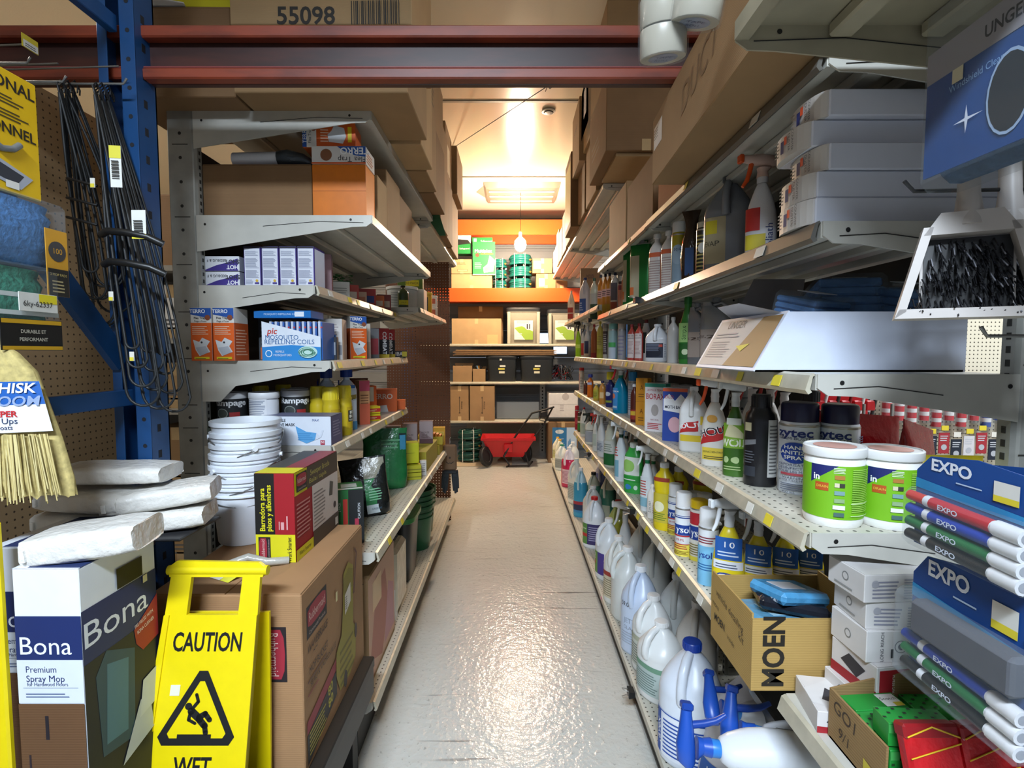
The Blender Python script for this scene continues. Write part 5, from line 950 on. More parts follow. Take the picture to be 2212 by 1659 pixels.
for i in range(2):yf.put((-.625,3.06,zE+i*.0445),math.radians(18),'flat glossy yellow green box, %s of two stacked'%('lower','upper')[i],'flat yellow green boxes')
pg2=pbox(.09,.07,.15,'#8a7478',{'f':[('g',[(-.045,.09),(.045,.03),(.045,.15),(-.045,.15)],'#a8989a'),('t','MOUSE',.016,-.005,.075,'#3a2c30'),('t','GLUE',.016,-.01,.058,'#3a2c30'),('t','TRAPS',.016,-.01,.041,'#3a2c30'),('p',-.045,0,.045,.03,'#5a3a40')]})
for i in range(3):pg2 .put((-.76+i*.085,3.30+i*.12,.93),math.radians(8),'mauve grey trap box with pale top corner, %s from the left of three'%ORD[i],'mauve trap boxes')
m=MB();m.box(-.89,3.2,zE,-.535,3.68,.9285,mat('#a49a2c',.6),.002);solo('display_plinth',m,'long low yellow carton under the mauve trap boxes','box')
ty=MB();ym=mat('#b9a830',.55)
ty.box(-.09,-.05,0,.09,.05,.003,ym);ty.box(-.09,-.05,0,.09,-.047,.06,ym);ty.box(-.09,.047,0,.09,.05,.075,ym);ty.box(-.09,-.05,0,-.087,.05,.07,ym);ty.box(.087,-.05,0,.09,.05,.07,ym)
tt=thing('yellow_display_tray','open yellow display tray of orange packets at the far end of perforated shelf','tray',(-.605,3.83,.87),math.radians(5));obj('tray',ty,tt)
for i in range(6):mm=MB();mm.box(-.075+i*.024,-.035,.004,-.058+i*.024,.04,.085,mat('#d8843a',.4),.002,Matrix.Rotation(.25,4,'Y'));tagit(obj('orange_packet',mm),'small orange packet leaning in the yellow display tray, %s from left'%ORD[i],'packet','orange packets in the yellow tray').location=(-.605,3.83,.872)
m=MB();m.box(-.72,3.75,zE,-.53,3.93,.869,mat('#b0a23a',.6),.002);solo('yellow_carton',m,'plain yellow carton under the open display tray','box')
p=pbox(.09,.07,.14,'#d8a838',{'f':[('p',-.035,.03,.035,.11,'#e8c86a'),('l',-.03,.05,.03,.1,4,'#a8742a')]});p.put((-.565,4.0,.83),.1,'upright amber box at the very end of the perforated shelf');m=MB();m.box(-.62,3.95,zE,-.525,4.04,.829,ym,.001);solo('yellow_block',m,'small yellow carton under the upright amber box','box')
p=pbox(.04,.03,.09,'#d8d4cc',{'f':[('l',-.015,.02,.015,.08,5,'#6a6a6a')]});p.put((-.545,3.14,zE),.2,'small white box with fine print before the yellow tray')
q=P(972,960,3.95);t=thing('work_gloves','pair of tan and black work gloves hanging from the left shelf end','gloves',(q.x+.0,q.y,q.z-.0))
m=MB();m.box(-.052,-.02,-.20,.052,.01,0,mat('#7f6248',.8),.012);m.box(-.056,-.024,-.225,.056,.012,-.20,mat('#2c3034',.7),.008);m.disk(0,-.10,.008,mat('#3a2a20',.6),frame((0,-.0205,0),(1,0,0),(0,0,1)));m.tube([(-.03,-.022,-.13),(-.01,-.0225,-.145),(0,-.0225,-.138),(.01,-.0225,-.145),(.03,-.022,-.13)],.002,BLACK,5);obj('backing_card',m,t)
for sgn in(-1,1):
 g=MB();gm=mat('#30363b',.75)
 for i,(dx,ln)in enumerate(((-.016,.16),(-.002,.18),(.012,.17),(.024,.14))):
  x=sgn*(.034+dx*.8);g.tube([(x*.9,0,-.20),(x+sgn*.003,-.004,-.20-ln*.5),(x+sgn*.008,-.002,-.20-ln)],.011,gm,8,rr=[.012,.0115,.008])
 g.box(sgn*.012,-.016,-.26,sgn*.062,.010,-.2,gm,.01);obj('glove',g,t)
m=MB();m.tube([(0,.0,0),(0,.0,.04),(0,.03,.05)],.003,WIRE,6);obj('hook',m,t)
cl=mat('#c9cfd0',.12,0,'milky');p=tub(.10,.145,cl,'#d9dbd8',[('l',-.06,.02,.06,.11,9,'#6a7478')],name='clear_tub');z2=1.8302
p.put((-.735,3.50,z2),0,'clear round tub with printed lines on second bay shelf',scale=(1,1,1.05))
p=tub(.06,.17,'#d8a828','#e0b93a',[('p',-.06,.02,.04,.13,'#2c2824'),('l',-.05,.03,.03,.12,7,'#8a7a5a')]);p.put((-.665,3.95,z2),0,'yellow tub with dark label right of the clear tub')
p=tub(.04,.085,'#e8ddd0','#efe8dc',[('p',-.03,.02,.03,.06,'#c8684a')]);p.put((-.64,4.20,z2),0,'small white pail with orange label, lower of two','small white pails');p.put((-.64,4.20,z2+.0865),0,'small white pail with orange label, upper of two','small white pails')
p=bottle(SH,'#3a4a2c','#2a2e28',[('p',-.03,.03,.03,.08,'#c8c02a'),('t','MUF',.014,0,.055,'#20241a')],.034,.028);p.put((-.69,3.31,z2),.4,'olive green bottle with yellow label left of clear tub',scale=(1,1,.6))
gp_=MB();gm_=mat('#57702c',.5)
gp_.box(-.085,-.05,0,.085,.05,.13,gm_,.002);ops(gp_,[('g',[(-.085,.07),(0,.12),(.085,.08),(.085,.13),(-.085,.13)],'#7f8f3a'),('p',-.03,.02,.06,.06,'#cfc02a'),('t','10 PACK',.022,.015,.04,'#2a2a1a')],faceM('f',.17,.1,.13))
t=thing('light_pack_display','green ten pack display box of spiked garden lights on the second bay','display box',(-.70,3.62,1.98),.1);obj('display_box',gp_,t)
for i in range(4):g=MB();g.lathe([(.004,.13),(.016,.15),(.012,.175),(.002,.22)],mat('#c8ccbc',.3),10,(-.06+i*.038,-.02));obj('garden_light',g,t)
m=MB();m.box(-.80,3.56,z2,-.60,3.69,1.9785,OFFW,.002);
solo('white_carton',m,'white carton under the green garden light display','box')
CB(-.86,-.565,1.98,2.42,zF,.665,'tall brown carton printed 20 with a pink picture side on the base shelf',CARD,{'f':[('t','-20',.065,.08,.395,'#1e1a16',dict(bold=.02)),('p',-.0,.425,.13,.43,'#1e1a16'),('t','1',.05,.10,.085,'#1e1a16')],'r':[('p',-.22,.02,.22,.44,'#c49a80'),('g',[(-.2,.1),(-.02,.03),(.1,.2),(.05,.38),(-.1,.36)],'#a86a5a'),('g',[(.02,.05),(.2,.05),(.2,.25),(.1,.3)],'#b8868a'),('p',-.16,.28,-.02,.4,'#d8b890')],'t':[('t','S',.05,.1,0,'#2a241c')]},tape=False)
m=MB();m.box(-.10,-.13,0,.10,.13,.36,mat('#1b1d26',.15,0,'film',.3,18),.02);m2=MB();m2 .box(.06,-.125,.03,.125,.125,.355,mat('#cbbfa6',.2,0,'film',.1,18),.02);m3=MB();m3 .box(.105,-.12,.0,.115,-.06,.16,WHITE,.003)
t=thing('wrapped_pack','plastic wrapped dark and cream pack standing behind the carton marked 20','pack',(-.695,2.62,zF));obj('dark_pack',m,t);obj('cream_liner',m2,t);obj('white_tag',m3,t)
m=MB();m.loft([sring(z,a,b,5,0,0,28)for z,a,b in((0,.10,.13),(.01,.105,.135),(.36,.125,.155))],mat('#161817',.35));ops(m,[('t','NO1',.08,.02,.12,'#b8bcbc',dict(rot=PI/2))],frame((0,-.147,.03),(1,0,0),(0,.05,1)),base=.004)
m2=MB();m2 .loft([sring(z,a,b,5,0,0,28)for z,a,b in((.355,.135,.165),(.36,.14,.17),(.385,.14,.17),(.39,.125,.155))],mat('#2c8a3c',.3));t=thing('feed_bin','black square bin with bright green rim on the base shelf','bin',(-.70,3.05,zF));obj('bin_body',m,t);obj('lid',m2,t)
m=MB();m.box(-.10,-.09,0,.10,.09,.33,mat('#2a3a26',.3,0,'film',.15,18),.02);solo('soil_bag',m,'dark green wrapped bag between the wrapped pack and black bin','bag',(-.885,2.90,zF),.1)
def bucket(r=.13,h=.33,body='#e6e8ea',handle=True,wire='#8c8c8a',ang=0,hz=None):
 m=MB();bm=mat(body,.3,noise=.02)
 m.lathe([(r*.80,0),(r*.82,.004),(r*.955,h*.72),(r*1.03,h*.722),(r*1.03,h*.74),(r*.965,h*.745),(r*.98,h*.82),(r*1.045,h*.822),(r*1.045,h*.845),(r*.985,h*.85),(r,h*.93),(r*1.06,h*.94),(r*1.06,h),(r*.985,h),(r*.97,h*.97),(r*.79,.012),(.001,.01)],bm,36,cap=(True,False),sharp=30)
 parts=[('bucket_body',m)]
 if handle:
  g=MB();R_=r*1.08;n=18
  g.tube([(R_*math.cos(PI*k/n),-R_*.93*math.sin(PI*k/n)*math.cos(.45),h*.78-R_*.93*math.sin(PI*k/n)*math.sin(.45))for k in range(n+1)],.0022,WIRE,6)
  for x in(-R_,R_):g.tube([(x*.93,0,h*.78),(x*1.03,0,h*.78)],.008,bm,8)
  parts.append(('wire_handle',g))
 p=Proto('bucket','bucket',parts);p.w,p.h=2*r,h;return p
gk=bucket(.125,.30,'#1f5f3a',False)
for i in range(4):gk.put((-.67,3.50,zF+i*.035),0,'dark green bucket nested in a stack on the base shelf, %s from the bottom'%ORD[i],'nested green buckets')
for i in range(2):gk.put((-.70,3.82,zF+i*.035),0,'dark green bucket in the farther stack, %s'%('lower','upper')[i],'farther green buckets')
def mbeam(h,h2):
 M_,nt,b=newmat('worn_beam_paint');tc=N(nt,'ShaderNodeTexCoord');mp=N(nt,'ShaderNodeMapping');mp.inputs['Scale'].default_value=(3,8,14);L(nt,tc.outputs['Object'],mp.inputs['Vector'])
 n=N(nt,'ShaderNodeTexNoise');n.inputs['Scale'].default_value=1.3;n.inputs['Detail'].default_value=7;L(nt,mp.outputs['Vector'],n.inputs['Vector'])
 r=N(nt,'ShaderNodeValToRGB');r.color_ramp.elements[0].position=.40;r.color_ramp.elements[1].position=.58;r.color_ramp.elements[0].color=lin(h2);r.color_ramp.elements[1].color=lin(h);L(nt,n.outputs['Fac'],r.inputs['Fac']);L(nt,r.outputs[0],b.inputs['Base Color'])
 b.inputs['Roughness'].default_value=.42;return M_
RB1,RB_SHADE_DIRT=mbeam('#8c3c24','#6a2e20'),mbeam('#4a241c','#351c18')  # second, darker red for the web: its shade and dirt put into the colour
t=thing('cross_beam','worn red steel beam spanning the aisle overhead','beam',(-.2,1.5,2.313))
m=MB();m.box(-1.3,.03,.0,.98,.05,.145,RB_SHADE_DIRT,.002);obj('web',m,t)
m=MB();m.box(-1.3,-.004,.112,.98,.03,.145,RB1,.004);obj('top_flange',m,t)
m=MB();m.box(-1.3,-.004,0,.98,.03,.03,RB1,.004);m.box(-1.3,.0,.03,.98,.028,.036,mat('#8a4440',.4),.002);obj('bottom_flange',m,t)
BLU=mat('#1a4779',.38,.1,noise=.12,scale=9);BLD=mat('#10131c',.7)
t=thing('rack_frame','tall dusty blue perforated rack frame at the left foreground','rack frame',(-1.08,1.5,0))
def post(y):
 m=MB();m.box(-.052,y+.045,0,.05,y+.05,3.3,BLU);m.box(-.052,y-.03,0,-.047,y+.05,3.3,BLU);m.box(.045,y-.03,0,.05,y+.05,3.3,BLU);m.box(.010,y-.032,0,.05,y-.028,3.3,BLU,.001);m.box(-.052,y-.032,0,-.026,y-.028,3.3,BLU,.001)
 z=.1
 while z<3.2:
  m.box(.0498,y-.004,z,.0506,y+.010,z+.022,BLD);m.disk(.032,z+.04,.006,BLD,frame((0,y-.0326,0),(1,0,0),(0,0,1)));z+=.0762
 obj('post',m,t)
post(0);post(-1.15)
for z in(1.40,2.42,.5):m=MB();m.box(-.02,-1.12,z,.004,-.03,z+.045,BLU,.002);obj('horizontal_brace',m,t)
m=MB();m.prism([(-.03,0),(.03,0),(.03,1.6),(-.03,1.6)],.02,BLU,frame((-.045,-.02,1.52),(0,1,.9),(0,-.9,1)));obj('diagonal_brace',m,t)
m=MB();m.box(-.0,-.62,1.407,.0045,-.555,1.438,mat('#cdbf6a',.5));obj('sticker',m,t)
PEG=mholes('#a58862',.0254,.0034,(1,2),'#3c2d1c',.75,stain=.2)
m=MB();m.box(-1.56,.2,.3,-1.55,2.15,2.42,PEG);solo('pegboard',m,'tan pegboard behind the blue frame on the left','pegboard')
m=MB();m.box(-1.62,.2,0,-1.565,2.15,2.42,mat('#6b5236',.7));struct('wall_left_partition',m)
def peghook(x0,x1,y,z,label,drop=.0,tag=True,group='wire peg hooks'):
 t=thing('peg_hook',label,'hook',(x0,y,z),0,group);s=1 if x1>x0 else-1
 m=MB();m.tube([(0,0,0),(x1-x0-s*.01,0,drop),(x1-x0,0,drop+.014)],.003,WIRE,6);m.tube([(0,0,.03),(x1-x0-s*.02,0,.045+drop)],.0022,WIRE,6);m.box(-.003,-.012,-.012,.003,.012,.04,WIRE,.001);obj('wire',m,t)
 if tag:m=MB();m.box(x1-x0-.001,-.022,drop+.03,x1-x0+.001,.022,drop+.062,TAGY,.0004);ops(m,[('p',-.02,.001,.02,.018,'#e6e4da'),('l',-.015,.004,.015,.014,2,'#555550')],frame((x1-x0+s*.0011,0,drop+.03),(0,s,0),(0,0,1)));obj('price_tag',m,t)
 return t
FX=lambda x,y,z:frame((x,y,z),(0,1,0),(0,0,1))
t=thing('professional_mop_pack','yellow printed board of a flat mop hanging at upper left','mop pack',(-1.25,1.20,1.945))
m=MB();m.box(-.006,-.20,0,.006,.20,.30,mat('#e3b814',.45,noise=.03),.003)
ops(m,[('t','PROFESSIONAL',.040,.055,.265,'#26221a',dict(bold=.02)),('l',.0,.215,.17,.24,3,'#4a4020'),('l',.0,.18,.18,.205,3,'#4a4020'),('t','PROFESSIONNEL',.036,.055,.155,'#26221a',dict(bold=.02)),('g',[(.01,.04),(.14,.015),(.175,.05),(.06,.085)],'#a8adb8'),('g',[(.02,.045),(.13,.025),(.15,.05),(.06,.075)],'#33363e'),('p',.10,.012,.135,.03,'#e8e6dc')],FX(.0062,0,0));obj('printed_board',m,t)
m=MB();m.tube([(.009,.06,.115),(.012,.09,.10),(.012,.12,.108),(.010,.14,.125)],.008,mat('#8a8f92',.3,.4),8);obj('pictured_handle',m,t)
def mop(name,col,z0,z1,y0,y1,x,label,band,lab):
 t=thing(name,label,'mop pad pack',(x,(y0+y1)/2,z0));h=z1-z0;w=y1-y0;r=random.Random(5)
 m=MB();fm=mat(col,.95,0,'film',.25,60)
 m.loft([[(d*math.cos(q)*.045*(1+r.uniform(-.1,.1)),w/2*k*math.copysign(abs(math.sin(q))**.4,math.sin(q)),zz)for q in[2*PI*(j+.5)/26 for j in range(26)]]for zz,d,k in[(h*i/9,.6+.5*math.sin(PI*(i+.5)/10)+.12*(i%2),.94+.05*(i%2))for i in range(10)]],fm,sharp=400);obj('mop_pad',m,t)
 if band:m=MB();m.box(.045,-w*.5,h*.36,.053,w*.5,h*.42,mat(band,.5));m.box(.045,-w*.5,h*.60,.052,w*.5,h*.66,mat(band,.5));obj('strap',m,t)
 m=MB();m.box(-.05,-w/2-.008,-.006,.058,w/2+.008,h+.01,CLEAR,.012);obj('plastic_bag',m,t)
 for(ya,yb,za,zb,c,l)in lab:m=MB();m.box(.0585,ya,za,.0605,yb,zb,mat(c,.45),.0005);ops(m,l,FX(.0607,(ya+yb)/2,za));obj('label_card',m,t)
 return t
mop('blue_mop_pack','#3f74ae',1.765,1.925,1.06,1.40,-1.24,'bagged blue microfibre mop pads hanging below the yellow board',None,[(.10,.165,-.07,.10,'#c8932c',[('d',0,.115,.026,'#3c3a3a'),('t','100',.02,0,.115,'#c8932c'),('p',-.03,.0,.03,.07,'#24221e'),('t','2 MOP PADS',.009,0,.055,'#c8b46a'),('l',-.02,.01,.02,.045,4,'#a89a70')])])
mop('green_mop_pack','#2f7f66',1.575,1.755,1.03,1.36,-1.235,'bagged green and white mop pads with yellow and black label','#d8e0dc',[(.05,.155,.075,.12,'#dcdcd4',[('p',.0,.022,.05,.044,'#e3d22a'),('t','6ky-62337',.019,-.003,.018,'#1c1c1c')]),(.0,.165,-.02,.055,'#1d1c1a',[('p',-.08,.064,.08,.074,'#c89a1c'),('p',-.08,.001,.08,.01,'#c89a1c'),('t','DURABLE ET',.012,0,.045,'#b8b4a4',dict(bold=.02)),('t','PERFORMANT',.012,0,.026,'#b8b4a4',dict(bold=.02))])])
for o in list(COL.objects):
 if o.name in('professional_mop_pack','blue_mop_pack','green_mop_pack'):o.location=O0+(o.location-O0)*.86;o.scale=(.86,)*3
t=thing('whisk_broom','straw whisk broom with blue and white band hanging at the left edge','broom',(-1.04,1.045,1.262),math.radians(12));t.scale=(.92,)*3
m=MB();sm=mat('#b9a76a',.8,0,'',.25,90);r=random.Random(2)
def brs(n,a):return[(.0+a*math.cos(q),.032*(a/.14)**.3*math.sin(q))for q in[2*PI*(j+.5)/n for j in range(n)]]
rings=[]
for z,a in((0,.140),(.03,.138),(.12,.118),(.20,.098),(.27,.076),(.31,.045),(.33,.020)):rings.append([(x*(1+r.uniform(-.02,.02)),y*(1+r.uniform(-.25,.25)),z+(r.uniform(-.014,.008)if z==0 else 0))for x,y in brs(60,a)])
m.loft(rings,sm,sharp=400)
for i in range(70):
 x=r.uniform(-.13,.13);m.tube([(x*.84,-.032,.135),(x+r.uniform(-.004,.004),-.034-r.uniform(0,.004),r.uniform(-.02,.02))],.0014,mat(r.choice(['#c8b67a','#9c8a50','#d3c48c']),.8),4)
obj('straw_head',m,t)
m=MB();W_=lambda x,z:(x,-.038+abs(x)*.04,z)
m.patch(lambda x,z:(x*(1-(z-.14)*1.7),-.040+abs(x)**2*1.2,z),-.115,.14,.115,.25,mat('#dde1e8',.4),14,3);m.patch(lambda x,z:(x*(1-(z-.14)*1.7),-.0404+abs(x)**2*1.2,z),-.115,.20,.115,.25,mat('#1f5aa8',.4),14,3)
tf=lambda x,z:(x,-.0412+x*x*1.2,z)
m.text('WHISK',.030,mat('#e8ecf4',.4),None,(.042,.235),fn=tf,bold=.02,shear=.15);m.text('BROOM',.030,mat('#8fa0c0',.4),None,(.042,.207),fn=tf,bold=.02,shear=.15);m.text('SWEEPER',.018,mat('#b82a2c',.4),None,(.02,.180),fn=tf,bold=.03);m.text('Clean Ups',.018,mat('#3a4560',.4),None,(.02,.165),fn=tf);m.text('- Boats',.013,mat('#2a2a50',.4),None,(.03,.151),fn=tf);obj('paper_band',m,t)
m=MB();m.tube([(0,0,.32),(0,0,.48)],.016,sm,12,rr=[.021,.015]);obj('handle',m,t)
for x0,x1,y,z,l in((-1.55,-1.05,1.05,1.70,'wire hook holding the whisk broom'),(-1.55,-1.20,1.34,2.27,'long wire hook in front of the yellow mop board'),(-1.55,-1.17,1.22,2.33,'wire hook with yellow price tag at the top left corner'),(-1.55,-1.13,1.36,2.235,'wire hook holding the left bundle of bungee cords'),(-1.55,-1.02,1.42,2.26,'wire hook holding the right bundle of bungee cords')):
 peghook(x0,x1,y,z,l,tag='price tag' in l or 'mop' in l)
bc=mat('#181a1b',.55,noise=.2,scale=200)
def cord(i,top,bot,spread,w,label,group):
 T,B_=Vector(top),Vector(bot);t=thing('bungee_cord',label,'bungee cord',tuple(T),0,group);m=MB();d=B_-T;n=9;pts=[]
 ax=Vector((1,.25,0)).normalized()
 for k in range(n):f=k/(n-1);pts.append(d*f*.93+ax*(-w*math.sin(PI*min(f,.75)*.6))+Vector((0,spread*math.sin(f*2.4),0)))
 for k in range(1,9):a=PI*k/9;pts.append(d*.93+ax*(-w*math.cos(a)*.95)+Vector((0,spread*.6,-w*1.0*math.sin(a))))
 for k in range(n):f=1-k/(n-1);pts.append(d*f*.93+ax*(w*math.sin(PI*min(f,.75)*.6))+Vector((0,spread*math.sin(f*2.4),0)))
 m.tube(pts,.0034,bc,6);obj('cord',m,t)
 m=MB();m.tube([(0,0,0),(.0,-.006,.02),(.0,.006,.034),(0,.016,.02),(0,.014,.006)],.002,BLACK,6);obj('end_hook',m,t)
 return t
g1,g2='left bundle of bungee cords','right bundle of bungee cords'
for i in range(8):
 a=P(128+i*5,200+(i%3)*6,1.36+.012*i);b=P(200+i*6,600+(i*53)%150,1.40+.01*i)
 cord(i,a,b,.01*(i%4),.018+.009*(i%4),'black bungee cord looped on the left hook bundle',g1)
for i in range(12):
 a=P(205+i*3,205+(i%4)*5,1.36+.008*i);b=P(292+i*8.2,780+(i*37)%140,1.33+.008*i)
 cord(i,a,b,.008*(i%3),.015+.008*(i%4),'black bungee cord looped on the right hook bundle',g2)
for i,(u,v,s)in enumerate(((240,640,1),(285,770,1),(200,395,.7))):
 q=P(u,v,1.33);m=MB();m.box(-.006,-.001,-.012,.006,.001,.012,OFFW,.0005);ops(m,[('p',-.005,-.011,.005,-.002,'#d8c83a')],frame((0,-.0012,0),(1,0,0),(0,0,1)));solo('cord_tag',m,'tiny white and yellow price flag on a bungee cord, %s'%('by the diagonal brace','near the blue post foot','high on the left bundle')[i],'price flag',tuple(q))
for i,(u,v,w,h)in enumerate(((250,360,.026,.10),(300,485,.035,.07))):
 q=P(u,v,1.30);m=MB();m.box(-w/2,-.001,-h/2,w/2,.001,h/2,mat('#dfe0dc',.4),.0006)
 ops(m,[('p',-w/2,h*(.2 if i==0 else-.5),w/2,h*(.5 if i==0 else-.33),'#d8cf3a')]+[('p',-w*.32,-h*.3+k*h*.045,w*.32,-h*.3+k*h*.045+h*(.02+.012*(k%2)),'#2a2a2a')for k in range(10)],frame((0,-.0012,0),(1,0,0),(0,0,1)))
 solo('cord_label',m,'white and yellow barcode sleeve on the right bungee bundle, %s'%('upper one','lower one')[i],'label',tuple(q),.15-.5*i*.3)
for i,(u,v)in enumerate(((285,515),(290,580))):
 q=P(u,v,1.32);m=MB();m.tube([(-.075,0,.01),(-.05,-.015,.015),(0,-.02,.01),(.05,-.015,0),(.078,0,-.015)],.009,BLACK,8);solo('cord_clamp',m,'black plastic strap gathering the right bungee bundle, %s'%('upper','lower')[i],'clamp',tuple(q))
m=MB()
for k in range(3):m.tube([P(145,385+k*42,1.37),P(165,390+k*42,1.36),P(210,402+k*42,1.37)],.004,BLACK,6)
solo('cord_spreader',m,'black plastic rungs linking the left bungee bundle','strap')
PZt=.42
t=thing('low_platform','dark low platform under the large brown mop bucket carton','platform',(-1.0,1.3,0))
m=MB();m.box(-.02,-.55,.38,.487,.57,PZt-.0005,mat('#1e1c1a',.5),.004);obj('deck',m,t)
m=MB();m.box(.455,-.55,.28,.483,.57,.379,mat('#2a2825',.5),.003);obj('side_rail',m,t)
for x in(.02,.40):
 for y in(-.5,.50):m=MB();m.box(x-.03,y-.03,0,x+.03,y+.03,.38,mat('#1e1c1a',.6));obj('leg',m,t)
RBM=lambda w,h,x,z,rot=0:[('p',x-w/2,z-h/2,x+w/2,z+h/2,'#241f22')]
def rbadge(x,z,L_,H_,rot):
 """dark plaque with a red rounded field and white name, rotated by rot"""
 c,s=math.cos(rot),math.sin(rot);R2=lambda a,b:(x+a*c-b*s,z+a*s+b*c)
 pl=[(-L_/2,-H_/2),(L_/2,-H_/2),(L_/2,H_/2),(-L_/2,H_/2)]
 rd=[(-L_*.45,-H_*.12),(-L_*.3,-H_*.2),(0,-H_*.22),(L_*.3,-H_*.2),(L_*.45,-H_*.12),(L_*.45,H_*.32),(L_*.3,H_*.42),(0,H_*.45),(-L_*.3,H_*.42),(-L_*.45,H_*.32)]
 return[('g',[R2(*q)for q in pl],'#241f22'),('g',[R2(*q)for q in rd],'#9a2a38'),('t','Rubbermaid',H_*.38,*R2(0,H_*.1),'#d8b8b0',dict(rot=rot,w=L_*.78)),('t','Commercial Products',H_*.17,*R2(0,-H_*.36),'#b8a8a0',dict(rot=rot,w=L_*.8))]
q=P(639,1293,1.32);W_,D_,H_=.40,.55,.495
front=rbadge(.115,.335,.15,.085,-PI/2)+[('t','WAVEBRAKE',.034,.03,.33,'#2a2220',dict(rot=-PI/2,bold=.015,w=.16))]
side=rbadge(-.17,.40,.15,.09,0)+[('t','WAVEBRAKE',.032,-.17,.325,'#3a2c26',dict(w=.15,shear=.2)),('t','~~',.03,-.19,.305,'#3a2c26'),('t','MOP BUCKET',.030,-.165,.262,'#3a2c26',dict(w=.14)),('t','SEAU & VADROUILLE',.022,-.13,.222,'#3a2c26',dict(w=.2)),('l',-.25,.235,-.1,.248,1,'#6a4a3a'),('l',-.25,.20,-.15,.21,1,'#8a3a34'),('g',[(-.262,.10),(-.03,.14),(-.03,.175),(-.262,.135)],'#8e2c34'),('g',[(-.262,.015),(-.03,.06),(-.03,.138),(-.262,.098)],'#2c2826'),('t','80',.04,-.085,.115,'#b8a83a',dict(rot=.17,bold=.02)),('t','80',.04,-.085,.078,'#b8a83a',dict(rot=.17,bold=.02)),('l',-.25,.035,-.12,.105,6,'#a89a3a'),('g',[(.0,.05),(.10,.045),(.16,.07),(.17,.17),(.14,.2),(.15,.40),(.10,.43),(.05,.41),(.04,.3),(.02,.22),(-.03,.19),(-.035,.12)],'#8f8228'),('g',[(.045,.39),(.10,.41),(.145,.39),(.14,.33),(.05,.34)],'#7a6f22'),('l',.0,.06,.15,.19,5,'#6d631e'),('d',.05,.058,.017,'#3a3230',.028),('d',.165,.16,.014,'#3a3230',.026),('g',[(.055,.27),(.115,.29),(.115,.355),(.055,.335)],'#cfc9bc'),('l',.06,.285,.08,.33,6,'#3a3a3a'),('p',-.03,.355,-.015,.385,'#d8cf9a'),('g',[(.14,.30),(.155,.3),(.19,.43),(.17,.455),(.16,.45),(.178,.43)][::-1],'#5a3028')]
t_=CB(-.95,-.552,1.32,1.87,PZt,PZt+H_+.004,'large brown mop bucket carton with red badge behind the caution sign',mcard('#a07a54'),{'f':front,'r':side,'t':[('t','WAVEBRAKE',.045,.12,-.05,'#3a2c26',dict(rot=PI/2,w=.22)),('t','~',.08,.16,-.05,'#3a2c26',dict(rot=PI/2))]},tape=False,yaw=0)
zt=PZt+H_+.0042
sb_f=[('p',-.06,0,.06,.085,'#d8cf1e'),('p',-.06,.085,.0,.27,'#1a1816'),('p',.0,.085,.06,.27,'#9e1a24'),('t','Barredora para',.022,-.037,.16,'#d8cf1e',dict(rot=PI/2,w=.13,bold=.02)),('t','pisos y alfombras',.022,-.017,.165,'#d8cf1e',dict(rot=PI/2,w=.14,bold=.02)),('t','Work Smarter.',.018,.043,.042,'#1f1c14',dict(rot=PI/2,w=.075,bold=.01)),('l',.018,.10,.03,.155,1,'#d8a0a0'),('l',.035,.10,.04,.2,1,'#d8a0a0'),('l',.012,.1,.015,.16,1,'#d8a0a0')]+rbadge(-.033,.042,.072,.036,PI/2)
sb_s=[('p',-.175,0,.175,.27,'#9e1a24'),('p',-.175,.20,-.085,.27,'#d8cf1e'),('p',-.085,.20,.175,.27,'#4a3e34'),('t','Sweeper Bristle',.026,.02,.245,'#b8ae5a',dict(w=.16)),('t','Balai tapis',.022,.0,.22,'#b8ae5a',dict(w=.14)),('p',-.05,.05,.175,.20,'#d0c4bc'),('l',-.165,.07,-.06,.18,9,'#c8807a'),('l',-.04,.06,.06,.18,10,'#8a7f7a'),('g',[(.09,.13),(.12,.125),(.13,.17),(.10,.18)],'#5a544c'),('d',.14,.085,.012,'#4a3a3a'),('p',-.175,0,-.05,.035,'#d8cf1e'),('t','Work Smarter.',.018,-.11,.018,'#1f1c14',dict(w=.09)),('p',-.05,0,.175,.05,'#463b33'),('p',.14,.008,.165,.035,'#d8d4c8')]+rbadge(-.13,.237,.075,.055,0)
p=pbox(.12,.35,.27,'#a01c26',{'f':sb_f,'r':sb_s,'t':[('p',-.06,-.175,.06,-.1,'#d8cf1e'),('p',-.06,-.1,.0,.175,'#4a4640'),('p',.0,-.1,.06,.175,'#8a3038')]},name='sweeper_box')
p.put((-.705,1.70,zt),math.radians(-1.5),'glossy red black and yellow floor sweeper box standing on the mop bucket carton')
pl=bucket(.104,.225,'#e3e8ee',True)
for i in range(6):
 pl.parts
 o=pl.put((-.905+.002*i,1.735,zt+.0005+i*.036),math.radians([20,-35,60,10,-50,35][i]),'white plastic pail in the nested stack, %s from the bottom'%ORD[i],'nested white pails')
m=MB();m.add([(-.04,-.02,0),(.035,-.025,0),(.045,.02,.014),(-.03,.03,.02)],[(0,1,2,3),(3,2,1,0)],mat('#d8d23a',.5));m.add([(-.04,-.022,.0008),(.0,-.024,.0008),(.006,.022,.0165),(-.03,.028,.0205)],[(0,1,2,3)],OFFW);m.text('21',.026,INK,frame((.018,0,.0095),(1,0,0),(0,1,.36)));solo('curled_price_label',m,'curled yellow and white price label lying on the mop bucket carton','label',(-.80,1.42,zt+.001),-.4)
m=MB();m.tube([(-.12,0,.016),(-.06,.04,.03),(0,.03,.02),(.05,.06,.012)],.012,mat('#a8a49a',.3,0,'film',.1,20),8);solo('plastic_film',m,'twist of clear plastic film on the mop bucket carton by the pails','film',(-.72,1.46,zt-.004))
def sgn(pts,y,up=0):return pts
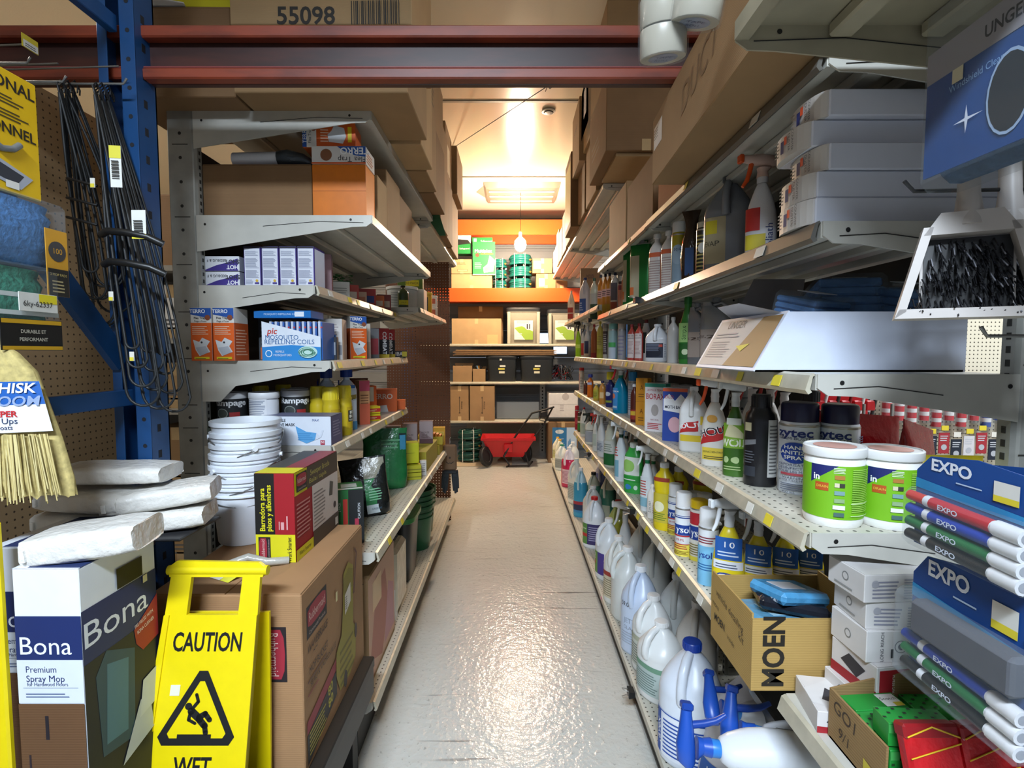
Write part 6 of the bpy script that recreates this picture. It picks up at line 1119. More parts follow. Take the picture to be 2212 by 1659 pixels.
t=thing('caution_sign','yellow folding floor sign with CAUTION and falling figure','sign',(0,0,0));YS_=mat('#e2cb06',.42,noise=.03)
a=P(545,1225,1.24);b=P(330,1225,1.24);w2=.265;cx=-.772;zt_=1.035;zb_=PZt+.001;hh=zt_-zb_
FMs=frame((cx,1.165,zb_),(1,.0,0),(.085,.14,1));ln=hh*math.sqrt(1+.085**2+.14**2)
def outer(y):return .134-.026*max(0,min(1,(y/ln)))
mo=MB();hz0,hz1=ln-.125,ln-.035
O_=[(-.134,0),(.134,0),(.112,ln-.10),(.104,ln-.02),(-.104,ln-.02),(-.108,ln-.10)]
for q in([(-.134,0),(.134,0),(.1125,hz0),(-.1125,hz0)],[(-.1125,hz0),(-.06,hz0),(-.06,hz1),(-.11,hz1)],[(.065,hz0),(.1125,hz0),(.108,hz1),(.065,hz1)],[(-.114,hz1),(.114,hz1),(.118,ln-.012),(.1,ln),(-.1,ln+.004),(-.118,ln-.01)]):mo.prism(q,.012,YS_,FMs)
mo.prism([(.106,0),(.134,0),(.1125,hz0),(.10,hz0)],.016,YS_,FMs);mo.prism([(-.134,0),(-.106,0),(-.10,hz0),(-.1125,hz0)],.016,YS_,FMs)
obj('front_panel',mo,t)
F2=FMs@Matrix.Translation((0,0,.0123));mk_=MB();ik=mat('#121212',.6)
for w_,dz,ww in(('CAUTION',.19,.165),('WET',.478,.09),('FLOOR',.555,.14)):m=MB();ops(m,[('t',w_,.062,.0,ln-dz,'#121212',dict(w=ww,bold=.02))],F2);obj('lettering',m,t)
ty_=ln-.418;T3=[(-.088,ty_),(.088,ty_),(.0,ty_+.165)]
def tri(r0,s):
 out=[];C_=(0,ty_+.055)
 for i,(x,y)in enumerate(T3):
  px,py=T3[i-1];nx,ny=T3[(i+1)%3];x2,y2=C_[0]+(x-C_[0])*s,C_[1]+(y-C_[1])*s
  for(qx,qy)in((px,py),(nx,ny)):
   dx,dy=qx-x,qy-y;l=math.hypot(dx,dy);out.append((x2+dx/l*r0,y2+dy/l*r0))
 return out
o1,o2=tri(.022,1.16),tri(.012,.86)
n=len(o1);vs=[(x,y,.0007)for x,y in o1+o2];mk_.add(vs,[(i,(i+1)%n,n+(i+1)%n,n+i)for i in range(n)],ik,False,F2)
fg=lambda pts:mk_.poly([(x,y+ty_,.0009)for x,y in pts],ik,F2)
mk_.disk(-.026,ty_+.081,.0085,ik,F2,.0009,16);fg([(-.045,.006),(.036,.006),(.036,.017),(-.045,.017)])
def limb(a,b,w):
 dx,dy=b[0]-a[0],b[1]-a[1];l=math.hypot(dx,dy);nx,ny=-dy/l*w,dx/l*w
 fg([(a[0]-nx,a[1]-ny),(b[0]-nx,b[1]-ny),(b[0]+nx,b[1]+ny),(a[0]+nx,a[1]+ny)]);mk_.disk(b[0],b[1]+ty_,w,ik,F2,.0009,10);mk_.disk(a[0],a[1]+ty_,w,ik,F2,.0009,10)
for a_,b_,w_ in(((-.018,.070),(.004,.052),.009),((-.016,.076),(-.004,.092),.004),((-.004,.092),(-.010,.108),.0038),((-.020,.066),(-.022,.050),.004),((-.022,.050),(-.006,.042),.0036),((.002,.056),(.016,.064),.0068),((.016,.064),(.028,.050),.006),((.004,.050),(.018,.036),.0078),((.018,.036),(.022,.020),.006)):limb(a_,b_,w_)
obj('pictogram',mk_,t)
m=MB();m.prism([(-.075,ty_+.105),(-.052,ty_+.105),(-.052,ty_+.13),(-.075,ty_+.13)],.0006,mat('#dcd8c4',.5),F2);obj('price_sticker',m,t)
m=MB();m.prism([(-.13,.01),(.13,.01),(.113,ln-.15),(-.113,ln-.15)],.008,YS_,frame((cx+.01,1.30,zb_),(1,0,0),(.07,-.03,1)));obj('rear_panel',m,t)
m=MB();hp=FMs@Matrix.Translation((0,ln-.02,.004));m.tube([hp@Vector((-.122,0,0)),hp@Vector((.122,0,0))],.012,YS_,12);obj('hinge',m,t)
BN='#15275c'
def bona(w,d,h,label,loc,rz=0):
 f=[('p',-w/2,h-.185,w/2,h-.095,BN),('t','Bona',.052,-.008,h-.158,'#dfe4ee',dict(w=w*.78)),('p',-w/2,h-.275,w/2,h-.185,'#cfd6de'),('t','Premium',.019,-.018,h-.205,BN,dict(w=w*.46)),('t','Spray Mop',.019,-.01,h-.224,BN,dict(w=w*.58)),('l',-w*.42,h-.243,w*.42,h-.241,1,'#5a6a8a'),('t','for Hardwood Floors',.011,-.006,h-.235,'#4a5a80',dict(w=w*.62)),('l',-w*.38,h-.262,w*.38,h-.25,2,'#6a7896'),('p',-w/2,0,w/2,h-.275,mcard('#5f4024')),('p',-.012,.05,-.008,.15,'#c8c0b0'),('p',-.014,h-.35,-.007,h-.30,'#1c1820'),('p',-.05,.2,-.046,.32,'#2a2026'),('p',-.05,.1,-.046,.17,'#b8b0a8')]
 s=[('p',-d/2,h-.20,d/2,h-.088,BN),('p',-d/2,0,d/2,h-.20,'#12182c'),('t','Bona',.075,-.015,h-.145,'#dfe4ee',dict(w=d*.84)),('g',[(-.07,h-.42),(.02,h-.44),(.03,h-.24),(-.05,h-.2),(-.08,h-.24)],'#2c4a5c'),('g',[(-.06,h-.40),(.0,h-.41),(.01,h-.25),(-.05,h-.23)],'#4a7486'),('g',[(.03,h-.20),(d/2,h-.15),(d/2,h-.25),(.055,h-.26),(.035,h-.235)],'#9a2630'),('t','PRE-FILLED WITH',.012,.062,h-.19,'#e8d8d8',dict(w=.06,rot=.18)),('t','BONA CLEANER',.012,.066,h-.207,'#e8d8d8',dict(w=.055,rot=.18)),('g',[(-.02,h-.48),(.08,h-.46),(.07,h-.38),(.04,h-.37)],'#b8c0cc'),('g',[(.035,h-.41),(d/2,h-.40),(d/2,h-.32),(.05,h-.33)],'#c3cad4'),('p',-.015,h-.085,.062,h-.04,'#0b0a0a'),('p',.062,h-.105,.076,h-.088,'#d8d4b8')]
 p=pbox(w,d,h,'#dde2ea',{'f':f,'r':s,'t':[('p',-w/2,-d/2,w/2,d/2,'#dfe3ea'),('p',-w*.3,-d*.48,w*.5,d*.48,'#26335c'),('t','Premium',.03,.0,-.03,'#d8dce4',dict(w=w*.7)),('t','Spray Mop',.03,.0,.01,'#d8dce4',dict(w=w*.7))]},name='spray_mop_box',body='box_body')
 return p.put(loc,rz,label)
zb1=P(169,1230,1.0).z;x1=P(169,1230,1.0).x;x0=P(25,1230,1.0).x
bona(x1-x0,.215,zb1-PZt,'white and navy spray mop box in front with the lettered band and handle slot',((x0+x1)/2,1.1075,PZt))
m=MB();
bona(.125,.21,zb1-PZt+.01,'second white and navy spray mop box at the left picture edge, behind the yellow strip',(x0-.068,1.19,PZt))
m=MB();m.box(-1.06,.985,0,-1.0,1.0,1.22,YS_,.004);solo('folded_sign_edge',m,'edge of another yellow folding sign at the left picture border','sign')
m=MB();m.box(-1.18,1.28,0,-1.025,1.45,1.075,mat('#15171c',.35),.01);m.box(-1.185,1.275,1.0,-1.02,1.455,1.02,mat('#22262e',.3),.003);solo('dark_bin',m,'dark blue black bin under the stacked white cloth packs','bin')
m=MB();m.box(-1.2,1.27,1.0765,-.83,1.455,1.084,mat('#2a2a2c',.4),.003);solo('dark_tray',m,'dark flat tray carrying the stacked white cloth packs','tray')
def rag(L_,W_,H_,label,loc,rot,seed):
 r=random.Random(seed);m=MB();fm=mat('#d9d6cf',.3,0,'film',.06,40);rg=[]
 for i in range(9):
  x=-L_/2+L_*i/8;k=1-.10*(abs(i-4)/4)**5
  if i in(0,8):k=.88
  rg.append([(x+r.uniform(-.002,.002),W_/2*k*math.copysign(abs(math.cos(q))**.35,math.cos(q))*(1+r.uniform(-.02,.02)),H_/2+H_/2*k*math.copysign(abs(math.sin(q))**.45,math.sin(q))*(1+r.uniform(-.04,.04)))for q in[2*PI*(j+.5)/24 for j in range(24)]])
 m.loft(rg,fm,sharp=400);sl=MB();sl.box(-L_*.46,-W_/2-.002,H_*.30,-L_*.42,W_/2+.002,H_*.7,mat('#efeeea',.15,0,'film',.05,60),.001)
 t=thing('cloth_pack',label,'cloth pack',loc,0,'plastic wrapped white cloth packs',rot);obj('folded_cloth',m,t);obj('wrap_seam',sl,t);return t
rag(.25,.15,.052,'white wrapped cloth pack in the stack, lowest right',(-.945,1.365,1.085),(0,math.radians(-3),math.radians(14)),1)
rag(.25,.15,.052,'white wrapped cloth pack in the stack, middle right beside the pails',(-.935,1.375,1.142),(0,math.radians(-5),math.radians(18)),2)
rag(.22,.14,.05,'white wrapped cloth pack in the stack, middle left',(-1.10,1.345,1.142),(0,math.radians(2),math.radians(-4)),3)
rag(.22,.14,.05,'white wrapped cloth pack in the stack, lower left hidden',(-1.12,1.36,1.086),(0,0,math.radians(4)),4)
rag(.26,.14,.046,'white wrapped cloth pack topmost in the stack below the blue frame',(-1.06,1.385,1.205),(0,math.radians(1),math.radians(6)),5)
rag(.21,.14,.062,'white wrapped cloth pack with printed top lying on the spray mop box',(-.885,1.085,zb1+.002),(0,math.radians(-6),math.radians(8)),6)
gc='long cartons on the top right shelf'
CB(.445,.80,.93,1.73,2.0965,2.305,'long brown carton on the top right shelf with white label, passing under the beam',CARD,{'l':[('p',-.38,.10,-.28,.17,'#dcdad6'),('l',-.375,.13,-.32,.165,4,'#8a8886'),('t','DUCT',.10,.05,.12,'#7f6446',dict(rot=.1,shear=.3))],'u':[('p',-.02,-.39,.02,.39,'#b89a70')]},gc,yaw=-2)
CB(.80,.99,.99,1.73,2.0965,2.30,'brown carton with dark printed frame beside the long labelled carton',CARD2,{'f':[('p',-.09,.1,.09,.19,'#4a362c'),('p',-.085,.105,.085,.185,'#7a5c42')]},gc)
CB(.60,.92,1.78,2.17,2.0965,2.28,'reddish brown carton past the long carton on the top right shelf',CARDO,{'l':[('p',.1,.1,.15,.125,'#3a4a1c'),('p',-.1,.17,.0,.178,'#a8281c')]},gc)
CB(.60,.93,2.25,2.75,2.0965,2.40,'brown carton on the top right shelf, second bay',CARD2,group=gc);CB(.60,.93,2.78,3.25,2.0965,2.45,'brown carton on the top right shelf, end of second bay',CARD,group=gc)
gh='cartons on the very high right shelf';zH2=2.6015
CB(.50,.93,2.83,3.42,2.6225,3.02,'big brown carton with open bottom flap on the very high right shelf, nearest',CARD2,{'l':[('l',-.2,.1,.1,.2,3,'#7a5c3c')]},gh)
m=MB();m.box(.56,2.86,2.603,.93,3.30,2.6195,CARD3);solo('flat_carton',m,'flattened carton under the nearest big carton on the very high right shelf','cardboard')
CB(.545,.93,3.44,3.90,zH2,3.02,'tan carton second on the very high right shelf',CARD,group=gh);CB(.53,.93,3.44,3.95,3.022,3.42,'tan carton stacked on the second high right carton',CARD3,group=gh)
CB(.50,.90,2.84,3.40,3.022,3.40,'brown carton stacked above the nearest big high carton',CARD,group=gh)
CB(.545,.93,3.97,4.36,zH2,2.98,'plain carton third on the very high right shelf',CARD2,group=gh);CB(.50,.93,3.97,4.40,2.982,3.45,'brown carton stacked third along the very high right shelf',CARD,{'l':[('t','ECOLAB',.05,.0,.3,'#3a2c22')]},gh)
CB(.49,.93,4.42,4.86,zH2,3.22,'tall carton with printed panel and white strip on the very high right shelf',CARD2,{'f':[('l',-.18,.5,-.08,.58,3,'#3a2c22'),('p',-.03,.1,.03,.5,'#d8d8d4'),('l',-.02,.12,.02,.48,12,'#8a8a8a')],'l':[('p',-.2,.05,.2,.55,'#b9ad62')]},gh)
CB(.54,.93,4.90,5.28,zH2,3.0,'tan carton on the very high right shelf behind the tall printed one',CARD,{'l':[('p',-.1,.1,.1,.3,'#c9bfa2')]},gh)
for i,(y0,y1,h,c)in enumerate(((5.35,5.75,.42,CARD2),(5.8,6.15,.34,CARD),(6.2,6.5,.4,CARD3))):CB(.55,.93,y0,y1,zH2,zH2+h,'carton near the far end of the very high right shelf, %s'%('first past the joint','second past the joint','third past the joint')[i],c,group=gh)
mm=bottle(TALL,'#e6ddc8','#3a2a1c',[('p',-.03,.05,.03,.15,'#c8a860')],.05,.04)
for i in range(4):mm.put((.60+.03*(i%2),6.62+.15*i,2.6015),0,'pale bottle lit by the bulb on the far high shelf, %s from the front'%ORD[i],'bottles by the bulb',scale=(1.1,1.1,1.3))
m=MB();a=mat('#d9dde6',.3);m.add([(.0,0,0),(.0,.35,0),(.0,.33,.32),(.0,.02,.34)],[(0,1,2,3),(3,2,1,0)],a);m.add([(-.001,.10,.1),(-.001,.22,.1),(-.001,.22,.28),(-.001,.10,.28)],[(3,2,1,0)],mat('#b8bccb',.4));solo('white_sheet',m,'white paper sheet taped to the cartons high on the right','paper',(.494,3.45,3.05))
def tapepack(n,loc,label,tilt):
 t=thing('tape_roll_pack',label,'tape rolls',loc,0,'wrapped packs of packing tape',tilt);h=.048
 for i in range(n):
  m=MB();m.lathe([(.040,i*h+.0015),(.041,i*h+.004),(.041,i*h+h-.004),(.040,i*h+h-.0015)],mat('#b5ae9c',.3,noise=.03),30);obj('tape_roll',m,t)
 m=MB();m.disk(0,0,.026,mat('#8f94a4',.5),Matrix.Rotation(PI,4,'X'),-.0012,26);m.text('TAPE',.014,mat('#5a6078',.5),Matrix.Rotation(PI,4,'X'),(0,.006),z=-.0006);m.text('ROLL',.011,mat('#5a6078',.5),Matrix.Rotation(PI,4,'X'),(0,-.010),z=-.0006);obj('core_print',m,t)
 m=MB();m.lathe([(.020,-.002),(.0435,-.0015),(.0445,.01),(.0445,n*h-.01),(.043,n*h+.002),(.006,n*h+.03)],CLEAR,30,cap=(False,True));obj('shrink_wrap',m,t)
 return t
q=P(1432,128,.98);tapepack(2,q,'white packing tape rolls in shrink wrap hanging lower, overlapping the red beam',(math.radians(12),math.radians(-4),0))
q2=P(1500,52,.93);tapepack(3,q2,'white packing tape rolls in shrink wrap hanging higher, cut by the top of picture',(math.radians(14),math.radians(6),0))
m=MB();m.tube([(q.x,q.y,q.z+.12),(q.x+.03,q.y-.03,2.6)],.0022,WIRE,6);m.tube([(q2 .x,q2 .y,q2 .z+.16),(q.x+.06,q.y-.04,2.6)],.0022,WIRE,6);m.tube([(q.x+.0,q.y-.035,2.6),(.75,q.y-.045,2.6)],.005,WIRE,6);solo('hanger_wire',m,'thin wires from which the tape roll packs hang','wire')
t=shelf(1,.372,.98,2.098,.50,.90,'stained beige shelf seen from below at the upper right corner',rail=None,hb=(.10,.035),tags=0,brm=mat('#aaa28a',.5,.1,noise=.2,scale=7),deckmat=mat('#a39b84',.5,.1,noise=.2,scale=7))
def duster(i,z,dx,dy,h=.0492):
 t=thing('counter_duster_box','long white box with rounded printed end lettered for dusters, %s from the shelf'%ORD[i],'box',(.556+dx,1.0+dy,z),0,'white duster boxes')
 Wm=mat('#dcdfea',.5,noise=.015);m=MB();m.box(.012,-.012,.0,.355,.115,h-.0006,Wm,.002);obj('white_sleeve',m,t)
 m=MB();pts=[]
 n=10
 for k in range(n+1):a=PI/2+PI*k/n;pts.append((.016+.022*math.cos(a),.0515+.0615*math.sin(a)))
 R_=Matrix.Identity(4);lm=mat('#cfcac4',.55,noise=.03);m.prism([(x,y)for x,y in pts],h-.002,lm,Matrix.Translation((0,0,.0006)))
 FL=frame((-.0066,.0515,.0006),(0,-1,0),(0,0,1));H=h
 ops(m,[('t','COUNTER',.0105,.030,H*.5,'#2a2a34',dict(rot=-PI/2,w=.04)),('t','DUSTER',.0105,.018,H*.5,'#2a2a34',dict(rot=-PI/2,w=.034)),('p',.0,H*.5,.010,H*.82,'#e0552c'),('p',-.012,H*.2,.0,H*.7,'#27346e'),('l',-.034,H*.15,-.016,H*.85,5,'#8a8680')],FL,base=.0016);obj('printed_end',m,t)
 return t
z=1.7905;J=[(0,0),(.004,.004),(.022,-.002),(.0,.02),(.022,.004)]
for i in range(5):duster(i,z,*J[i]);z+=.0498
t=thing('tray_carton','long white open carton with brown and white printed slanted end, middle right shelf','box',(0,0,ZR['R3']+.0003));Wm=mat('#d3daea',.5,noise=.02)
ya,yb_,xa,xb,xc,Ht=1.08,1.42,.505,.575,.94,.125
m=MB();th=.004
m.prism([(xa,0),(xc,0),(xc,Ht),(xb,Ht)],th,Wm,Matrix(((1,0,0,0),(0,0,1,ya),(0,1,0,0),(0,0,0,1))));m.prism([(xa,0),(xc,0),(xc,Ht),(xb,Ht)],th,Wm,Matrix(((1,0,0,0),(0,0,1,yb_),(0,1,0,0),(0,0,0,1))))
m.box(xa,ya,0,xc,yb_,.004,Wm);m.box(xc,ya,0,xc+.004,yb_+.004,Ht+.03,Wm);obj('carton_body',m,t)
m=MB();SL=frame((xa,yb_,.001),(0,-1,0),(xb-xa,0,Ht));LL=math.hypot(xb-xa,Ht);Wd=yb_-ya
m.prism([(0,0),(Wd+.0,0),(Wd,LL),(0,LL)],.003,Wm,SL@Matrix.Translation((0,0,-.0005)))
ops(m,[('p',.012,.008,Wd-.01,LL-.008,'#b9b6b4'),('g',[(Wd*.5,.008),(Wd-.01,.008),(Wd-.01,LL-.008),(Wd*.72,LL-.008)],'#8c7048'),('t','UNGER',.03,Wd*.36,LL*.84,'#3a3a40',dict(w=.10)),('l',.03,.03,Wd*.46,LL*.55,7,'#8a8890'),('g',[(Wd*.55,LL*.42),(Wd*.74,LL*.46),(Wd*.66,LL*.32)][::-1],'#cfc23a'),('l',.03,LL*.6,Wd*.5,LL*.72,2,'#9a98a0')],SL@Matrix.Translation((0,0,.0026)));obj('printed_slanted_end',m,t)
m=MB();FLp=mat('#a9a4a2',.6)
m.add([(.60,yb_,Ht),(.78,yb_,Ht),(.80,yb_+.01,.24),(.66,yb_+.01,.24)],[(0,1,2,3),(3,2,1,0)],FLp);m.add([(.57,1.10,Ht),(.60,1.42,Ht+.004),(.55,1.40,.16),(.53,1.22,.155)],[(0,1,2,3),(3,2,1,0)],Wm);obj('open_flap',m,t)
bl=mat('#4f7fb8',.5,0,'film',.2,40)
for i,(x,y,rz,w,d,h,tl)in enumerate(((.68,1.21,25,.13,.10,.09,.25),(.80,1.25,-12,.14,.12,.13,-.25),(.89,1.20,8,.09,.12,.11,.2))):
 t=thing('blue_cloth_pack','clear bagged blue cloth bundle in the white tray carton, %s from the left'%ORD[i],'cloth pack',(x,y,ZR['R3']+.075),0,'blue cloth bundles',(tl,0,math.radians(rz)))
 m=MB();[m.box(-w/2,-d/2,h*k/6+.0008,w/2-.006*(k%2),d/2,h*(k+1)/6,bl,.004)for k in range(6)];obj('folded_cloth',m,t);m=MB();m.box(-w/2-.006,-d/2-.006,-.0,w/2+.006,d/2+.006,h+.012,CLEAR,.01);obj('clear_bag',m,t)
 m=MB();m.box(-w*.2,-d*.2,h+.013,w*.35,d*.3,h+.015,mat('#d6dae2',.4),.0008);obj('header_card',m,t)
cx0,cx1,cy0,cy1,cz=.50,.765,1.045,1.265,ZR['R1']+.0003;hC=.165
t=thing('open_carton','open tan carton with black upright lettering and handwriting, holding blue packs','box',(0,0,0));KB=mcard('#b08f50');m=MB();th=.004
m.box(cx0,cy0,cz,cx1,cy0+th,cz+hC-.01,KB);m.box(cx0,cy1-th,cz,cx1,cy1,cz+hC-.012,KB);m.box(cx0,cy0+th,cz,cx0+th,cy1-th,cz+hC,KB);m.box(cx1-th,cy0+th,cz,cx1,cy1-th,cz+hC,KB);m.box(cx0+th,cy0+th,cz,cx1-th,cy1-th,cz+.004,KB)
ops(m,[('t','MOEN',.062,-.085,.085,'#1e1a14',dict(rot=PI/2,bold=.03,w=.15))],frame(((cx0+cx1)/2,cy0,cz),(1,0,0),(0,0,1)))
ops(m,[('t','vehicle detailing',.024,-.005,.115,'#4a3a22',dict(rot=-.12,w=.15)),('t','kit',.026,.06,.085,'#4a3a22',dict(rot=-.15)),('t','more',.018,-.08,.09,'#4a3a22',dict(rot=-.1)),('t','MOEN',.024,-.055,.06,'#1e1a14',dict(w=.06,bold=.02)),('t','inside',.016,.01,.05,'#4a3a22',dict(rot=-.1))],frame((cx0,(cy0+cy1)/2,cz),(0,-1,0),(0,0,1)));obj('carton_walls',m,t)
for i,(c,zz,rz,w,d)in enumerate((('#23252c',.05,0,.24,.20),('#5f9cc0',.09,10,.22,.17),('#20222a',.125,-14,.16,.12),('#4f96c4',.145,16,.15,.12))):
 m=MB();fm=mat(c,.15,0,'film',.2,20);m.box(-w/2,-d/2,0,w/2,d/2,.028,fm,.009);lb_=MB();lb_.box(-w*.3,-d*.2,.0282,w*.2,d*.25,.0292,mat(('#3a3f4a','#a8cfe0','#8a3a34','#e6e8ee')[i],.3),.0004)
 t=thing('kit_pack','%s plastic pack lying in the open tan carton'%('black lowest','light blue broad','black and red','blue and white topmost')[i],'pack',((cx0+cx1)/2,(cy0+cy1)/2,cz+zz),0,None,(math.radians(-5 if i else 0),math.radians(3*i),math.radians(rz if i else 0)),);t.scale=(.9,.9,1);obj('plastic_pack',m,t);obj('printed_card',lb_,t)
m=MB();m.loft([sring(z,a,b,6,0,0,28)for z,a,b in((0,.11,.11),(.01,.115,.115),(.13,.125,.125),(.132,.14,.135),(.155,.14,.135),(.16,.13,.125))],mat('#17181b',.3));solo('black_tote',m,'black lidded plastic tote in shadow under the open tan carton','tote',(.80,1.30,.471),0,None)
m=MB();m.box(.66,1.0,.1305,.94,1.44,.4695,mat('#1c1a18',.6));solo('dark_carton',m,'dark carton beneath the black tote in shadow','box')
shelf(1,.57,.99,ZR['R1'],.30,1.038,'end shelf at the lower right corner under the green tape carton',rail='price',tags=0,hb=(.08,.03))
MF=[('l',-.05,.006,.045,.046,12,'#8a8c98')]
pm=pbox(.17,.10,.052,'#d9d6d4',{'f':[('l',-.07,.008,-.02,.044,5,'#8f90a0'),('l',-.01,.006,.075,.046,8,'#9a9ca8'),('d',-.065,.035,.007,'#a8a8b0')],'l':[('d',0,.03,.009,'#8a8a88'),('d',0,.03,.0065,'#d9d6d4'),('l',-.03,.008,.03,.016,1,'#9a9a98')]},name='match_box')
pm2=pbox(.17,.10,.06,'#d9d6d4',{'f':[('t','LONG REACH',.009,-.055,.03,'#5a5a60',dict(rot=PI/2)),('d',-.02,.03,.012,'#3a3a40'),('d',-.02,.03,.0105,'#d9d6d4'),('d',-.02,.03,.006,'#3a3a40'),('d',.018,.03,.012,'#3a3a40'),('d',.018,.03,.0105,'#d9d6d4'),('p',.013,.025,.023,.034,'#3a3a40'),('d',.055,.03,.012,'#3a3a40'),('d',.055,.03,.0105,'#d9d6d4'),('l',-.04,.01,-.034,.05,1,'#3a3a40')],'l':[('d',0,.03,.009,'#8a8a88'),('d',0,.03,.0065,'#d9d6d4')]},name='match_box')
MR=[('p',-.085,0,.02,.06,'#a01c28'),('p',.02,.02,.085,.06,'#d9d6d4'),('t','LONG REACH',.010,-.055,.03,'#e6d8d4',dict(rot=PI/2,w=.04)),('t','MATCHES',.014,-.035,.03,'#e6d8d4',dict(rot=PI/2,w=.045,bold=.02)),('l',.0,.01,.015,.05,1,'#d8b0b0'),('d',.03,.02,.013,'#d9d6d4'),('d',.03,.02,.007,'#2a2a2e'),('d',.062,.02,.012,'#2a2a2e'),('d',.062,.02,.0105,'#d9d6d4'),('d',.062,.02,.006,'#2a2a2e')]
pm3=pbox(.18,.11,.066,'#d6d2d0',{'f':MR,'l':[('p',-.055,0,.055,.02,'#a01c28'),('g',[(-.03,.035),(.01,.02),(.03,.045),(-.01,.056)],'#34343a')],'t':[('g',[(-.09,-.055),(.09,-.055),(.02,.055),(-.05,.055)],'#d9d6d4'),('g',[(-.06,-.03),(-.01,-.05),(.03,-.01),(-.03,.02)],'#3a3a40'),('p',-.055,-.02,-.03,.0,'#e0532c')]},name='match_box')
zz=ZR['R1']+.0003;gm='stacked long reach match boxes'
hs_=[]
for i,(pp,h,dx,rz)in enumerate(((pm3,.066,.0,4),(pm3,.066,.012,8),(pm2,.06,.002,2),(pm,.052,.006,-2),(pm,.052,-.008,3))):
 pp.put((.735+dx,.978,zz),math.radians(rz),['red and white long reach match box, lowest in the stack','red and white long reach match box, second in the stack with orange sticker','white match box with round symbols, third in the stack','white fine print match box, fourth in the stack','white fine print match box on top of the stack'][i],gm);zz+=h+.0012
pm3 .put((.612,.975,ZR['R1']+.0003),math.radians(80),'red and white match box lying left of the match box stack',scale=.62)
UPD=mholes('#4a463f',.0254,.0045,(1,2),'#0d0c0b',.5)
m=MB();m.box(1.02,.25,.0,1.03,.955,2.39,UPD);solo('slotted_board',m,'dark slotted end board at the right edge carrying wire hooks','board')
for y,z,l in((.66,1.575,'empty wire hook right of the dustpans'),(.80,1.575,'empty wire hook under the dustpans'),(.60,1.30,'wire hook near the marker packs')):
 peghook(1.02,.72 if y>.7 else .68,y,z,l,tag=False)
FL_=lambda x,y,z:frame((x,y,z),(0,-1,0),(0,0,1))
def expo(y0,y1,x,z0,z1,label,eraser=False):
 """carded marker set: face looks towards the aisle (-X)"""
 t=thing('marker_pack',label,'marker pack',(x,(y0+y1)/2,z0),0,'dry erase marker packs',(0,0,math.radians(0)));w=y1-y0;h=z1-z0
 m=MB();o=[(-w/2,0),(w/2,0),(w/2,h*.8),(w*.38,h*.97),(0,h*1.02),(-w*.38,h*.95),(-w/2,h*.78)]
 m.prism(o,.002,mat('#1d4a90',.4,noise=.05),FL_(0,0,0));F_=FL_(-.0021,0,0)
 ops(m,[('g',[(-w/2,h*.6),(w/2,h*.55),(w/2,h*.62),(-w/2,h*.7)],'#2f8ac0'),('t','EXPO',h*.16,-w*.20,h*.87,'#dfe6f0',dict(bold=.03,w=w*.33)),('l',-w*.15,h*.75,w*.08,h*.78,1,'#b8cfe8'),('p',w*.13,h*.70,w*.30,h*.88,'#dcdcd6'),('p',w*.13,h*.70,w*.30,h*.755,'#e0cf3a'),('d',w*.40,h*.72,w*.055,'#7fbfe0'),('d',w*.40,h*.72,w*.04,'#dfeef6')],F_);obj('backing_card',m,t)
 cols=['#1c1c1c','#1f6a3a','#2340a0','#b8202a'][:(3 if eraser else 4)]
 for k,c in enumerate(cols):
  zk=h*(.09+.135*k)*(.8 if eraser else 1);m=MB();a=Vector((-.0165,w*.46,zk+h*.03));b=Vector((-.0165,-w*.36,zk));d=(b-a).normalized()
  m.tube([a,a+d*w*.16],.0075,mat(c if c!='#b8202a' else '#c8301e',.35),12);m.tube([a+d*w*.16,a+d*w*.72],.0085,mat(OFFW_,.35)if k==3 else mat('#d8dade',.35),12);m.tube([a+d*w*.21,a+d*w*.68],.0087,mat(c,.4),12);m.tube([a+d*w*.70,b+d*w*.06],.0105,mat('#dfe0e2',.35),12);m.tube([b+d*w*.058,b+d*w*.063],.0062,mat('#9a9ca2',.5),12)
  ops(m,[('t','EXPO',.010,.0,.0,'#d8e0f0',dict(bold=.02,w=.032))],frame(a+d*w*.38+Vector((-.0089,0,0)),d,d.cross(Vector((1,0,0)))),base=.0003);obj('marker',m,t)
 if eraser:m=MB();m.box(-.034,-w*.42,h*.40,-.006,w*.34,h*.66,mat('#4d4e55',.8),.006);obj('eraser',m,t);
 m=MB();m.box(-.038 if eraser else-.030,-w*.48,h*.01,-.0028,w*.49,h*(.70 if eraser else .62),CLEAR,.01);obj('blister',m,t)
 return t
OFFW_='#d8dade'
expo(.575,.775,.615,1.262,1.405,'dry erase marker pack with red, blue, green and black markers, upper front',False)
expo(.56,.74,.665,1.262,1.40,'dry erase marker pack hanging just behind the upper front one',False)
expo(.575,.785,.625,1.055,1.255,'dry erase marker pack with grey eraser and markers, lower row front',True)
expo(.56,.75,.675,1.06,1.255,'dry erase marker pack with eraser, lower row behind the front one',True)
t=thing('scrubber_pack','blue carded cleaning pad pack with dark oval hanging at the upper right','pad pack',(.60,.62,1.80),0,None,(math.radians(0),math.radians(0),math.radians(0)))
w,h=.30,.185;m=MB();m.prism([(-w/2,0),(w/2,.0),(w/2,h),(-w/2,h*.93)],.003,mat('#154788',.35,noise=.05),FL_(0,0,0))
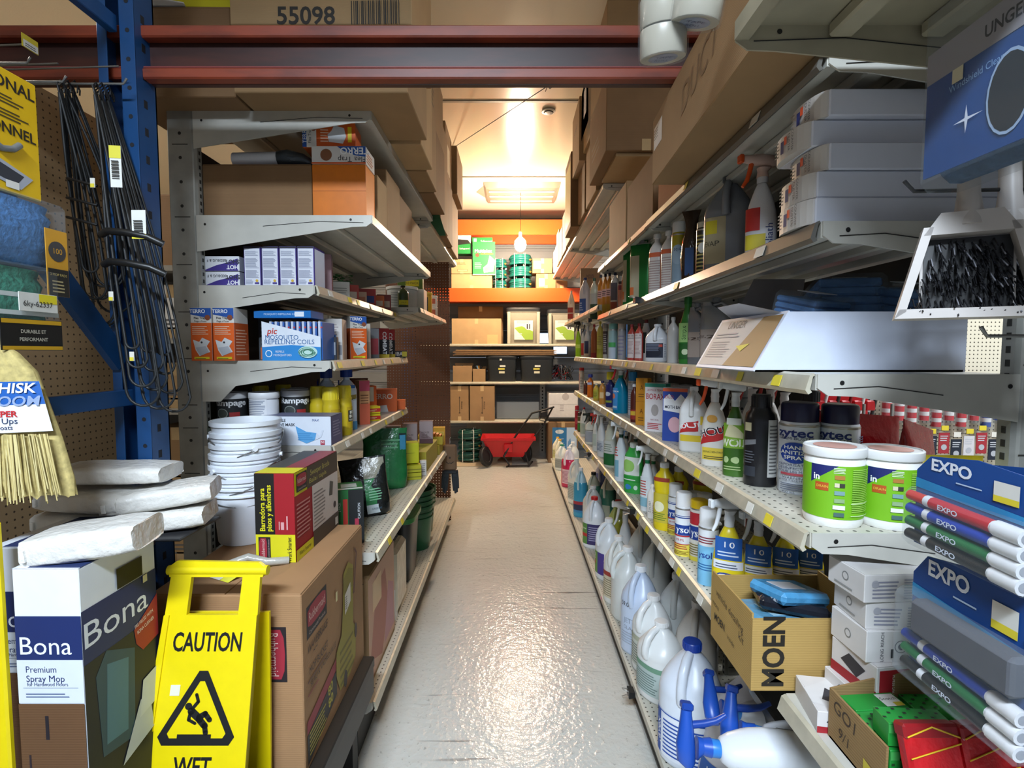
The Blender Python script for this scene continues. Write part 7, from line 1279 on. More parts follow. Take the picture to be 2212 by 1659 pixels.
ops(m,[('g',[(-w/2,h*.70),(w/2,h*.72),(w/2,h),(-w/2,h*.93)],'#8d8a90'),('t','UNGER',.022,-.03,h*.82,'#23252e',dict(w=.06,bold=.02)),('t','Windshield Cleaner',.013,-.065,h*.58,'#7fa8d8',dict(w=.09,rot=.05)),('d',-.022,h*.34,.030,'#9fb8d8',.050),('d',-.022,h*.34,.027,'#141a20',.046),('p',-.105,h*.60,-.088,h*.70,'#cfc8a8'),('g',[(-.10,h*.3),(-.082,h*.31),(-.08,h*.40),(-.077,h*.31),(-.055,h*.3),(-.077,h*.29),(-.08,h*.20),(-.082,h*.29)][::-1],'#d8e0f0')],FL_(-.0031,0,0));obj('printed_card',m,t)
m=MB();m.box(.004,-w*.48,-.012,.05,w*.48,h*.8,mat('#35506e',.9,0,'film',.3,50),.015);obj('cleaning_pad',m,t);m=MB();m.box(-.008,-w/2-.01,-.02,.056,w/2+.01,h+.05,CLEAR,.012);obj('clear_bag',m,t)
def dustpan(x,y,z,rz,label):
 t=thing('dustpan_set',label,'dustpan',(x,y,z),0,'white dustpan and brush sets',(math.radians(-6),0,math.radians(rz)));Wp=mat('#b9b2ac',.45,noise=.03);k=.8
 m=MB();a,b,hh=.088,.055,.135
 rim=[((-a,-.014),(-a+.012,-.014)),]
 m.prism([(-a,0),(a,0),(a-.006,.014),(-a+.006,.014)],.022,Wp,frame((0,0,0),(1,0,0),(0,0,1)));m.prism([(-a,0),(-a+.014,.01),(-b+.012,hh),(-b,hh)],.022,Wp,frame((0,0,0),(1,0,0),(0,0,1)));m.prism([(a-.014,.01),(a,0),(b,hh),(b-.012,hh)],.022,Wp,frame((0,0,0),(1,0,0),(0,0,1)))
 m.prism([(-b,hh-.012),(b,hh-.012),(.035,hh+.02),(-.035,hh+.02)],.022,Wp,frame((0,0,0),(1,0,0),(0,0,1)));m.box(-b,.0,.01,b,.004,hh,Wp);obj('dustpan',m,t)
 g=MB();g.tube([(0,-.006,hh),(0,-.004,hh+.05),(0,0,hh+.145)],.015,Wp,12,rr=[.020,.014,.013]);obj('handle',g,t)
 br=MB();r=random.Random(8);bm_=mat('#1c1c1f',.5)
 for i in range(260):
  u_=r.uniform(-1,1);v_=r.random();x_=u_*(a-.018-(a-b)*v_);br.tube([(x_,-.004,.018+v_*(hh-.035)),(x_+r.uniform(-.003,.003),-.018-r.uniform(0,.008),.014+v_*(hh-.035)-.012)],.0011,bm_ if r.random()<.93 else mat('#8a8a90',.4),3,cap=False)
 br.box(-b+.004,-.003,.018,b-.004,-.001,hh-.014,BLACK);obj('brush_bristles',br,t)
 return t
for i,(x,y,z)in enumerate(((.665,.765,1.598),(.735,.775,1.602),(.80,.785,1.606))):dustpan(x,y,z,-28,'white dustpan holding a black bristle brush, %s of the row from the left'%ORD[i])
m=MB();m.tube([(1.02,.80,1.80),(.60,.79,1.79),(.585,.79,1.805)],.003,BLACK,6);solo('long_hook',m,'thin black wire hook carrying the white dustpans','hook')
cx0,cx1,cy0,cy1,cz=.585,.935,.770,.915,ZR['R1']+.0003;hC=.092;KB2=mcard('#8f7248')
t=thing('tape_carton','open brown carton of green tape boxes at the lower right, marked with handwriting','box',(0,0,0));m=MB();th=.004
m.box(cx0,cy0+th,cz,cx0+th,cy1,cz+hC,KB2);m.prism([(cx0,0),(cx1,0),(cx1,hC+.06),(cx1-.05,hC+.07),(cx0,hC)],th,KB2,Matrix(((1,0,0,0),(0,0,1,cy1),(0,1,0,cz),(0,0,0,1))));m.box(cx0,cy0,cz,cx1,cy0+th,cz+hC*.62,KB2);m.box(cx1-th,cy0+th,cz,cx1,cy1,cz+hC,KB2);m.box(cx0,cy0+th,cz,cx1-th,cy1,cz+th,KB2)
ops(m,[('t','GO1',.032,-.03,.066,'#3a2c1c',dict(rot=-.1)),('t','9/1',.026,-.03,.028,'#3a2c1c',dict(rot=-.1)),('g',[(.02,.0),(.06,.0),(.06,.028),(.02,.035)],'#c8b83a')],FL_(cx0,(cy0+cy1)/2,cz));obj('carton_walls',m,t)
def spbox(seed):
 r=random.Random(seed);f=[('p',-.05,.022,.05,.036,'#3f9a4a')]
 top=[('p',.012,-.016,.046,.016,'#dfe2dc'),('t','Scotch',.010,.029,.003,'#1f2420',dict(w=.03)),('p',.030,-.016,.046,-.006,'#c8b83a')]
 if seed%2:top=[('g',[(-.05+.012*k+dx,-.018+.010*j+dy)for dx,dy in((0,0),(.005,0),(.005,.004),(0,.004))],'#1c2a1c')for k in range(8)for j in range(4)if(k+j)%2]
 return pbox(.10,.042,.038,'#1f8a34',{'f':f+([('p',.015,.004,.045,.033,'#dcdfe0'),('t','Scotch',.009,.03,.023,'#1f2420')]if seed%3==0 else[('g',[(-.048+.012*k+dx,.004+.009*j+dy)for dx,dy in((0,0),(.005,0),(.005,.004),(0,.004))],'#14401c')for k in range(8)for j in range(3)if(k+j)%2]),'t':top},name='tape_box',flaps=False)
spb=[spbox(i)for i in range(4)];r=random.Random(4);k=0
for zz,cnt in((.006,9),(.046,9),(.086,3)):
 for i in range(cnt):
  cxi,cyi=i%3,i//3
  x=cx0+.060+cxi*.113+r.uniform(-.004,.004);y=cy0+.028+cyi*.0455+r.uniform(-.001,.001);k+=1
  spb[k%4].put((x,y,cz+zz+r.uniform(0,.002)),math.radians(r.uniform(-4,4)),'green tape box packed in the open brown carton, %s layer'%{.006:'lowest',.046:'middle',.086:'top'}[zz],'green tape boxes in the carton',rot=(math.radians(r.uniform(-5,5)if zz>.08 else 0),0,math.radians(r.uniform(-5,5))))
for i,(x,y,tl)in enumerate(((.635,.715,.35),(.72,.72,.3),(.81,.715,.35))):
 t=thing('red_packet','red packet with yellow crossing lines at the bottom right corner, %s from the left'%ORD[i],'packet',(x,y,ZR['R1']+.004),0,'red packets',(-tl,0,.1*i))
 m=MB();m.box(-.038,-.012,0,.038,.012,.10,mat('#b3161c',.35,0,'film',.2,30),.005);ym_=mat('#d8b02a',.4);[m.tube([(-.036,-.0135,.02+k*.018),(.036,-.0135,.035+k*.018*(1 if k%2 else .8))],.0009,ym_,4)for k in range(4)];m.box(-.03,-.0135,.004,.03,-.0125,.02,BLACK);obj('packet_body',m,t);m=MB();m.box(-.0385,-.0125,.092,.0385,.0125,.108,mat('#8a1218',.4),.003);m.tube([(-.036,-.0135,.095),(0,-.0135,.105),(.036,-.0135,.095)],.001,ym_,4);obj('header',m,t);t.scale=(1.1,1,1.35)
z=ZR['R2']+.0003
pr=pouch(.13,.16,.05,'#8a1018',[('l',-.04,.05,.04,.1,3,'#c8303a')],seed=12)
for i,(x,y,rz,s)in enumerate(((.80,1.33,-8,1.2),(.87,1.24,14,1.2),(.895,1.14,30,1.15))):pr.put((x,y,z),0,'dark red foil pouch behind the green tubs, %s from the left'%ORD[i],'dark red pouches',rot=(math.radians(-4),math.radians([0,5,14][i]),math.radians(rz)),scale=s)
py=pouch(.15,.135,.06,'#b9a81c',[('p',-.07,.015,.06,.105,'#d6cc1c'),('t','r year',.034,.0,.085,'#2a2614',dict(w=.07)),('t','WASTE',.016,.01,.04,'#3a2f14'),('l',-.03,.02,.055,.034,2,'#4a3f1c')],seed=15)
py.put((.875,1.03,z),0,'bright yellow bag lettered in black right of the green tubs',rot=(math.radians(-5),0,math.radians(-4)))
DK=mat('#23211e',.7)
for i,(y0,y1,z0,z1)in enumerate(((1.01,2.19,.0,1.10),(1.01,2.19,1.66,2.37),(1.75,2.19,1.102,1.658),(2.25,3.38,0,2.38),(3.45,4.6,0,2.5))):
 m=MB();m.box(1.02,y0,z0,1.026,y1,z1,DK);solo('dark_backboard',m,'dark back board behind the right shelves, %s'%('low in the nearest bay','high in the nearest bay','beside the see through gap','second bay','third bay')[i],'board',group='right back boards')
for i,(u,z_,x,l)in enumerate(((1383,1.79,.562,'at the first joint of the upper shelf rail'),(1278,1.79,.566,'at the far end of the upper shelf rail'),(1277,.842,.56,'at the far joint of the spray can shelf rail'),(1371,.842,.56,'halfway along the spray can shelf rail'),(1370,.13,.515,'on the base shelf lip'))):
 y=yat(u,x,z_);t=thing('binder_clip','black binder clip '+l,'clip',(x-.012,y,z_-.012),0,'black binder clips');m=MB();m.prism([(-.014,-.016),(.012,-.010),(.012,.010),(-.014,.014)],.045,BLACK,Matrix(((1,0,0,0),(0,0,1,-.02),(0,1,0,0),(0,0,0,1))));obj('clip_body',m,t);m=MB();[m.tube([(-.012,-.008,dz),(-.035,-.006,dz*1.6),(-.038,.008,dz*1.6),(-.012,.010,dz)],.0016,STEEL,5)for dz in(-.012,.010)];obj('clip_arm',m,t)
m=MB();PB=mholes('#d8d2bc',.0254,.0045,(0,2),'#4a463a',.6);m.box(1.9,3.3,0,3.6,3.31,2.2,PB);solo('cream_pegboard',m,'cream pegboard in the next aisle seen through the shelf gap','pegboard')
m=MB();m.box(2.20,3.24,0,2.27,3.29,2.2,mat('#a8acb0',.4,.3));[m.box(2.225,3.238,.1+k*.05,2.245,3.24,.125+k*.05,INK)for k in range(40)];m.box(2.12,3.22,1.33,2.17,3.235,1.45,mat('#1f6ac0',.4));solo('grey_upright',m,'light grey slotted upright in the next aisle','upright')
r=random.Random(7)
for i in range(11):
 x=2.35+i*.078;red=i<8;t=thing('flag_tape_roll','striped tape roll in the next aisle, hanging %s from the left'%ORD[i],'tape',(x,3.235,1.085+.04*(i%2)),0,'striped tapes in the next aisle')
 m=MB();m.tube([(0,0,0),(0,0,.22)],.026,mat('#c8202c' if red else '#2a4aa0',.4),14);[m.tube([(0,0,.03+k*.06),(0,0,.055+k*.06)],.0265,mat('#e6e6e6',.4),14)for k in range(3)];obj('tape_roll',m,t)
 m=MB();m.box(-.034,-.03,-.02,.034,.026,.26,CLEAR,.006);obj('blister',m,t)
for i in range(13):
 x=2.30+i*.078;z0_=.88+.02*(i%3);t=thing('carded_part','small carded hardware pack in the next aisle, %s in the row'%ORD[i],'carded pack',(x,3.2,z0_),0,'carded packs in the next aisle');m=MB();c=r.choice(['#1f2838','#28344a','#d8d8dc','#30486a','#a8303a']);m.box(-.033,0,0,.033,.004,.13,mat(c,.45));ops(m,[('l',-.025,.08,.025,.12,3,'#c8ccd4'),('d',0,.04,.018,'#b8bcc4')],frame((0,0,0),(1,0,0),(0,0,1)));obj('card',m,t)
 m=MB();m.box(-.022,-.004,.145,.022,0,.175,TAGY if i%3 else TAGW);m.tube([(0,0,.14),(0,.1,.14)],.002,WIRE,5);obj('hook_tag',m,t)
t=thing('clamp_display','large red tool display rack in the next aisle','display rack',(1.93,3.0,0));m=MB();RM=mat('#b0141c',.4);m.box(-.42,.0,.0,.28,.35,.95,RM,.01);obj('base_cabinet',m,t)
m=MB();m.box(-.42,.2,.95,.28,.24,1.55,RM,.005);m.box(-.36,.19,1.40,.24,.2,1.52,mat('#d8202a',.4));m.text('MILESTONE',.07,mat('#f0e8e8',.4),frame((-.06,.188,1.46),(1,0,0),(0,0,1)));obj('header_board',m,t)
for i in range(9):g=MB();g.tube([(-.38+i*.075,.15,.96),(-.34+i*.075,.1,1.30)],.010,mat(['#8a1018','#d8d8d8','#2a2a2a'][i%3],.4),8);g.box(-.40+i*.075,.10,1.2,-.345+i*.075,.14,1.26,RM,.005);tagit(obj('bar_clamp',g),'slanted bar clamp in the red display, %s from the left'%ORD[i],'clamp','bar clamps in the next aisle').location=(1.93,3.0,0)
for i in range(8):
 t=thing('orange_tool','orange handled tool in the next aisle, %s in the row'%ORD[i],'tool',(1.50+i*.075,2.75,.955+.08*(i%2)),0,'orange tools in the next aisle');OM=mat('#d8541c',.4);m=MB();m.tube([(.0,0,0),(.03,0,.05),(.03,0,.12),(0,0,.16),(-.03,0,.12),(-.03,0,.05)],.011,OM,8,closed=True);obj('grip',m,t);m=MB();m.tube([(0,0,.16),(0,0,.24)],.008,STEEL,8);obj('shaft',m,t)
m=MB();m.box(1.42,2.68,0,2.08,2.9,.95,mat('#c8c4bc',.5));solo('low_counter',m,'pale low counter under the orange tools in the next aisle','counter')
def zp(v,Y):return P(1106,v,Y).z
def xp(u,Y):return P(u,761,Y).x
ORG=mat('#e2531c',.35,noise=.04);YF=7.3
t=thing('pallet_rack','bright orange pallet rack beams across the back of the aisle','rack',(0,YF,0))
zb0,zb1_=zp(652,YF),zp(622,YF);zt0,zt1=zp(507,YF),zp(474,YF)
for nm,y,z0,z1 in(('front_beam',0,zb0,zb1_),('front_beam',0,zt0,zt1),('rear_beam',.62,zt0,zt1-.02),('rear_beam',.62,zb0+.04,zb1_)):
 m=MB();m.box(-1.5,y,z0,1.6,y+.05,z1,ORG,.006);m.box(-1.5,y+.05,z1-.04,1.6,y+.06,z1-.035,ORG);obj(nm,m,t)
for x in(-1.55,1.6):m=MB();m.box(x,.0,0,x+.08,.08,3.5,mat('#2a5a9a',.4));m.box(x,.58,0,x+.08,.66,3.5,mat('#2a5a9a',.4));obj('post',m,t)
m=MB();m.box(-1.5,.05,zb1_-.03,1.6,.62,zb1_-.012,mat('#8a6a44',.7));obj('deck_board',m,t)
zS={743:zp(743,YF),825:zp(825,YF),908:zp(909,YF)}
BS=mat('#c9c2b0',.4,.1,noise=.08,scale=8)
for v,x1,l in((743,1.3,'cream steel back shelf under the grey totes'),(825,1.3,'cream steel back shelf under the black totes'),(908,.52,'cream steel back shelf under the pair of arrow cartons')):
 t=thing('back_shelf',l,'shelf',(0,YF,zS[v]),0,'steel back shelves');m=MB();m.box(-1.3,0,-.035,x1,.5,0,BS,.003);obj('deck',m,t);m=MB();m.box(-1.3,-.012,-.03,x1,-.0005,-.004,RAIL,.003);obj('front_rail',m,t)
t=thing('back_upright','slotted grey upright between the back shelves right of the aisle centre','upright',(xp(1174,YF+.3),YF+.52,0));m=MB();m.box(-.04,0,0,.04,.04,1.12,mat('#9a9a94',.4,.4));[m.box(-.01,-.002,.05+k*.05,.01,0,.075+k*.05,INK)for k in range(20)];obj('steel_post',m,t)
def BBx(u0,u1,v0,Y,d,z0,label,col=CARD,faces={},group=None,yaw=0,**k):return CB(xp(u0,Y),xp(u1,Y),Y,Y+d,z0+.0012,P(1106,v0,Y).z,label,col,faces,group,yaw=yaw,**k)
zz=zb1_-.0115;Yi=YF+.08;zt_=zb1_
gB='cartons on the orange back rack'
def bb(u0,u1,v0,v1,Y,d,label,col,faces={},**k):return CB(xp(u0,Y),xp(u1,Y),Y,Y+d,P(1106,v1,Y).z,P(1106,v0,Y).z,label,col,faces,gB,**k)
bb(976,1063,592,625,Yi,.4,'low wide carton at the left end of the orange rack',CARD3);bb(976,1021,560,591,Yi,.3,'small printed carton stacked at the left end of the orange rack',CARD3,{'f':[('l',-.08,.13,.08,.16,2,'#5a4a38'),('p',-.06,.03,.08,.06,'#5a4a38'),('p',-.055,.034,.075,.056,'#c8a878')]})
bb(1150,1192,558,590,Yi,.3,'small carton with white label above the right rack cartons',CARD,{'f':[('p',-.12,.06,-.02,.17,'#ddd6c6'),('l',-.11,.08,-.03,.1,2,'#6a6a5a')]});bb(1158,1200,591,625,Yi,.3,'carton with white label on the orange rack right of the hoses',CARD,{'f':[('p',-.10,.04,-.02,.15,'#ddd6c6')]});bb(1201,1225,590,625,Yi,.3,'narrow carton at the right end of the orange rack',CARD2)
mp=[('p',-.17,0,.17,.5,'#2a8a48'),('t','Multiplex',.07,-.01,.36,'#e6eee6',dict(bold=.02,w=.24)),('p',-.05,.31,.14,.325,'#c8602c'),('d',-.10,.30,.03,'#6a4030'),('g',[(.0,.03),(.13,.05),(.16,.2),(.08,.27),(.05,.15),(-.01,.10)],'#d8cfcf'),('g',[(.02,.05),(.12,.07),(.10,.12),(.0,.1)],'#7a6a7a'),('l',-.14,.1,-.03,.2,4,'#a8d8b4'),('p',-.17,0,.17,.012,'#d8e8d8')]
def green(u0,u1,v0,v1,Y,label,f,rz=0):w=xp(u1,Y)-xp(u0,Y);h=P(1106,v0,Y).z-P(1106,v1,Y).z;p=pbox(w,.18,h,'#238040',{'f':f},name='green_box');return p.put(((xp(u0,Y)+xp(u1,Y))/2,Y+.09,P(1106,v1,Y).z),math.radians(rz),label)
green(1023,1069,532,594,Yi-.02,'green printed box of a mouse trap set on the back rack',[(o[0],)+tuple((q*.92 if isinstance(q,float)else q)for q in o[1:])if o[0]!='g' else o for o in[x for x in mp if x[0]!='g']]+[mp[4],mp[5]])
green(1021,1064,513,531,Yi,'flat green box lying on the green trap box',[('t','Safeguard',.05,.06,.06,'#e6eee6',dict(w=.16)),('p',-.12,.02,-.08,.1,'#c8c8c8')],0)
green(990,1019,509,548,Yi+.02,'green and white box left of the green trap box',[('p',-.09,.14,.09,.26,'#d0d4d0'),('t','Safeguard',.03,.0,.07,'#e6eee6',dict(w=.14)),('g',[(-.09,.2),(.05,.19),(.09,.14),(-.09,.12)][::-1],'#1a1a18')])
def coil(r,tube_r,n,h,label,loc,group,name='garden_hose',col='#17645c'):
 t=thing(name,label,'hose',loc,0,group);m=MB();hm=mat(col,.3,noise=.06);pts=[]
 for k in range(n*18+1):a=2*PI*k/18;pts.append(((r+.010*math.sin(a*.37))*math.cos(a),(r+.01*math.sin(a*.37))*math.sin(a),tube_r+(h-2*tube_r)*k/(n*18)))
 m.tube(pts,tube_r,hm,7);obj('hose',m,t)
 m=MB();[m.tube([(r*math.cos(a)+q*.03*math.cos(a),r*math.sin(a)+q*.03*math.sin(a),zz)for q,zz in((1,0.004),(1,h),(-1,h),(-1,.004))],.005,mat('#e0e0d8',.4),5)for a in(-1.2,-2.1,1.2)];obj('tie',m,t)
 m=MB();m.tube([(r*.9,-r*.75,h*.5),(r*.98,-r*.85,h*.5)],.014,mat('#c8a858',.3,.7),10);obj('brass_fitting',m,t);return t
zr=zp(622,YF)-.011
for i in range(3):coil(.145,.017,5,.168,'coiled teal garden hose in the large stack on the orange rack, %s'%('lowest','middle','topmost')[i],(xp(1124,Yi+.2),Yi+.17,zr+i*.170),'large stack of coiled hoses')
for i in range(3):coil(.085,.015,5,.15,'coiled teal garden hose in the narrow stack left of the large one, %s'%('lowest','middle','topmost')[i],(xp(1080,Yi+.2),Yi+.20,zr+i*.152),'narrow stack of coiled hoses')
zfl=.0
for i in range(3):coil(.15,.017,5,.15,'coiled dark green hose stacked on the floor beside the red spreader, %s'%('lowest','middle','topmost')[i],(xp(1015,7.35),7.30,.016+i*.152),'hoses stacked on the floor',col='#12483f')
z7,z8,z9=zS[743]+.0006,zS[825]+.0006,zS[908]+.0006
def cbs(u0,u1,v0,z0,Y,d,label,col,faces={},**k):return CB(xp(u0,Y),xp(u1,Y),Y,Y+d,z0,P(1106,v0,Y).z,label,col,faces,'cartons on the back shelves',**k)
cbs(976,1083,688,z7,YF+.02,.28,'wide dented tan carton on the upper back shelf',CARD3,{'f':[('p',.15,.0,.3,.13,'#c8a470')]})
cbs(990,1087,662,z7,YF+.32,.16,'carton with raised flaps behind the wide dented carton',CARD2)
def tote(u0,u1,v0,z0,Y,label,body,lid,lab,frame_=None,g=None):
 w=(xp(u1,Y)-xp(u0,Y))/2;h=P(1106,v0,Y).z-z0;t=thing('storage_tote',label,'tote',((xp(u0,Y)+xp(u1,Y))/2,Y+.2,z0),0,g);bm=mat(body,.4,noise=.04)
 m=MB();m.loft([sring(z,w*a,.18*a,7,0,0,32)for z,a in((0,.86),(.01,.88),(h*.86,.97),(h*.87,1.0),(h*.9,1.0))],bm);obj('tote_body',m,t)
 m=MB();m.loft([sring(z,w*a,.18*a,7,0,0,32)for z,a in((h*.9,1.03),(h*.97,1.03),(h,.98))],mat(lid,.4));obj('lid',m,t)
 m=MB();ops(m,lab,frame((0,-.182,0),(1,0,0),(0,0,1)),base=.004);obj('label',m,t)
 if frame_:m=MB();[m.box(x-.022,-.205,.0,x+.022,-.183,h*.88,mat(frame_,.45),.006)for x in(-w*.86,w*.86)];obj('corner_rib',m,t)
 return t
GLb=lambda w,h:[('p',-w*.55,h*.12,w*.55,h*.66,'#d8dac8'),('g',[(-w*.55,h*.45),(w*.1,h*.12),(w*.55,h*.12),(w*.55,h*.35),(-w*.1,h*.5)],'#8aa83a'),('d',w*.28,h*.5,w*.22,'#cfc8cc'),('p',w*.18,h*.42,w*.26,h*.56,'#3a3a44'),('p',w*.32,h*.42,w*.38,h*.56,'#3a3a44'),('p',-w*.4,h*.58,w*.3,h*.64,'#c8b8b0'),('l',-w*.4,h*.2,-w*.05,h*.32,3,'#e8eedc')]
tote(1094,1168,664,z7,YF+.01,'grey tote with black lid and green label on the upper back shelf, left one','#9a9484','#2a2a2c',GLb(.24,.5),'#b0aa98','grey totes');tote(1183,1256,668,z7,YF+.01,'grey tote with black lid and green label, right one partly behind the right shelves','#9a9484','#2a2a2c',GLb(.24,.5),'#b0aa98','grey totes')
BLb=[('p',-.04,.12,.04,.15,'#d0ccb0'),('p',-.05,.17,.04,.195,'#c8bc4a'),('p',-.03,.21,.05,.235,'#cfcfc4'),('p',-.03,.30,-.0,.325,'#cfcfc4')]
tote(1050,1118,768,z8,YF,'black lidded tote with yellow and white stickers, left one','#1f2326','#191c1f',BLb,None,'black totes');tote(1122,1198,768,z8,YF,'black lidded tote with yellow and white stickers, right one','#1f2326','#191c1f',BLb[:3],None,'black totes')
zt8=P(1106,768,YF).z
for i in range(6):
 m=MB();m.box(-.75+.02*(i%3),0,0,.68+.03*(i%2),.42,.012,[CARD2,CARDD,CARD][i%3]);solo('cardboard_sheet',m,'flat cardboard sheet on the black totes, %s from the bottom'%ORD[i],'cardboard',(-.08,YF+.02-.012*(i%2),zt8+.001+i*.0135),0,'cardboard sheets on the totes')
for i,(u0,u1,v)in enumerate(((978,1019,790),(1021,1048,797))):
 x0_,x1_=xp(u0,YF),xp(u1,YF);zq=P(1106,v,YF).z;m=MB();m.box(x0_,YF+.01,z8,x1_,YF+.014,zq,CARD);m.box(x0_,YF+.014,z8,x0_+.004,YF+.3,zq,CARD);m.box(x1_-.004,YF+.014,z8,x1_,YF+.3,zq,CARD);m.box(x0_,YF+.3,z8,x1_,YF+.304,zq+.03,CARD);m.box(x0_,YF+.014,z8,x1_,YF+.3,z8+.004,CARD);solo('open_box',m,'open carton of black tools on the middle back shelf, %s'%('left','right')[i],'box')
 for k in range(5):g=MB();g.tube([(0,0,0),(.05-.02*k,.0,.12),(.10-.05*k,-.02,.22)],.012,mat(['#1c1e20','#2a2a2a','#c8862a','#8ab0c8','#1c1e20'][k],.45),7);tagit(obj('hand_tool',g),'black handled tool sticking out of the open back carton','tool','tools in the open back cartons').location=(x0_+.03+k*(x1_-x0_-.06)/5,YF+.12,z8+.006)
m=MB();r=random.Random(3);cm_=[mat('#17181c',.4),mat('#17181c',.4),mat('#a8202a',.4),mat('#4a4e58',.4)]
for i in range(46):
 c=Vector((xp(1218,YF)+r.uniform(-.13,.14),YF+.2+r.uniform(-.1,.1),z8+.02));pts=[c+Vector((r.uniform(-.07,.07),r.uniform(-.07,.07),r.uniform(.0,.22)))for _ in range(4)];m.tube(pts,.006,r.choice(cm_),5)
o=solo('cable_tangle',m,'tangled heap of black and red cables on the middle back shelf','cables');o['kind']='stuff'
ar=[('l',-.02,.1,.02,.105,1,'#3a2c20'),('p',-.003,.12,.003,.32,'#3a2c20'),('g',[(-.012,.32),(.012,.32),(0,.345)],'#3a2c20'),('g',[(-.012,.12),(0,.095),(.012,.12)],'#3a2c20'),('t','FRAGILE',.03,.03,.22,'#3a2c20',dict(rot=-PI/2))]
cbs(972,1012,834,z9,YF+.02,.3,'brown carton with arrows at the left end of the lower back shelf',CARD,{'f':ar});cbs(1014,1068,834,z9,YF+.0,.3,'wide brown carton with arrows beside it on the lower back shelf',CARD,{'f':ar,'r':[('p',-.05,.05,.03,.18,'#d8d0c0')]})
m=MB();m.box(xp(1072,YF+.2),YF+.2,z9,xp(1165,YF+.2),YF+.24,P(1106,868,YF+.2).z,mat('#a8b0b4',.1,0,'milky'),.01);solo('plastic_case',m,'clear plastic case standing on the lower back shelf','case')
m=MB();w0,w1=xp(1186,YF),xp(1250,YF);m.box(w0,YF+.02,.62,w1,YF+.4,P(1106,850,YF).z,mat('#dcd8d4',.45),.008);ops(m,[('d',.03,.3,.05,'#b8b0ac'),('l',-.05,.1,.02,.2,4,'#b0a8a8'),('p',-.2,.19,.2,.194,'#a8a4a0')],frame(((w0+w1)/2,YF+.02,.62),(1,0,0),(0,0,1)));solo('white_carton',m,'white speckled carton above the blue picture box at back right','box')
m=MB();m.box(w0-.05,YF,.575,w1+.4,YF+.5,.619,mat('#1f1e1c',.5),.004);solo('dark_shelf_board',m,'dark shelf board under the white speckled carton','shelf')
CB(xp(1185,YF-.1),xp(1250,YF-.1),YF-.1,YF+.3,0.001,.57,'brown carton with a blue and white picture panel standing on the floor at back right',CARD2,{'f':[('p',-.15,.12,.19,.50,'#2f78b0'),('p',.05,.12,.19,.50,'#b8cfe8'),('d',-.05,.44,.06,'#e0e6e8',.03),('t','Softener',.03,-.04,.34,'#dfe8f0'),('l',-.12,.2,.03,.3,4,'#cfe0ec'),('g',[(.06,.2),(.12,.25),(.1,.35),(.07,.3)],'#6a9ac8'),('g',[(.12,.15),(.18,.2),(.16,.28)],'#6a9ac8')]})
m=MB();m.box(xp(975,6.95),6.95,.0,xp(1106,6.95),7.9,.014,mat('#b8a88c',.8),.003);solo('floor_mat',m,'flat tan board lying on the floor under the hoses and spreader','mat')
m=MB();z=0
m.box(-.7,YF+.66,0,.55,YF+.69,.55,mat('#9a9690',.6));solo('grey_board',m,'pale grey board leaning behind the red spreader','board')
sx,sy=xp(1098,7.1),7.12;t=thing('lawn_spreader','red lawn spreader cart with black wheels and tube handle on the floor at the back','spreader',(sx,sy,0));m=MB();RD=mat('#c0161f',.35,noise=.04)
def hopper(z,a,b,cx):return[(cx+x*a,y*b,z)for x,y in((-1,-1),(1,-1),(1,1),(-1,1))]
m.loft([hopper(.12,.22,.10,-.02),hopper(.36,.34,.19,0),hopper(.365,.37,.215,0),hopper(.395,.37,.215,0),hopper(.395,.345,.19,0),hopper(.16,.2,.09,-.02)],RD,False,(True,True),5);m.box(-.06,-.195,.2,.06,-.165,.32,RD,.01);obj('hopper',m,t)
for x in(-.30,.25):
 m=MB();m.lathe([(.03,-.022),(.075,-.02),(.085,-.028),(.125,-.028),(.135,-.015),(.135,.015),(.125,.028),(.085,.028),(.075,.02),(.03,.022)],mat('#17181a',.6),26,M=Matrix.Translation((x,-.20 if x<0 else .1,.149))@Matrix.Rotation(PI/2-.25,4,'Y')@Matrix.Rotation(.5,4,'X'));obj('wheel',m,t)
m=MB();bk=mat('#1c1a19',.4,.3);m.tube([(-.02,-.25,.02),(.0,-.22,.02),(.28,-.2,.02),(.33,-.12,.06)],.013,bk,8);m.tube([(.02,-.24,.03),(-.06,-.2,.15),(.10,-.16,.42),(.32,-.1,.72),(.62,-.05,.80)],.013,bk,8);m.tube([(.28,-.2,.03),(.22,-.1,.22),(.5,.05,.56),(.62,.1,.78),(.62,-.05,.80)],.013,bk,8);obj('tube_handle',m,t)
m=MB();m.box(.44,-.06,.66,.53,.02,.74,mat('#22201f',.4),.012);m.tube([(.45,-.03,.70),(.43,-.05,.62),(.52,-.04,.6)],.008,BLACK,6);obj('control_lever',m,t)
for i,(u,v,c,s)in enumerate(((1285,1288,'#d81b8a',.011),(1275,1302,'#c8b8a0',.008))):
 q=PZ(u,v,.13);m=MB();m.box(-.001,-s,-s*1.6,.001,s,0,mat(c,.5),.0004);solo('sticker_flag',m,('bright pink round sticker on the right base lip','small pale tag under the pink sticker')[i],'sticker',(.5215,q.y,.128))
t=thing('side_shelving','grey shelving of the next aisle glimpsed left of the grey upright','shelving',(-2.35,2.9,0));GM=mat('#a8a49a',.4,.2)
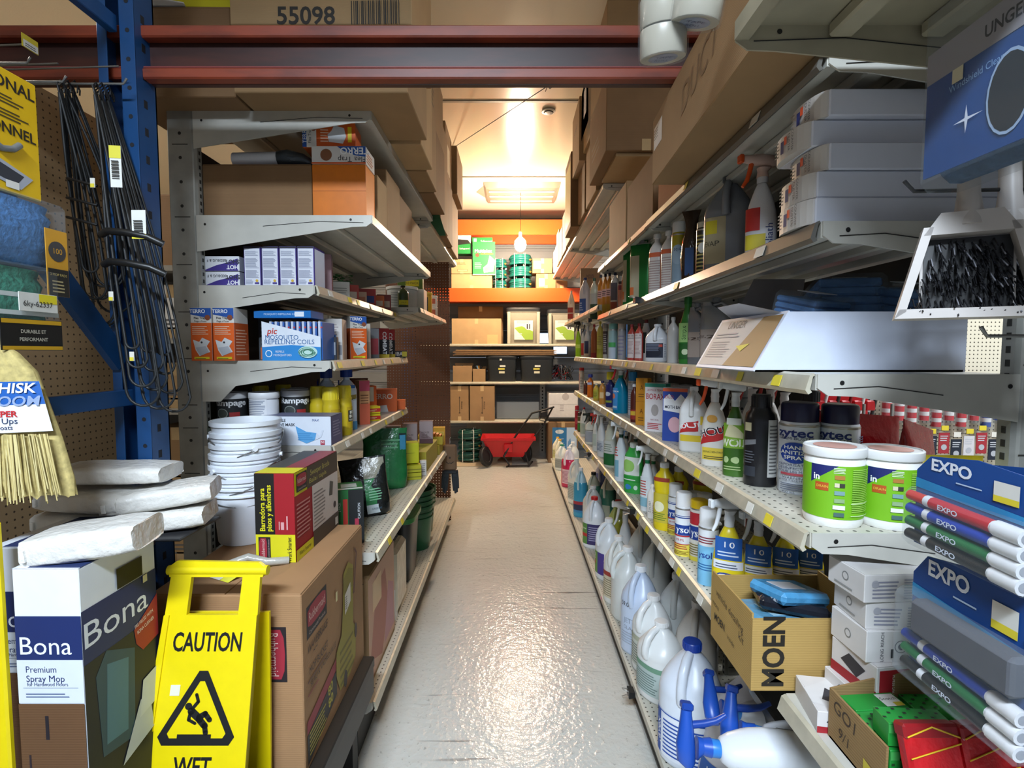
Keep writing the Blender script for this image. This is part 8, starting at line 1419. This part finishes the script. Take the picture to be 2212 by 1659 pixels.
for z in(.3,.75,1.2,1.6,2.0):m=MB();m.box(-.5,0,z,.6,.45,z+.03,GM);obj('shelf_board',m,t)
m=MB();m.box(-.5,.46,0,.6,.47,2.4,mat('#7a766c',.5));obj('back_sheet',m,t)
for x in(-.5,.56):m=MB();m.box(x,.42,0,x+.04,.46,2.4,GM);obj('post',m,t)
for i,(x0,x1,z0,h,c)in enumerate(((-2.5,-2.08,.331,.36,CARD),(-2.05,-1.80,.331,.3,CARD3),(-2.5,-2.1,.781,.3,CARD3),(-2.06,-1.80,.781,.34,CARD),(-2.45,-2.08,1.231,.3,WHITE),(-2.05,-1.80,1.231,.26,CARD3),(-2.5,-2.1,1.631,.28,CARD3),(-2.06,-1.79,1.631,.3,WHITE),(-2.5,-1.8,2.031,.4,CARD2))):
 CB(x0,x1,2.95,3.3,z0,z0+h,'carton in the next aisle glimpsed left of the grey upright, %s'%('bottom board left','bottom board right','second board left','second board right','white one on third board','third board right','fourth board left','white one on fourth board','top board')[i],c,{'f':[('l',-.1,.05,.08,.12,3,'#6a6a6a')]},'cartons in the left next aisle')
cd=bpy.data.cameras.new('camera');cam=link(bpy.data.objects.new('camera',cd));cam.location=(0,0,CAMZ)
cam.rotation_euler=(PI/2-PIT,0,0);cd.sensor_width=36;cd.lens=F/2212*36;cd.clip_start=.05;SC.camera=cam
w=bpy.data.worlds.new('world');SC.world=w;w.use_nodes=True;bg=w.node_tree.nodes['Background']
bg.inputs[0].default_value=(.72,.82,1,1);bg.inputs[1].default_value=.2
SC.view_settings.view_transform='Standard';SC.view_settings.look='None';SC.view_settings.gamma=1;SC.view_settings.exposure=EXPO
SC.cycles.max_bounces=6;SC.cycles.diffuse_bounces=3;SC.cycles.glossy_bounces=3;SC.cycles.transparent_max_bounces=8;SC.cycles.use_denoising=True;SC.cycles.use_adaptive_sampling=True;SC.cycles.adaptive_threshold=.02
SC.cycles.caustics_reflective=False;SC.cycles.caustics_refractive=False;SC.cycles.sample_clamp_indirect=4
